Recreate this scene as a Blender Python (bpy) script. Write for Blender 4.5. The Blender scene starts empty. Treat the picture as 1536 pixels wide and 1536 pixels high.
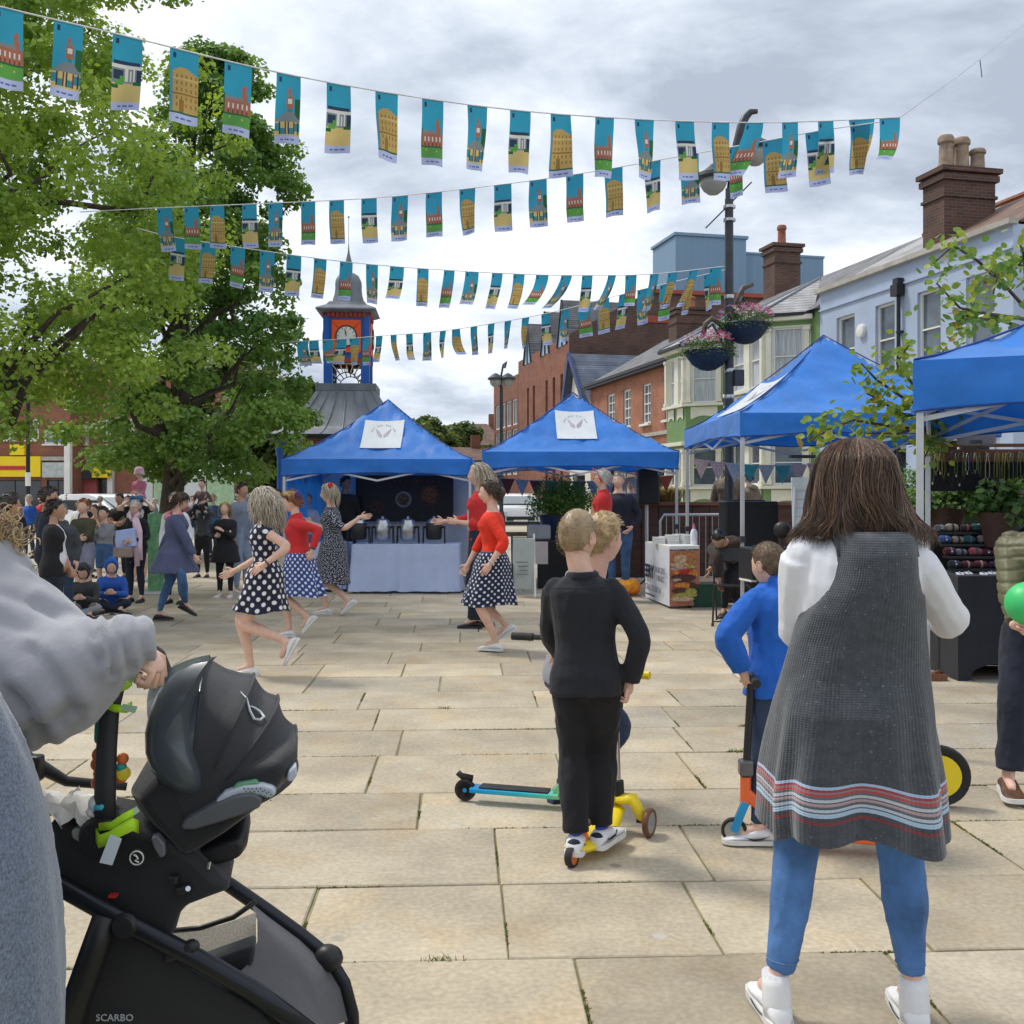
import bpy, bmesh, math, random
import numpy as np
from mathutils import Vector, Matrix, Euler, noise
PI = math.pi
R = math.radians
random.seed(7)
scene = bpy.context.scene
COL = scene.collection
F = 1536.0      # focal length in photograph pixels
CH = 1.55       # eye height
HY = 738.0      # row of the horizon
cam_d = bpy.data.cameras.new('camera')
cam_d.sensor_width = 36.0
cam_d.lens = 36.0
cam_d.shift_y = (HY - 768.0) / 1536.0
cam_d.clip_start = 0.05
cam_d.clip_end = 2000
cam = bpy.data.objects.new('camera', cam_d)
cam.location = (0, 0, CH)
cam.rotation_euler = (PI / 2, 0, 0)
COL.objects.link(cam)
scene.camera = cam
scene.view_settings.view_transform = 'Standard'
scene.view_settings.look = 'None'
scene.view_settings.gamma = 1
scene.view_settings.use_curve_mapping = False
scene.view_settings.exposure = 0.40
scene.render.engine = 'CYCLES'
scene.cycles.max_bounces = 6
scene.cycles.transparent_max_bounces = 8
SUN_EL, SUN_AZ = R(58), R(-62)      # azimuth measured from +Y towards +X : ahead on the left
sdir = Vector((math.sin(SUN_AZ) * math.cos(SUN_EL), math.cos(SUN_AZ) * math.cos(SUN_EL), math.sin(SUN_EL)))
sun_d = bpy.data.lights.new('sun', 'SUN')
sun_d.energy = 2.05
sun_d.angle = R(11)
sun_d.color = (1.0, 0.95, 0.87)
sun = bpy.data.objects.new('sun', sun_d)
sun.rotation_euler = sdir.to_track_quat('Z', 'Y').to_euler()
COL.objects.link(sun)
world = bpy.data.worlds.new('World')
scene.world = world
world.use_nodes = True
nt = world.node_tree
nt.nodes.clear()
def WN(t, **k):
 n = nt.nodes.new(t)
 for a, b in k.items(): setattr(n, a, b)
 return n
wl = nt.links.new
sky = WN('ShaderNodeTexSky', sky_type='NISHITA', sun_disc=False, sun_elevation=SUN_EL, sun_rotation=SUN_AZ)
skybg = WN('ShaderNodeVectorMath', operation='SCALE'); skybg.inputs['Scale'].default_value = 0.13
wl(sky.outputs[0], skybg.inputs[0])
tc = WN('ShaderNodeTexCoord')
sep = WN('ShaderNodeSeparateXYZ'); wl(tc.outputs['Generated'], sep.inputs[0])
zc = WN('ShaderNodeMath', operation='MAXIMUM'); wl(sep.outputs[2], zc.inputs[0]); zc.inputs[1].default_value = 0.0
za = WN('ShaderNodeMath', operation='ADD'); wl(zc.outputs[0], za.inputs[0]); za.inputs[1].default_value = 0.16
dx = WN('ShaderNodeMath', operation='DIVIDE'); wl(sep.outputs[0], dx.inputs[0]); wl(za.outputs[0], dx.inputs[1])
dy = WN('ShaderNodeMath', operation='DIVIDE'); wl(sep.outputs[1], dy.inputs[0]); wl(za.outputs[0], dy.inputs[1])
cb = WN('ShaderNodeCombineXYZ'); wl(dx.outputs[0], cb.inputs[0]); wl(dy.outputs[0], cb.inputs[1]); cb.inputs[2].default_value = 4.3
n1 = WN('ShaderNodeTexNoise'); n1.inputs['Scale'].default_value = 1.25; n1.inputs['Detail'].default_value = 7; n1.inputs['Roughness'].default_value = 0.56; n1.inputs['Distortion'].default_value = 0.25
wl(cb.outputs[0], n1.inputs['Vector'])
ramp = WN('ShaderNodeValToRGB')
cr = ramp.color_ramp
cr.elements[0].position = 0.37; cr.elements[0].color = (0.37, 0.42, 0.51, 1)
cr.elements[1].position = 0.64; cr.elements[1].color = (1.0, 1.01, 1.03, 1)
e = cr.elements.new(0.45); e.color = (0.54, 0.60, 0.69, 1)
e = cr.elements.new(0.54); e.color = (0.74, 0.79, 0.86, 1)
wl(n1.outputs[0], ramp.inputs[0])
n2 = WN('ShaderNodeTexNoise'); n2.inputs['Scale'].default_value = 1.1; n2.inputs['Detail'].default_value = 4
mp = WN('ShaderNodeMapping'); mp.inputs['Location'].default_value = (5.3, 2.2, 9.1); wl(cb.outputs[0], mp.inputs[0]); wl(mp.outputs[0], n2.inputs['Vector'])
r2 = WN('ShaderNodeMapRange'); r2.inputs[1].default_value = 0.60; r2.inputs[2].default_value = 0.78; r2.inputs[3].default_value = 0.0; r2.inputs[4].default_value = 0.28
wl(n2.outputs[0], r2.inputs[0])
mx = WN('ShaderNodeMix', data_type='RGBA'); wl(r2.outputs[0], mx.inputs[0]); wl(ramp.outputs[0], mx.inputs[6]); wl(skybg.outputs[0], mx.inputs[7])
r3 = WN('ShaderNodeMapRange'); r3.inputs[1].default_value = 0.0; r3.inputs[2].default_value = 0.10; r3.inputs[3].default_value = 0.5; r3.inputs[4].default_value = 0.0
wl(zc.outputs[0], r3.inputs[0])
mx2 = WN('ShaderNodeMix', data_type='RGBA'); wl(r3.outputs[0], mx2.inputs[0]); wl(mx.outputs[2], mx2.inputs[6]); mx2.inputs[7].default_value = (0.80, 0.86, 0.93, 1)
bg = WN('ShaderNodeBackground'); bg.inputs['Strength'].default_value = 1.0
wl(mx2.outputs[2], bg.inputs['Color'])
wo = WN('ShaderNodeOutputWorld'); wl(bg.outputs[0], wo.inputs['Surface'])
def P(px, py, d):
 "world point at distance d seen at photograph pixel (px, py)"
 return Vector(((px - 768) / F * d, d, CH - (py - HY) / F * d))
def GD(py): return CH * F / (py - HY)
def G(px, py):
 d = GD(py); return Vector(((px - 768) / F * d, d, 0))
def tag(o, label=None, cat=None, group=None, kind=None):
 if label: o['label'] = label
 if cat: o['category'] = cat
 if group: o['group'] = group
 if kind: o['kind'] = kind
 return o
def empty(name, loc, rz=0.0, label=None, cat=None, group=None):
 o = bpy.data.objects.new(name, None)
 o.empty_display_size = 0.1
 o.location = loc; o.rotation_euler = (0, 0, rz)
 COL.objects.link(o)
 return tag(o, label, cat, group)
def copy_obj(o, parent=None):
 c = o.copy(); COL.objects.link(c)
 if parent is not None: c.parent = parent
 return c
def copy_tree(o, parent=None):
 c = copy_obj(o, parent)
 for ch in list(o.children): copy_tree(ch, c)
 return c
class MB:
 "collects geometry, then links it as ONE mesh object"
 def __init__(s, T=None):
  s.v = []; s.f = []; s.m = []; s.uv = []; s.T = T; s.cm = 0
 def add(s, verts, faces, m=None, uvs=None):
  b = len(s.v)
  if s.T is not None: verts = [s.T @ Vector(v) for v in verts]
  s.v.extend([tuple(v) for v in verts])
  for i, f in enumerate(faces):
   s.f.append(tuple(b + k for k in f)); s.m.append(s.cm if m is None else m)
   s.uv.append(uvs[i] if uvs else None)
  return s
 def box(s, c, size, rot=None, m=None):
  x, y, z = size[0] / 2, size[1] / 2, size[2] / 2
  vs = [Vector(p) for p in ((-x,-y,-z),(x,-y,-z),(x,y,-z),(-x,y,-z),(-x,-y,z),(x,-y,z),(x,y,z),(-x,y,z))]
  if rot is not None:
   M = rot if isinstance(rot, Matrix) else Euler(rot).to_matrix()
   vs = [M @ v for v in vs]
  c = Vector(c)
  return s.add([v + c for v in vs], [(0,3,2,1),(4,5,6,7),(0,1,5,4),(1,2,6,5),(2,3,7,6),(3,0,4,7)], m)
 def bar(s, a, b, w, h=None, m=None, up=Vector((0,0,1))):
  a = Vector(a); b = Vector(b); h = h or w
  d = (b - a); L = d.length; d.normalize()
  if abs(d.dot(up)) > 0.98: up = Vector((1, 0, 0))
  sx = d.cross(up).normalized(); u = sx.cross(d)
  M = Matrix((sx, d, u)).transposed()
  return s.box((a + b) / 2, (w, L, h), M, m)
 def tube(s, pts, r, n=8, m=None, cap=True, flat=None, closed=False):
  pts = [Vector(p) for p in pts]
  rs = r if isinstance(r, (list, tuple)) else [r] * len(pts)
  N = len(pts); rings = []; prev = None
  for i, p in enumerate(pts):
   if closed: t = pts[(i + 1) % N] - pts[i - 1]
   else: t = pts[min(i + 1, N - 1)] - pts[max(i - 1, 0)]
   if t.length < 1e-9: t = Vector((0, 0, 1))
   t.normalize()
   if prev is None:
    ref = Vector((0, 0, 1)) if abs(t.z) < 0.9 else Vector((0, 1, 0))
    a = t.cross(ref).normalized()
   else:
    a = prev - t * prev.dot(t)
    a = a.normalized() if a.length > 1e-6 else t.orthogonal().normalized()
   prev = a; b = t.cross(a)
   ra = rs[i]; rb = ra * (flat if flat else 1)
   rings.append([p + a * math.cos(2*PI*k/n) * ra + b * math.sin(2*PI*k/n) * rb for k in range(n)])
  s.loft(rings, m, cap and not closed, closed)
  return s
 def loft(s, rings, m=None, cap=True, closed=False, uvs=None):
  n = len(rings[0]); vs = [v for r in rings for v in r]; fs = []
  N = len(rings)
  for i in range(N if closed else N - 1):
   j = (i + 1) % N
   for k in range(n):
    l = (k + 1) % n
    fs.append((i*n + k, i*n + l, j*n + l, j*n + k))
  if cap:
   fs.append(tuple(range(n - 1, -1, -1))); fs.append(tuple((N-1)*n + k for k in range(n)))
  return s.add(vs, fs, m)
 def sheet(s, rows, m=None, uvf=None):
  "open grid of points rows[i][j]"
  h, w = len(rows), len(rows[0]); vs = [v for r in rows for v in r]; fs = []; uv = []
  for i in range(h - 1):
   for j in range(w - 1):
    fs.append((i*w + j, i*w + j + 1, (i+1)*w + j + 1, (i+1)*w + j))
    if uvf: uv.append([uvf(i, j), uvf(i, j+1), uvf(i+1, j+1), uvf(i+1, j)])
  return s.add(vs, fs, m, uv if uvf else None)
 def cyl(s, a, b, r0, r1=None, n=12, m=None):
  return s.tube([a, b], [r0, r0 if r1 is None else r1], n, m)
 def cap(s, a, b, r0, r1, n=12, m=None):
  "tapered capsule"
  a = Vector(a); b = Vector(b); d = (b - a)
  L = d.length
  if L < 1e-6: return s.ball(a, (r0,)*3, 8, n, m)
  d.normalize(); pts = []; rs = []
  for k in (0, 1, 2, 3):
   t = k / 3 * PI / 2; pts.append(a - d * r0 * math.cos(t)); rs.append(max(r0 * math.sin(t), r0 * 0.08))
  for k in (3, 2, 1, 0):
   t = k / 3 * PI / 2; pts.append(b + d * r1 * math.cos(t)); rs.append(max(r1 * math.sin(t), r1 * 0.08))
  return s.tube(pts, rs, n, m)
 def ball(s, c, r, nu=8, nv=12, m=None, rot=None):
  c = Vector(c); r = (r,)*3 if not hasattr(r, '__len__') else r
  vs = [Vector((0, 0, r[2]))]
  for i in range(1, nu):
   t = PI * i / nu
   for k in range(nv):
    p = 2 * PI * k / nv
    vs.append(Vector((r[0]*math.sin(t)*math.cos(p), r[1]*math.sin(t)*math.sin(p), r[2]*math.cos(t))))
  vs.append(Vector((0, 0, -r[2]))); fs = []
  for k in range(nv): fs.append((0, 1 + k, 1 + (k+1) % nv))
  for i in range(nu - 2):
   for k in range(nv):
    a = 1 + i*nv + k; b = 1 + i*nv + (k+1) % nv
    fs.append((a, a + nv, b + nv, b))
  L = len(vs) - 1; o = 1 + (nu-2)*nv
  for k in range(nv): fs.append((L, o + (k+1) % nv, o + k))
  if rot is not None:
   M = rot if isinstance(rot, Matrix) else Euler(rot).to_matrix()
   vs = [M @ v for v in vs]
  return s.add([v + c for v in vs], fs, m)
 def lathe(s, prof, c=(0,0,0), n=16, m=None, axis=None):
  "prof: list of (radius, height)"
  c = Vector(c)
  M = Matrix.Identity(3) if axis is None else Vector(axis).normalized().to_track_quat('Z', 'Y').to_matrix()
  rings = [[c + M @ Vector((r*math.cos(2*PI*k/n), r*math.sin(2*PI*k/n), h)) for k in range(n)] for r, h in prof]
  return s.loft(rings, m)
 def prism(s, poly, z0, z1, m=None):
  n = len(poly); vs = [(p[0], p[1], z0) for p in poly] + [(p[0], p[1], z1) for p in poly]
  fs = [tuple(range(n-1, -1, -1)), tuple(range(n, 2*n))] + [(i, (i+1) % n, n + (i+1) % n, n + i) for i in range(n)]
  return s.add(vs, fs, m)
 def mesh(s, name, mats):
  me = bpy.data.meshes.new(name)
  me.from_pydata(s.v, [], s.f)
  for mt in (mats if isinstance(mats, (list, tuple)) else [mats]): me.materials.append(mt)
  if len(set(s.m)) > 1 or (s.m and s.m[0]): me.polygons.foreach_set('material_index', s.m)
  if any(u is not None for u in s.uv):
   ul = me.uv_layers.new(name='UVMap'); i = 0
   for f, u in zip(s.f, s.uv):
    for k in range(len(f)):
     if u is not None: ul.data[i].uv = u[k]
     i += 1
  return me
 def build(s, name, mats, parent=None, smooth=None, bev=0, seg=2, loc=None):
  me = s.mesh(name, mats)
  if smooth is not None:
   me.polygons.foreach_set('use_smooth', [True] * len(me.polygons))
   if smooth < 180: me.set_sharp_from_angle(angle=R(smooth))
  me.update()
  o = bpy.data.objects.new(name, me)
  if parent is not None: o.parent = parent
  if loc is not None: o.location = loc
  if bev:
   b = o.modifiers.new('bevel', 'BEVEL'); b.width = bev; b.segments = seg; b.limit_method = 'ANGLE'; b.angle_limit = R(40)
  COL.objects.link(o)
  return o
MATS = {}
def srgb(r, g, b):
 f = lambda c: (c/255/12.92 if c/255 <= 0.04045 else ((c/255 + 0.055)/1.055)**2.4)
 return (f(r), f(g), f(b))
def mat(name, col, rough=0.6, var=0.12, scale=6.0, bump=0.0, bscale=60.0, metal=0.0, spec=0.4, rnd=0.0, sheen=0.0,
  trans=0.0, stretch=(1,1,1), alpha=1.0, col2=None, coat=0.0, detail=4):
 if name in MATS: return MATS[name]
 m = bpy.data.materials.new(name); m.use_nodes = True
 nt = m.node_tree; N = nt.nodes; L = nt.links.new
 b = N['Principled BSDF']; out = N['Material Output']
 b.inputs['Roughness'].default_value = rough
 b.inputs['Metallic'].default_value = metal
 b.inputs['Specular IOR Level'].default_value = spec
 if sheen: b.inputs['Sheen Weight'].default_value = sheen
 if coat: b.inputs['Coat Weight'].default_value = coat; b.inputs['Coat Roughness'].default_value = 0.08
 if alpha < 1: b.inputs['Alpha'].default_value = alpha
 tc = N.new('ShaderNodeTexCoord'); mp = N.new('ShaderNodeMapping'); mp.inputs['Scale'].default_value = stretch
 L(tc.outputs['Object'], mp.inputs[0])
 no = N.new('ShaderNodeTexNoise'); no.inputs['Scale'].default_value = scale; no.inputs['Detail'].default_value = detail; no.inputs['Roughness'].default_value = 0.6
 L(mp.outputs[0], no.inputs['Vector'])
 mr = N.new('ShaderNodeMapRange'); mr.inputs[1].default_value = 0.3; mr.inputs[2].default_value = 0.7
 L(no.outputs[0], mr.inputs[0])
 mixn = N.new('ShaderNodeMix'); mixn.data_type = 'RGBA'
 c2 = col2 if col2 else tuple(c * (1 - 2*var) for c in col)
 mixn.inputs[6].default_value = (*c2, 1); mixn.inputs[7].default_value = (*[min(1, c * (1 + (0 if col2 else var))) for c in col], 1)
 L(mr.outputs[0], mixn.inputs[0]); last = mixn.outputs[2]
 if rnd:
  oi = N.new('ShaderNodeObjectInfo'); r = N.new('ShaderNodeMapRange')
  r.inputs[3].default_value = 1 - rnd; r.inputs[4].default_value = 1 + rnd
  L(oi.outputs['Random'], r.inputs[0]); vm = N.new('ShaderNodeVectorMath'); vm.operation = 'SCALE'
  L(last, vm.inputs[0]); L(r.outputs[0], vm.inputs['Scale']); last = vm.outputs[0]
 L(last, b.inputs['Base Color'])
 if bump:
  nb = N.new('ShaderNodeTexNoise'); nb.inputs['Scale'].default_value = bscale; nb.inputs['Detail'].default_value = 3
  L(mp.outputs[0], nb.inputs['Vector']); bp = N.new('ShaderNodeBump'); bp.inputs['Strength'].default_value = min(bump, 1); bp.inputs['Distance'].default_value = min(0.02, 0.3 / bscale)
  L(nb.outputs[0], bp.inputs['Height']); L(bp.outputs[0], b.inputs['Normal'])
 if trans:
  tr = N.new('ShaderNodeBsdfTranslucent'); L(last, tr.inputs[0]); ms = N.new('ShaderNodeMixShader'); ms.inputs[0].default_value = trans
  L(b.outputs[0], ms.inputs[1]); L(tr.outputs[0], ms.inputs[2]); L(ms.outputs[0], out.inputs[0])
 MATS[name] = m
 return m
def nodes_of(m): return m.node_tree.nodes, m.node_tree.links.new, m.node_tree.nodes['Principled BSDF']
def m_brick(name, c1, c2, mortar, scale=1.0):
 if name in MATS: return MATS[name]
 m = mat(name, c1, 0.9, 0.1, 3, 0.3, 40)
 N, L, b = nodes_of(m)
 tc = N.new('ShaderNodeTexCoord')
 geo = N.new('ShaderNodeSeparateXYZ'); L(tc.outputs['Object'], geo.inputs[0])
 ad = N.new('ShaderNodeMath'); ad.operation = 'ADD'; L(geo.outputs[0], ad.inputs[0]); L(geo.outputs[1], ad.inputs[1])
 cb = N.new('ShaderNodeCombineXYZ'); L(ad.outputs[0], cb.inputs[0]); L(geo.outputs[2], cb.inputs[1])
 bt = N.new('ShaderNodeTexBrick'); L(cb.outputs[0], bt.inputs['Vector'])
 bt.inputs['Color1'].default_value = (*c1, 1); bt.inputs['Color2'].default_value = (*c2, 1); bt.inputs['Mortar'].default_value = (*mortar, 1)
 bt.inputs['Scale'].default_value = scale; bt.inputs['Mortar Size'].default_value = 0.008; bt.inputs['Brick Width'].default_value = 0.225; bt.inputs['Row Height'].default_value = 0.075
 bt.inputs['Bias'].default_value = -0.1
 no = N.new('ShaderNodeTexNoise'); no.inputs['Scale'].default_value = 1.3; no.inputs['Detail'].default_value = 6; L(tc.outputs['Object'], no.inputs['Vector'])
 mr = N.new('ShaderNodeMapRange'); mr.inputs[1].default_value = 0.3; mr.inputs[2].default_value = 0.7; mr.inputs[3].default_value = 0.72; mr.inputs[4].default_value = 1.12; L(no.outputs[0], mr.inputs[0])
 vm = N.new('ShaderNodeVectorMath'); vm.operation = 'SCALE'; L(bt.outputs[0], vm.inputs[0]); L(mr.outputs[0], vm.inputs['Scale'])
 L(vm.outputs[0], b.inputs['Base Color'])
 return m
def m_roof(name, c1, c2, gap=0.22, width=0.3):
 "courses of slates or tiles running along local x, rising along the slope (uses x+y and z)"
 if name in MATS: return MATS[name]
 m = mat(name, c1, 0.75, 0.1, 3, 0.2, 30)
 N, L, b = nodes_of(m)
 tc = N.new('ShaderNodeTexCoord'); sp = N.new('ShaderNodeSeparateXYZ'); L(tc.outputs['Object'], sp.inputs[0])
 cb = N.new('ShaderNodeCombineXYZ'); L(sp.outputs[0], cb.inputs[0]); L(sp.outputs[2], cb.inputs[1])
 bt = N.new('ShaderNodeTexBrick'); L(cb.outputs[0], bt.inputs['Vector'])
 bt.inputs['Color1'].default_value = (*c1, 1); bt.inputs['Color2'].default_value = (*c2, 1); bt.inputs['Mortar'].default_value = (*[c*0.45 for c in c1], 1)
 bt.inputs['Scale'].default_value = 1; bt.inputs['Mortar Size'].default_value = 0.012; bt.inputs['Brick Width'].default_value = width; bt.inputs['Row Height'].default_value = gap*0.5
 no = N.new('ShaderNodeTexNoise'); no.inputs['Scale'].default_value = 1.7; no.inputs['Detail'].default_value = 6; L(tc.outputs['Object'], no.inputs['Vector'])
 mr = N.new('ShaderNodeMapRange'); mr.inputs[1].default_value = 0.3; mr.inputs[2].default_value = 0.7; mr.inputs[3].default_value = 0.7; mr.inputs[4].default_value = 1.2; L(no.outputs[0], mr.inputs[0])
 vm = N.new('ShaderNodeVectorMath'); vm.operation = 'SCALE'; L(bt.outputs[0], vm.inputs[0]); L(mr.outputs[0], vm.inputs['Scale'])
 L(vm.outputs[0], b.inputs['Base Color'])
 bp = N.new('ShaderNodeBump'); bp.inputs['Strength'].default_value = 0.5; bp.inputs['Distance'].default_value = 0.02; L(bt.outputs['Fac'], bp.inputs['Height']); bp.invert = True
 L(bp.outputs[0], b.inputs['Normal'])
 return m
def m_glass(name, col=(0.03, 0.04, 0.05), rough=0.06):
 if name in MATS: return MATS[name]
 m = mat(name, col, rough, 0.3, 1.2, spec=0.8); return m
M_slab = mat('sandstone slab', (0.475, 0.405, 0.295), 0.85, 0.10, 1.6, 0.2, 90, rnd=0.15)
def finish_slab(m):
 N, L, b = nodes_of(m)
 src = b.inputs['Base Color'].links[0].from_socket
 tc = N.new('ShaderNodeTexCoord'); geo = N.new('ShaderNodeNewGeometry')
 n = N.new('ShaderNodeTexNoise'); n.inputs['Scale'].default_value = 1.7; n.inputs['Detail'].default_value = 8; n.inputs['Roughness'].default_value = 0.65; L(geo.outputs['Position'], n.inputs['Vector'])
 mr = N.new('ShaderNodeMapRange'); mr.inputs[1].default_value = 0.42; mr.inputs[2].default_value = 0.60; mr.inputs[4].default_value = 0.55; L(n.outputs[0], mr.inputs[0])
 mx = N.new('ShaderNodeMix'); mx.data_type = 'RGBA'; mx.blend_type = 'MULTIPLY'; L(mr.outputs[0], mx.inputs[0]); L(src, mx.inputs[6]); mx.inputs[7].default_value = (0.72, 0.72, 0.74, 1)
 n2 = N.new('ShaderNodeTexNoise'); n2.inputs['Scale'].default_value = 2.6; n2.inputs['Detail'].default_value = 5; L(geo.outputs['Position'], n2.inputs['Vector'])
 m2 = N.new('ShaderNodeMapRange'); m2.inputs[1].default_value = 0.52; m2.inputs[2].default_value = 0.72; m2.inputs[4].default_value = 0.55; L(n2.outputs[0], m2.inputs[0])
 mx2 = N.new('ShaderNodeMix'); mx2.data_type = 'RGBA'; mx2.blend_type = 'MULTIPLY'; L(m2.outputs[0], mx2.inputs[0]); L(mx.outputs[2], mx2.inputs[6]); mx2.inputs[7].default_value = (1.0, 0.85, 0.62, 1)
 oi = N.new('ShaderNodeObjectInfo')
 h = N.new('ShaderNodeMapRange'); h.inputs[1].default_value = 0.0; h.inputs[2].default_value = 1.0; h.inputs[3].default_value = 0; h.inputs[4].default_value = 1;
 wn = N.new('ShaderNodeTexWhiteNoise'); wn.noise_dimensions = '1D'; L(oi.outputs['Random'], wn.inputs['W'])
 g2 = N.new('ShaderNodeMapRange'); g2.inputs[1].default_value = 0.62; g2.inputs[2].default_value = 0.95; g2.inputs[4].default_value = 0.75; L(wn.outputs['Value'], g2.inputs[0])
 mx3 = N.new('ShaderNodeMix'); mx3.data_type = 'RGBA'; mx3.blend_type = 'MULTIPLY'; L(g2.outputs[0], mx3.inputs[0]); L(mx2.outputs[2], mx3.inputs[6]); mx3.inputs[7].default_value = (0.86, 0.92, 1.04, 1)
 n3 = N.new('ShaderNodeTexNoise'); n3.inputs['Scale'].default_value = 45; n3.inputs['Detail'].default_value = 3; L(geo.outputs['Position'], n3.inputs['Vector'])
 m3 = N.new('ShaderNodeMapRange'); m3.inputs[1].default_value = 0.35; m3.inputs[2].default_value = 0.7; m3.inputs[3].default_value = 0.86; m3.inputs[4].default_value = 1.1; L(n3.outputs[0], m3.inputs[0])
 vs = N.new('ShaderNodeVectorMath'); vs.operation = 'SCALE'; L(mx3.outputs[2], vs.inputs[0]); L(m3.outputs[0], vs.inputs['Scale'])
 vo = N.new('ShaderNodeTexVoronoi'); vo.inputs['Scale'].default_value = 2.6; L(geo.outputs['Position'], vo.inputs['Vector'])
 mv = N.new('ShaderNodeMapRange'); mv.inputs[1].default_value = 0.05; mv.inputs[2].default_value = 0.075; mv.inputs[3].default_value = 0.45; mv.inputs[4].default_value = 0.0; L(vo.outputs['Distance'], mv.inputs[0])
 mx4 = N.new('ShaderNodeMix'); mx4.data_type = 'RGBA'; L(mv.outputs[0], mx4.inputs[0]); L(vs.outputs[0], mx4.inputs[6]); L(vo.outputs['Color'], mx4.inputs[7])
 hs = N.new('ShaderNodeHueSaturation'); hs.inputs['Saturation'].default_value = 0.12; hs.inputs['Value'].default_value = 0.55; L(vo.outputs['Color'], hs.inputs['Color']); L(hs.outputs[0], mx4.inputs[7])
 L(mx4.outputs[2], b.inputs['Base Color'])
finish_slab(M_slab)
M_grout = mat('mossy joint', (0.33, 0.29, 0.18), 0.95, 0.35, 3.0, 0.5, 60, col2=(0.15, 0.16, 0.06))
M_farpave = mat('far paving', (0.46, 0.41, 0.33), 0.85, 0.12, 0.35, 0.2, 20)
M_asphalt = mat('asphalt', (0.075, 0.075, 0.078), 0.9, 0.12, 2.0, 0.4, 80)
M_moss = mat('moss', (0.24, 0.25, 0.07), 0.95, 0.3, 9, col2=(0.11, 0.13, 0.04))
gr = MB().add([(-300, -40, -0.06), (300, -40, -0.06), (300, 900, -0.06), (-300, 900, -0.06)], [(0, 1, 2, 3)]).build('ground', M_asphalt)
tag(gr, kind='structure')
PV = empty('pavement', (0, 0, 0)); tag(PV, kind='structure')
bed = MB().add([(-60, -3, -0.0105), (60, -3, -0.0105), (60, 60, -0.0105), (-60, 60, -0.0105)], [(0, 1, 2, 3)]).build('joint_bed', M_grout, PV)
rng = random.Random(11)
PR = 0.047
def pv(u, v): return Vector((u * math.cos(PR) - v * math.sin(PR), u * math.sin(PR) + v * math.cos(PR), 0))
def slab_mesh(mb, u0, v0, u1, v1, dz, loc=None):
 g = 0.0055; c = 0.005
 z = dz
 o = loc if loc is not None else Vector((0, 0, 0))
 q = [(u0+g, v0+g), (u1-g, v0+g), (u1-g, v1-g), (u0+g, v1-g)]
 q = [(a + rng.uniform(-.004, .004), b + rng.uniform(-.004, .004)) for a, b in q]
 cu = sum(a for a, b in q) / 4; cv = sum(b for a, b in q) / 4
 inn = [(a + (c if a < cu else -c), b + (c if b < cv else -c)) for a, b in q]
 vs = [pv(a, b) + Vector((0, 0, -0.05)) - o for a, b in q] + [pv(a, b) + Vector((0, 0, z - c)) - o for a, b in q] + [pv(a, b) + Vector((0, 0, z + rng.uniform(-.0015, .0015))) - o for a, b in inn]
 fs = [(8, 9, 10, 11)]
 for k in range(4):
  l = (k + 1) % 4
  fs += [(k, l, 4 + l, 4 + k), (4 + k, 4 + l, 8 + l, 8 + k)]
 mb.add(vs, fs)
rows_v = [1.3]
heights = [0.60, 0.72, 0.62, 0.66, 0.64, 0.70, 0.58, 0.66]
far = MB(); n_slab = 0; joints = []; cells = []
v = 1.42; ri = 0
while v < 27:
 h = [0.66, 0.62, 0.68, 0.64, 0.70, 0.60, 0.75, 0.66][ri % 8] * rng.uniform(0.96, 1.04)
 half = (v + h) * 0.52 + 1.0
 u = -half - 1.0 + rng.uniform(0, 0.7)
 if ri == 2: u = -2.83      # joint seen under the boy
 while u < half + 0.6:
  w = rng.choice([0.72, 0.86, 0.95, 1.05, 1.18, 1.3])
  c = pv(u + w/2, v + h/2)
  cells.append((v, u, w, h))
  u += w
 v += h; ri += 1
cells.sort(key=lambda c: c[0])
def in_view(c):
 p = pv(c[1] + c[2]/2, c[0] + c[3]/2); return abs(p.x) < p.y * 0.5 + c[2] * 0.6
near = [c for c in cells if in_view(c)][:298]
nearset = set(near)
for c in near:
 v, u, w, h = c
 mb = MB(); ctr = pv(u + w/2, v + h/2)
 slab_mesh(mb, u, v, u + w, v + h, rng.uniform(-0.003, 0.003), ctr)
 mb.build('paving_slab', M_slab, PV, loc=ctr)
for c in cells:
 if c in nearset: continue
 v, u, w, h = c
 slab_mesh(far, u, v, u + w, v + h, rng.uniform(-0.002, 0.002))
o = far.build('paving_slabs', M_slab, PV); tag(o, kind='stuff')
fp = MB()
for cx in (-1,):
 fp.add([(-70, 26.5, -0.005), (40, 26.5, -0.005), (30, 58, -0.005), (-70, 58, -0.005)], [(0, 1, 2, 3)])
tag(fp.build('far_paving', M_farpave), kind='structure')
M_line = mat('road paint', (0.7, 0.7, 0.68), 0.7, 0.1, 6)
mo = MB(); rg = random.Random(5)
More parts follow.
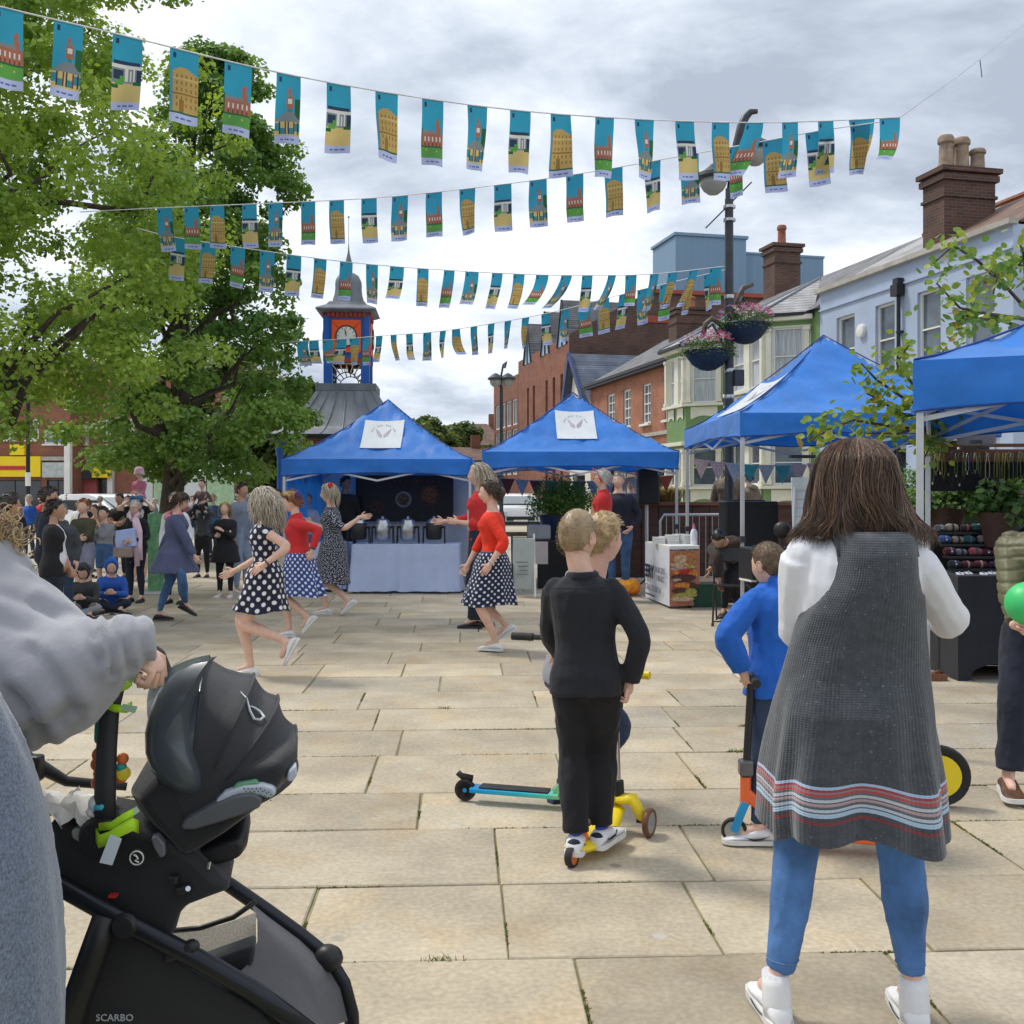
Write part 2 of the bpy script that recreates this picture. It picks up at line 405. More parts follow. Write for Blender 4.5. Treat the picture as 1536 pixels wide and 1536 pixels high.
for c in near:
 v, u, w, h = c
 if v > 7.5: continue
 for side in (0, 1):
  L_ = w if side == 0 else h
  if rg.random() < 0.12: continue
  a0 = rg.uniform(0, 0.5) * L_; a1 = a0 + rg.uniform(0.15, 0.7) * L_
  nn = int((min(a1, L_) - a0) / 0.0042)
  for k in range(nn):
   t = a0 + (min(a1, L_) - a0) * rg.random()
   p = pv(u + t, v + rg.gauss(0, 0.0035)) if side == 0 else pv(u + rg.gauss(0, 0.0035), v + t)
   s = rg.uniform(0.003, 0.007); a = rg.uniform(0, PI)
   z = rg.uniform(-0.003, 0.004)
   dx_, dy_ = math.cos(a)*s, math.sin(a)*s
   mo.add([(p.x - dx_, p.y - dy_, -0.008), (p.x + dx_, p.y + dy_, -0.008), (p.x + dx_*.4 + rg.gauss(0, .003), p.y + dy_*.4 + rg.gauss(0, .004), z), (p.x - dx_*.6, p.y - dy_*.4, z*.8)], [(0, 1, 2, 3)])
for k in range(10):   # a few proud tufts
 c = rg.choice(near[:60]); v, u, w, h = c
 t = rg.random()
 for j in range(40):
  p = pv(u + t*w + rg.gauss(0, 0.03), v + rg.gauss(0, 0.008)); s = 0.004; a = rg.uniform(0, PI); z = rg.uniform(0.008, 0.024)
  dx_, dy_ = math.cos(a)*s, math.sin(a)*s
  mo.add([(p.x - dx_, p.y - dy_, -0.005), (p.x + dx_, p.y + dy_, -0.005), (p.x + rg.gauss(0, .01), p.y + rg.gauss(0, .01), z)], [(0, 1, 2)])
tag(mo.build('moss_in_joints', M_moss), 'green moss and grass growing in the joints between paving slabs', 'moss', kind='stuff')
M_redb = m_brick('red brick', (0.30, 0.10, 0.055), (0.22, 0.07, 0.045), (0.22, 0.17, 0.13))
M_darkb = m_brick('dark brown brick', (0.13, 0.062, 0.046), (0.075, 0.045, 0.04), (0.13, 0.11, 0.09))
M_orab = m_brick('orange brick', (0.42, 0.15, 0.075), (0.33, 0.11, 0.06), (0.30, 0.24, 0.19))
M_white = mat('white paint', (0.75, 0.75, 0.72), 0.5, 0.05, 2)
M_cream = mat('cream paint', (0.72, 0.71, 0.60), 0.55, 0.06, 2, 0.1, 30)
M_green = mat('sage green paint', (0.17, 0.29, 0.115), 0.5, 0.08, 2)
M_bluew = mat('pale blue render', (0.40, 0.48, 0.63), 0.8, 0.07, 0.8, 0.25, 30)
M_glass = m_glass('window glass', (0.10, 0.13, 0.16))
M_glassd = m_glass('dark glass', (0.025, 0.03, 0.035))
M_curtain = mat('net curtain', (0.48, 0.52, 0.56), 0.7, 0.2, 5, stretch=(6, 6, 0.3))
M_slate = m_roof('grey slate', (0.20, 0.20, 0.21), (0.15, 0.155, 0.165))
M_slatel = m_roof('pale slate', (0.42, 0.41, 0.42), (0.34, 0.34, 0.35), 0.2)
M_slateb = m_roof('blue slate', (0.13, 0.16, 0.22), (0.10, 0.12, 0.17))
M_clay = m_roof('clay tiles', (0.25, 0.15, 0.11), (0.15, 0.10, 0.08))
M_black = mat('black paint', (0.015, 0.016, 0.018), 0.45, 0.1, 5)
M_lead = mat('grey lead', (0.17, 0.19, 0.22), 0.55, 0.15, 2.5, 0.2, 12, stretch=(1, 1, 0.25))
M_stone = mat('pale stone', (0.42, 0.40, 0.35), 0.8, 0.12, 3, 0.2, 30)
M_clad = mat('blue grey cladding', (0.17, 0.28, 0.40), 0.5, 0.05, 1, 0.05, 20, stretch=(12, 12, 0.1))
M_terra = mat('terracotta', (0.30, 0.12, 0.07), 0.85, 0.2, 6, 0.2, 20)
M_buff = mat('buff chimney pot', (0.30, 0.22, 0.16), 0.85, 0.2, 6, 0.2, 20)
def frame_at(x, y, ux, uy):
 "local x along the facade, local y INTO the building, z up"
 rz = math.atan2(uy, ux); return rz
def wall_openings(mb, L0, L1, Z0, Z1, ops, depth=0.14, y=0.0, m=None):
 "front face in plane y, openings (s0,z0,s1,z1) with reveals"
 xs = sorted(set([L0, L1] + [o[0] for o in ops] + [o[2] for o in ops])); zs = sorted(set([Z0, Z1] + [o[1] for o in ops] + [o[3] for o in ops]))
 for i in range(len(xs) - 1):
  for j in range(len(zs) - 1):
   cx, cz = (xs[i] + xs[i+1]) / 2, (zs[j] + zs[j+1]) / 2
   if any(o[0] < cx < o[2] and o[1] < cz < o[3] for o in ops): continue
   mb.add([(xs[i], y, zs[j]), (xs[i+1], y, zs[j]), (xs[i+1], y, zs[j+1]), (xs[i], y, zs[j+1])], [(0, 1, 2, 3)], m)
 for s0, z0, s1, z1 in ops:
  d = y + depth
  mb.add([(s0, y, z0), (s1, y, z0), (s1, y, z1), (s0, y, z1), (s0, d, z0), (s1, d, z0), (s1, d, z1), (s0, d, z1)],
   [(0, 4, 5, 1), (1, 5, 6, 2), (2, 6, 7, 3), (3, 7, 4, 0)], m)
 return mb
def sash(parent, s0, z0, s1, z1, y, M=None, glass=None, fm=None, cols=1, rows=2, sill=True, T=None, fw=0.06, name='window'):
 "window: frame with sash bars, its pane and its sill"
 fm = fm or M_white; glass = glass or M_glass
 f = MB(T); w = s1 - s0; h = z1 - z0
 f.box(((s0+s1)/2, y, z1 - fw/2), (w, 0.07, fw)); f.box(((s0+s1)/2, y, z0 + fw/2), (w, 0.07, fw))
 f.box((s0 + fw/2, y, (z0+z1)/2), (fw, 0.068, h - 2*fw)); f.box((s1 - fw/2, y, (z0+z1)/2), (fw, 0.068, h - 2*fw))
 for k in range(1, cols): f.box((s0 + w*k/cols, y, (z0+z1)/2), (fw*.55, 0.05, h - 2*fw))
 for k in range(1, rows): f.box(((s0+s1)/2, y - 0.004, z0 + h*k/rows), (w - 2*fw, 0.055, fw*.6))
 fo = f.build(name, fm, parent)
 p = MB(T); p.box(((s0+s1)/2, y + 0.02, (z0+z1)/2), (w - fw, 0.012, h - fw)); p.build('pane', glass, fo)
 if sill:
  q = MB(T); q.box(((s0+s1)/2, y - 0.09, z0 - 0.045), (w + 0.14, 0.26, 0.085)); q.build('sill', fm, fo)
 return fo
def pots(parent, c, n, r, h, mats, dx=None):
 for k in range(n):
  o = MB(); mt = mats[k % len(mats)]
  x = c[0] + ((k - (n-1)/2) * (dx or r*2.6)); hh = h * (1 + 0.12*math.sin(k*2.1))
  o.lathe([(r*1.05, 0), (r*1.05, h*.1), (r*.85, h*.2), (r*.8, hh*.75), (r*1.0, hh*.8), (r*1.0, hh*.92), (r*.8, hh)], (x, c[1], c[2]), 12)
  o.build('chimney_pot', mt, parent, 40)
def stack(root, c, size, z0, z1, mt, npots, potmats, r=0.14, h=0.6, dx=None):
 s = MB(); s.box((c[0], c[1], (z0+z1)/2), (size[0], size[1], z1 - z0))
 s.box((c[0], c[1], z1 - 0.55), (size[0] + .08, size[1] + .08, 0.07)); s.box((c[0], c[1], z1 - 0.12), (size[0] + .14, size[1] + .14, 0.14)); s.box((c[0], c[1], z1 + 0.055), (size[0] + .24, size[1] + .24, 0.11))
 o = s.build('chimney', mt, root)
 pots(o, (c[0], c[1], z1 + 0.1), npots, r, h, potmats, dx)
 return o
UX, UY = -0.2266, 1.0
_n = math.hypot(UX, UY); UX /= _n; UY /= _n
SRZ = math.atan2(-UY, -UX)           # local +x runs TOWARDS the camera along the street, local +y into the buildings (away from the square)
def sline(Y): return 14.2 - 0.2266 * Y
def facY(px): return 14.2 / ((px - 768) / F + 0.2266)
def fac(px, py, root_Y):
 "pixel on the facade plane -> local (s, z) of a building whose origin is at depth root_Y"
 Y = facY(px); return ((root_Y - Y) / UY, CH + (HY - py) / F * Y)
def street_root(name, Yfar, label, cat='building'):
 return empty(name, (sline(Yfar), Yfar, 0), SRZ, label, cat)
RY = 26.93
B = street_root('blue_building', RY, 'pale blue rendered two storey building with sash windows behind the right hand gazebos')
Lb = (RY - 19.83) / UY
ops = []
for (a, b_, c, d) in ((1255, 490, 1282, 548), (1313, 474, 1342, 541), (1376, 458, 1411, 534), (1449, 444, 1492, 527)):
 s0, zt = fac(a, b_, RY); s1, _ = fac(c, d, RY); ops.append((s0, 4.3, s1, 5.98))
gops = [(0.5, 0.5, 2.3, 2.7), (2.9, 0.1, 3.8, 2.6), (4.4, 0.5, 6.6, 2.7)]
w = MB(); wall_openings(w, 0, Lb, 0, 6.75, ops + gops)
w.add([(Lb, 0, 0), (Lb, 7.0, 0), (Lb, 7.0, 6.75), (Lb, 0, 6.75)], [(0, 1, 2, 3)])
w.add([(0, 7, 0), (0, 0, 0), (0, 0, 6.75), (0, 7, 6.75)], [(0, 1, 2, 3)])
w.add([(Lb, 6, 0), (0, 6, 0), (0, 6, 6.75), (Lb, 6, 6.75)], [(0, 1, 2, 3)])
w.build('wall', M_bluew, B)
c = MB(); c.box((Lb/2, -0.02, 6.30), (Lb, 0.05, 0.05)); c.build('string_course', M_bluew, B)
c = MB(); c.box((Lb/2, -0.03, 6.80), (Lb + .1, 0.22, 0.11)); c.build('coping', M_stone, B)
for o_ in ops: sash(B, *o_, 0.11, glass=M_glass)
for o_ in gops: sash(B, *o_, 0.11, glass=M_glassd, rows=1, cols=2)
zs = (0, 3.2, Lb)
rp = MB(); rp.add([(0, 0.09, 6.8), (zs[1], 0.09, 6.8), (zs[1], 3.1, 8.45), (0, 3.1, 8.45), (0, 6.1, 6.8), (zs[1], 6.1, 6.8)], [(0, 1, 2, 3), (3, 2, 5, 4)])
rp.build('roof', M_slatel, B).name = 'slate_roof'
rp = MB(); rp.add([(zs[1], 0.09, 6.8), (Lb, 0.09, 6.8), (Lb, 3.1, 8.45), (zs[1], 3.1, 8.45), (zs[1], 6.1, 6.8), (Lb, 6.1, 6.8)], [(0, 1, 2, 3), (3, 2, 5, 4), (1, 4+1, 2)])
rp.build('tiled_roof', M_clay, B)
rd = MB(); rd.tube([(0, 3.1, 8.48), (Lb, 3.1, 8.48)], 0.09, 6); rd.build('ridge', M_terra, B)
stack(B, (3.27, 1.75, 0), (0.8, 1.35), 7.2, 8.95, M_darkb, 1, [M_terra], 0.15, 0.75)
st2 = [c_ for c_ in B.children if c_.name.startswith('chimney')][0]
for k, yy in enumerate((1.30, 1.72, 2.14)):
 pots(st2, (3.27 + 0.15, yy, 9.05), 1, 0.19, (0.80, 0.78, 0.55)[k], [M_buff])
dp = MB(); s_, _ = fac(1353, 440, RY)
dp.tube([(s_, -0.09, 6.2), (s_, -0.09, 0.2)], 0.045, 8); dp.box((s_, -0.12, 6.15), (0.26, 0.2, 0.26)); dp.box((s_, -0.1, 6.35), (0.2, 0.16, 0.14))
for z_ in (5.2, 3.9, 2.4): dp.box((s_, -0.06, z_), (0.16, 0.1, 0.05))
dp.build('downpipe', M_black, B, 40)
al = MB(); s_, z_ = fac(1294, 496, RY); al.lathe([(0.16, 0), (0.17, 0.03), (0.15, 0.09), (0.05, 0.11)], (s_, 0, z_), 18, axis=(0, -1, 0)); al.build('alarm_box', M_white, B, 40)
RY2 = 36.3; LG = (RY2 - 26.93) / UY - 0.01
Gb = street_root('green_bay_window_building', RY2, 'sage green and cream building with two storey bay windows behind the third gazebo')
w = MB(); wall_openings(w, 0, LG, 0, 6.35, [(3.95, 4.3, 4.7, 6.0), (3.95, 0.1, 4.75, 2.5)])
w.add([(LG, 0, 0), (LG, 6.5, 0), (LG, 6.5, 6.35), (LG, 0, 6.35)], [(0, 1, 2, 3)]); w.add([(0, 6.5, 0), (0, 0, 0), (0, 0, 6.35), (0, 6.5, 6.35)], [(0, 1, 2, 3)])
w.build('wall', M_green, Gb)
sash(Gb, 3.95, 4.3, 4.7, 6.0, 0.1); sash(Gb, 3.95, 0.1, 4.75, 2.5, 0.1, rows=1, glass=M_glassd)
def bay(root, s0, s1, prj=0.95, cant=0.75):
 pts = [(s0, 0), (s0 + cant, -prj), (s1 - cant, -prj), (s1, 0)]
 bo = MB();
 for i in range(3):
  a = Vector((*pts[i], 0)); b = Vector((*pts[i+1], 0)); L_ = (b - a).length; ang = math.atan2(b.y - a.y, b.x - a.x)
  T = Matrix.Translation(a) @ Matrix.Rotation(ang, 4, 'Z')
  nW = 2 if i == 1 else 1
  q = 0.2 if i != 1 else 0.22
  wins = []
  span = L_ - 2*q
  for k in range(nW):
   ww = (span - (nW-1)*0.34) / nW; x0 = q + k*(ww + 0.34)
   wins.append((x0, x0 + ww))
  for (za, zb, zs0, zs1) in ((0.0, 3.25, 1.75, 2.95), (3.25, 6.35, 4.45, 6.0)):
   o_ = [(x0, zs0, x1, zs1) for x0, x1 in wins]
   c1 = MB(T); wall_openings(c1, 0, L_, zs0 - 0.04, zs1 + 0.04, o_, 0.12); c1.build('bay_wall', M_cream, root)
   for q0, q1 in ((za, zs0 - .04), (zs1 + .04, zb)): c2 = MB(T); wall_openings(c2, 0, L_, q0, q1, []); c2.build('bay_wall', M_green, root)
   pn = MB(T)
   for x0, x1 in wins:
    zt = zs0 - 0.14; zb_ = zs0 - 0.50; n = 10; top = []; bot = []
    for k in range(n + 1):
     t = k / n; x = x0 - 0.04 + (x1 - x0 + 0.08) * t
     dz = 0.10 * max(0, math.sin(PI * t)) ** 2 - 0.03 * abs(math.cos(PI*t*2))
     top.append(Vector((x, -0.03, zt))); bot.append(Vector((x, -0.03, zb_ + dz)))
    pn.sheet([bot, top]); pn.sheet([[p + Vector((0, 0.028, 0)) for p in bot], bot]); pn.sheet([top, [p + Vector((0, 0.028, 0)) for p in top]])
   pn.build('panel', M_cream, root)
   for x0, x1 in wins: sash(root, x0, zs0, x1, zs1, 0.09, T=T, glass=M_curtain if za > 3 else M_glass, sill=False, fw=0.05)
   for x0 in (0.10, L_ - 0.10):
    pl = MB(T); pl.box((x0, -0.05, (zs0 + zs1)/2), (0.13, 0.1, zs1 - zs0)); pl.box((x0, -0.065, zs1 - 0.06), (0.19, 0.13, 0.1)); pl.box((x0, -0.065, zs0 + 0.05), (0.19, 0.13, 0.1))
    pl.build('pilaster', M_cream, root)
   MB(T).box((L_/2, -0.06, zs0 - 0.07), (L_ + .1, 0.2, 0.09)).build('sill', M_cream, root); MB(T).box((L_/2, -0.06, zb - 0.12), (L_ + .12, 0.26, 0.12)).build('moulding', M_cream, root)
 ap = [(s0 - .15, 0), (s0 + cant - .12, -prj - .25), (s1 - cant + .12, -prj - .25), (s1 + .15, 0)]
 mx_ = (s0 + s1)/2
 r_ = MB(); V = [(p[0], p[1], 6.37) for p in ap] + [(mx_ - .1, 1.3, 7.7), (mx_ + .1, 1.3, 7.7)]
 r_.add(V, [(0, 1, 4), (1, 2, 5, 4), (2, 3, 5)]); r_.add([(*p, 6.30) for p in ap] + [(*p, 6.37) for p in ap], [(0, 1, 5, 4), (1, 2, 6, 5), (2, 3, 7, 6)])
 r_.build('bay_roof', M_slatel, root)
 for a_, b_ in (((ap[1][0], ap[1][1], 6.39), V[4]), ((ap[2][0], ap[2][1], 6.39), V[5])):
  MB().tube([a_, b_], 0.04, 6).build('hip_ridge', M_lead, root)
 gt = MB();
 for i in range(3): gt.bar((*ap[i], 6.31), (*ap[i+1], 6.31), 0.1, 0.09)
 gt.build('gutter', M_black, root)
bay(Gb, 0.35, 3.55); bay(Gb, 5.3, 9.15)
rp = MB(); rp.add([(0, -0.2, 6.36), (LG, -0.2, 6.36), (LG, 3.2, 8.5), (0, 3.2, 8.5), (0, 6.6, 6.36), (LG, 6.6, 6.36)], [(0, 1, 2, 3), (3, 2, 5, 4), (1, 5, 2), (0, 3, 4)])
rp.build('roof', M_slate, Gb)
stack(Gb, (-0.3 + 0.9, 3.6, 0), (0.85, 1.0), 7.6, 10.2, M_darkb, 1, [M_terra], 0.17, 0.75)
RY3 = 46.8; LR = (RY3 - 36.3) / UY - 0.02
Rb = street_root('small_brick_building', RY3, 'orange brick building with small white sash windows and a black gutter')
ops = []
for (a, c) in ((911, 922), (935, 946), (964, 976), (997, 1003)):
 s0, _ = fac(a, 600, RY3); s1, _ = fac(c, 600, RY3); ops.append((s0, 4.2, max(s1, s0 + .8), 5.75))
w = MB(); wall_openings(w, 0, LR, 0, 6.2, ops + [(0.8, 0.4, 3.4, 2.6), (4.2, 0.1, 5.2, 2.5), (6.0, 0.4, 9.4, 2.6)], 0.12)
w.add([(LR, 0, 0), (LR, 7, 0), (LR, 7, 6.2), (LR, 0, 6.2)], [(0, 1, 2, 3)]); w.add([(0, 7, 0), (0, 0, 0), (0, 0, 6.2), (0, 7, 6.2)], [(0, 1, 2, 3)])
w.build('wall', M_orab, Rb)
for o_ in ops: sash(Rb, *o_, 0.09, cols=2, rows=4, fw=0.07)
for o_ in ((0.8, 0.4, 3.4, 2.6), (4.2, 0.1, 5.2, 2.5), (6.0, 0.4, 9.4, 2.6)): sash(Rb, *o_, 0.09, glass=M_glassd, cols=3, rows=1)
c = MB(); c.box((LR/2, -0.03, 3.75), (LR, 0.08, 0.14)); c.build('string_course', M_stone, Rb)
c = MB(); c.box((LR/2, -0.12, 6.28), (LR + .2, 0.36, 0.16)); c.box((LR/2, -0.3, 6.36), (LR + .2, 0.12, 0.12)); c.build('gutter', M_black, Rb)
dp = MB(); dp.tube([(LR - 0.55, -0.35, 6.2), (LR - 0.5, -0.1, 5.7), (LR - 0.5, -0.1, 0.2)], 0.055, 8); dp.build('downpipe', M_white, Rb, 40)
dp = MB(); dp.box((LR - 0.12, -0.10, 3.4), (0.3, 0.2, 6.2)); dp.build('brick_pier', M_darkb, Rb)
rp = MB(); rp.add([(0, -0.25, 6.38), (LR, -0.25, 6.38), (LR, 3.6, 8.6), (0, 3.6, 8.6), (0, 7.2, 6.38), (LR, 7.2, 6.38)], [(0, 1, 2, 3), (3, 2, 5, 4), (1, 5, 2), (0, 3, 4)])
rp.build('roof', M_slate, Rb)
stack(Rb, (3.6, 3.3, 0), (0.9, 1.5), 7.4, 9.3, M_darkb, 3, [M_terra], 0.16, 0.55, 0.3)
ar = MB(); ar.box((7.6, -0.06, 2.95), (2.6, 0.1, 0.5)); ar.build('shop_fascia', mat('teal fascia', (0.02, 0.16, 0.14), 0.5), Rb)
RY4 = 50.2; LW = (RY4 - 46.8) / UY
Sb = street_root('slate_gabled_building', RY4, 'narrow white rendered building with steep blue slate gable roof and blue bargeboard')
w = MB(); wall_openings(w, 0, LW, 0, 5.6, [(0.9, 3.6, 1.7, 5.0), (0.6, 0.4, 2.6, 2.4)], 0.12); w.add([(0, 0, 5.6), (LW, 0, 5.6), (LW/2 - 0.8, 0, 8.0)], [(0, 1, 2)])
w.build('wall', M_cream, Sb); sash(Sb, 0.9, 3.6, 1.7, 5.0, 0.09); sash(Sb, 0.6, 0.4, 2.6, 2.4, 0.09, glass=M_glassd)
rp = MB(); a = LW/2 - 0.8
rp.add([(LW + .3, -.3, 5.2), (LW + .3, 8, 5.2), (a, 8, 8.2), (a, -.3, 8.2), (-.3, -.3, 5.6), (-.3, 8, 5.6)], [(0, 1, 2, 3), (3, 2, 5, 4)])
rp.build('roof', m_roof('blue slate side', (0.13, 0.16, 0.22), (0.10, 0.12, 0.17)), Sb)
bb = MB(); bb.bar((LW + .32, -.33, 5.2), (a, -.33, 8.2), 0.08, 0.3); bb.bar((a, -.33, 8.2), (-.3, -.33, 5.6), 0.08, 0.3); bb.build('bargeboard', mat('navy paint', (0.02, 0.04, 0.14), 0.5), Sb)
RY5 = 61.0; LK = (RY5 - 50.3) / UY
Kb = street_root('large_brick_block', RY5, 'large dark brown brick block with glazed gabled dormers and a tall blank side wall')
ops = [(LK - 1.6 - k*1.5, 4.9, LK - 1.1 - k*1.5, 7.5) for k in range(3)] + [(LK - 7.4 - k*1.4, 4.9, LK - 6.9 - k*1.4, 7.5) for k in range(2)]
ops += [(LK - 1.6 - k*1.5, 1.6, LK - 1.1 - k*1.5, 4.0) for k in range(3)]
w = MB(); wall_openings(w, 0, LK, 0, 9.3, ops, 0.2)
w.build('wall', M_redb, Kb)
for o_ in ops: sash(Kb, *o_, 0.16, glass=M_glassd, fm=M_black, rows=2, fw=0.05, sill=False)
w = MB(); w.add([(LK, 0, 0), (LK, 21, 0), (LK, 21, 11.6), (LK, 4.2, 11.6), (LK, 0, 9.3)], [(0, 1, 2, 3, 4)]); w.add([(0, 0, 9.3), (LK, 0, 9.3), (LK, 4.2, 11.6), (0, 4.2, 11.6)], [(0, 1, 2, 3)])
w.add([(0, 4.2, 11.6), (LK, 4.2, 11.6), (LK, 21, 11.6), (0, 21, 11.6)], [(0, 1, 2, 3)])
w.build('side_wall', M_darkb, Kb)
bd = MB(); bd.box((LK + 0.03, 12.5, 10.2), (0.06, 17, 0.35)); bd.box((LK + 0.05, 12.5, 11.6), (0.2, 17.2, 0.2)); bd.build('brick_band', mat('bright red brick band', (0.33, 0.07, 0.045), 0.8, 0.1, 4), Kb)
for k, sx in enumerate((LK - 1.2, LK - 4.6, LK - 8.6)):
 dm = MB(); dm.add([(sx - .9, -0.05, 8.9), (sx + .9, -0.05, 8.9), (sx + .9, 3, 8.9), (sx - .9, 3, 8.9), (sx, -0.05, 11.2), (sx, 4.2, 11.2)], [(1, 2, 5, 4), (0, 4, 5, 3)])
 do = dm.build('dormer', M_slate, Kb)
 gg = MB(); gg.add([(sx - .85, -0.02, 8.9), (sx + .85, -0.02, 8.9), (sx, -0.02, 11.05)], [(0, 1, 2)]); gg.build('pane', mat('sky glass', (0.25, 0.40, 0.50), 0.1, 0.2, 1, spec=0.8), do)
 ff = MB(); ff.bar((sx - .9, -0.06, 8.9), (sx, -0.06, 11.2), 0.06, 0.1); ff.bar((sx + .9, -0.06, 8.9), (sx, -0.06, 11.2), 0.06, 0.1); ff.bar((sx, -0.05, 8.9), (sx, -0.05, 11), 0.05, 0.06); ff.build('frame', M_black, do)
Pl = empty('roof_plant_building', (8.6, 58, 0), SRZ, 'flat topped blue grey clad rooftop block rising behind the brick side wall', 'building')
p = MB(); p.box((0, 2.1, 8), (3.5, 4.2, 15.4)); p.box((0, 2.1, 15.75), (3.7, 4.4, 0.16)); p.build('tower', M_clad, Pl)
p = MB(); p.box((-0.6, 6.8, 7.5), (3.5, 5.0, 15.0)); p.box((-0.6, 6.8, 15.05), (3.6, 5.1, 0.12)); p.build('wing', M_clad, Pl)
RY6 = 68.0; LQ = (RY6 - 61.1) / UY
Qb = street_root('glazed_brick_building', RY6, 'brick building with a wide white framed band of windows ending the street')
ops = [(0.5 + k*1.65, 2.6, 1.9 + k*1.65, 5.4) for k in range(4)] + [(0.5 + k*1.65, 5.6, 1.9 + k*1.65, 7.2) for k in range(4)]
w = MB(); wall_openings(w, 0, LQ, 0, 8.6, ops, 0.15); w.add([(LQ, 0, 0), (LQ, 6, 0), (LQ, 6, 8.6), (LQ, 0, 8.6)], [(0, 1, 2, 3)]); w.add([(0, 0, 8.6), (LQ, 0, 8.6), (LQ, 6, 8.6), (0, 6, 8.6)], [(0, 1, 2, 3)])
w.add([(0, 6, 0), (0, 0, 0), (0, 0, 8.6), (0, 6, 8.6)], [(0, 1, 2, 3)]); w.build('wall', M_redb, Qb)
for i, o_ in enumerate(ops): sash(Qb, *o_, 0.1, cols=2, rows=1, fw=0.1, sill=False)
def house(px, py_e, py_r, pxw, d, label, wallm, roofm, hip=True):
 x = (px - 768)/F*d; w_ = pxw/F*d; ze = CH + (HY - py_e)/F*d; zr = CH + (HY - py_r)/F*d
 h_ = empty('far_house', (x, d, 0), 0.1, label, 'house')
 MB().box((0, 3, ze/2), (w_, 6, ze)).build('wall', wallm, h_)
 a, b_ = w_/2 + .3, (w_*.18 if hip else w_/2 + .3)
 MB().add([(-a, -.3, ze), (a, -.3, ze), (a, 6.3, ze), (-a, 6.3, ze), (-b_, 3, zr), (b_, 3, zr)], [(0, 1, 5, 4), (1, 2, 5), (2, 3, 4, 5), (3, 0, 4), (3, 2, 1, 0)]).build('roof', roofm, h_)
 for k in (-0.25, 0.25):
  sash(h_, k*w_ - .5, ze - 1.7, k*w_ + .5, ze - .6, -0.04, sill=False)
 MB().box((w_*.3, 3, zr + .1), (0.6, 0.6, 1.4)).build('chimney', M_redb, h_)
 return h_
M_brroof = m_roof('brown tiles', (0.20, 0.12, 0.09), (0.14, 0.09, 0.07))
house(722, 668, 632, 70, 82, 'brown roofed brick house at the far end between the trees and the tall lamp', M_redb, M_brroof)
house(700, 690, 668, 60, 64, 'low brown roofed house just right of the first gazebo peak', M_stone, M_brroof, False)
house(775, 700, 660, 60, 95, 'small far house behind the street lamp base', M_redb, M_brroof)
house(560, 700, 640, 90, 90, 'brick house hidden behind the clock pavilion', M_redb, M_brroof)
def left_building(px0, px1, d, H, label, specs, wm, name='shop_building'):
 x0 = (px0 - 768)/F*d; x1 = (px1 - 768)/F*d; L_ = x1 - x0
 r = empty(name, (x0, d, 0), 0.0, label, 'shop building')
 wins, grnd = specs
 z = lambda py: CH + (HY - py)/F*d
 xx = lambda px: (px - px0)/F*d
 ops = [(xx(a), z(d_), xx(c_), z(b_)) for a, b_, c_, d_ in wins]; g = [(xx(a), max(z(d_), 0.1), xx(c_), z(b_)) for a, b_, c_, d_ in grnd]
 w_ = MB(); wall_openings(w_, 0, L_, 0, H, ops + g, 0.15); w_.add([(L_, 0, 0), (L_, 8, 0), (L_, 8, H), (L_, 0, H)], [(0, 1, 2, 3)]); w_.add([(0, 0, H), (L_, 0, H), (L_, 8, H), (0, 8, H)], [(0, 1, 2, 3)])
 w_.build('wall', wm, r)
 for o_ in ops: sash(r, *o_, 0.1, cols=2 if o_[2]-o_[0] < 2 else 4, rows=2, fw=0.09)
 for o_ in g: sash(r, *o_, 0.1, cols=max(2, int((o_[2]-o_[0])/1.3)), rows=1, glass=M_glassd, fm=M_black, sill=False)
 return r, xx, z, L_
M_yel = mat('yellow sign', (0.85, 0.62, 0.01), 0.5, 0.03); M_redp = mat('red paint', (0.50, 0.03, 0.03), 0.5, 0.05)
LB, xx, z, L_ = left_building(-130, 105, 58, 9.4, 'red brick parade with a yellow shop sign at the left behind the tree',
 ([(4, 628, 24, 660), (40, 628, 58, 660), (66, 645, 98, 666), (-40, 628, -15, 660), (-90, 628, -65, 660)], [(-60, 720, 62, 765), (70, 720, 102, 765)]), M_redb)
MB().box(((xx(-100)+xx(64))/2, -0.15, z(700)), (xx(64)-xx(-100), 0.3, 1.15)).build('yellow_sign', M_yel, LB)
MB().box(((xx(-100)+xx(42))/2, -0.32, z(702)), (xx(42)-xx(-100), 0.04, 0.22)).build('red_stripe', M_redp, LB)
MB().box((xx(30), -0.2, z(675)), (0.8, 0.35, 0.6)).build('hanging_sign', M_yel, LB)
MB().box(((xx(66)+xx(104))/2, -0.12, z(705)), (xx(104)-xx(66), 0.25, 0.85)).build('grey_fascia', mat('pale grey fascia', (0.45, 0.5, 0.5), 0.6), LB)
MB().box((L_/2, -0.1, z(688)), (L_, 0.3, 0.22)).build('cornice', M_stone, LB)
MB().box((xx(104), -0.15, 2.2), (0.32, 0.35, 4.4)).build('pilaster', M_white, LB)
LC, xx, z, L_ = left_building(106, 300, 60, 9.0, 'red brick parade with narrow white windows and a red shutter behind the big tree',
 ([(112, 632, 120, 666), (125, 632, 133, 666), (158, 628, 170, 660), (190, 628, 202, 660), (212, 628, 224, 660), (270, 628, 282, 660)], [(147, 718, 166, 765), (205, 706, 240, 765)]), M_redb)
sh = MB(); sh.box(((xx(113)+xx(146))/2, -0.05, 1.2), (xx(146)-xx(113), 0.1, 2.4)); sh.build('red_shutter', mat('red shutter', (0.42, 0.10, 0.11), 0.6, 0.05, 3, 0.5, 3, stretch=(0.1, 0.1, 6)), LC)
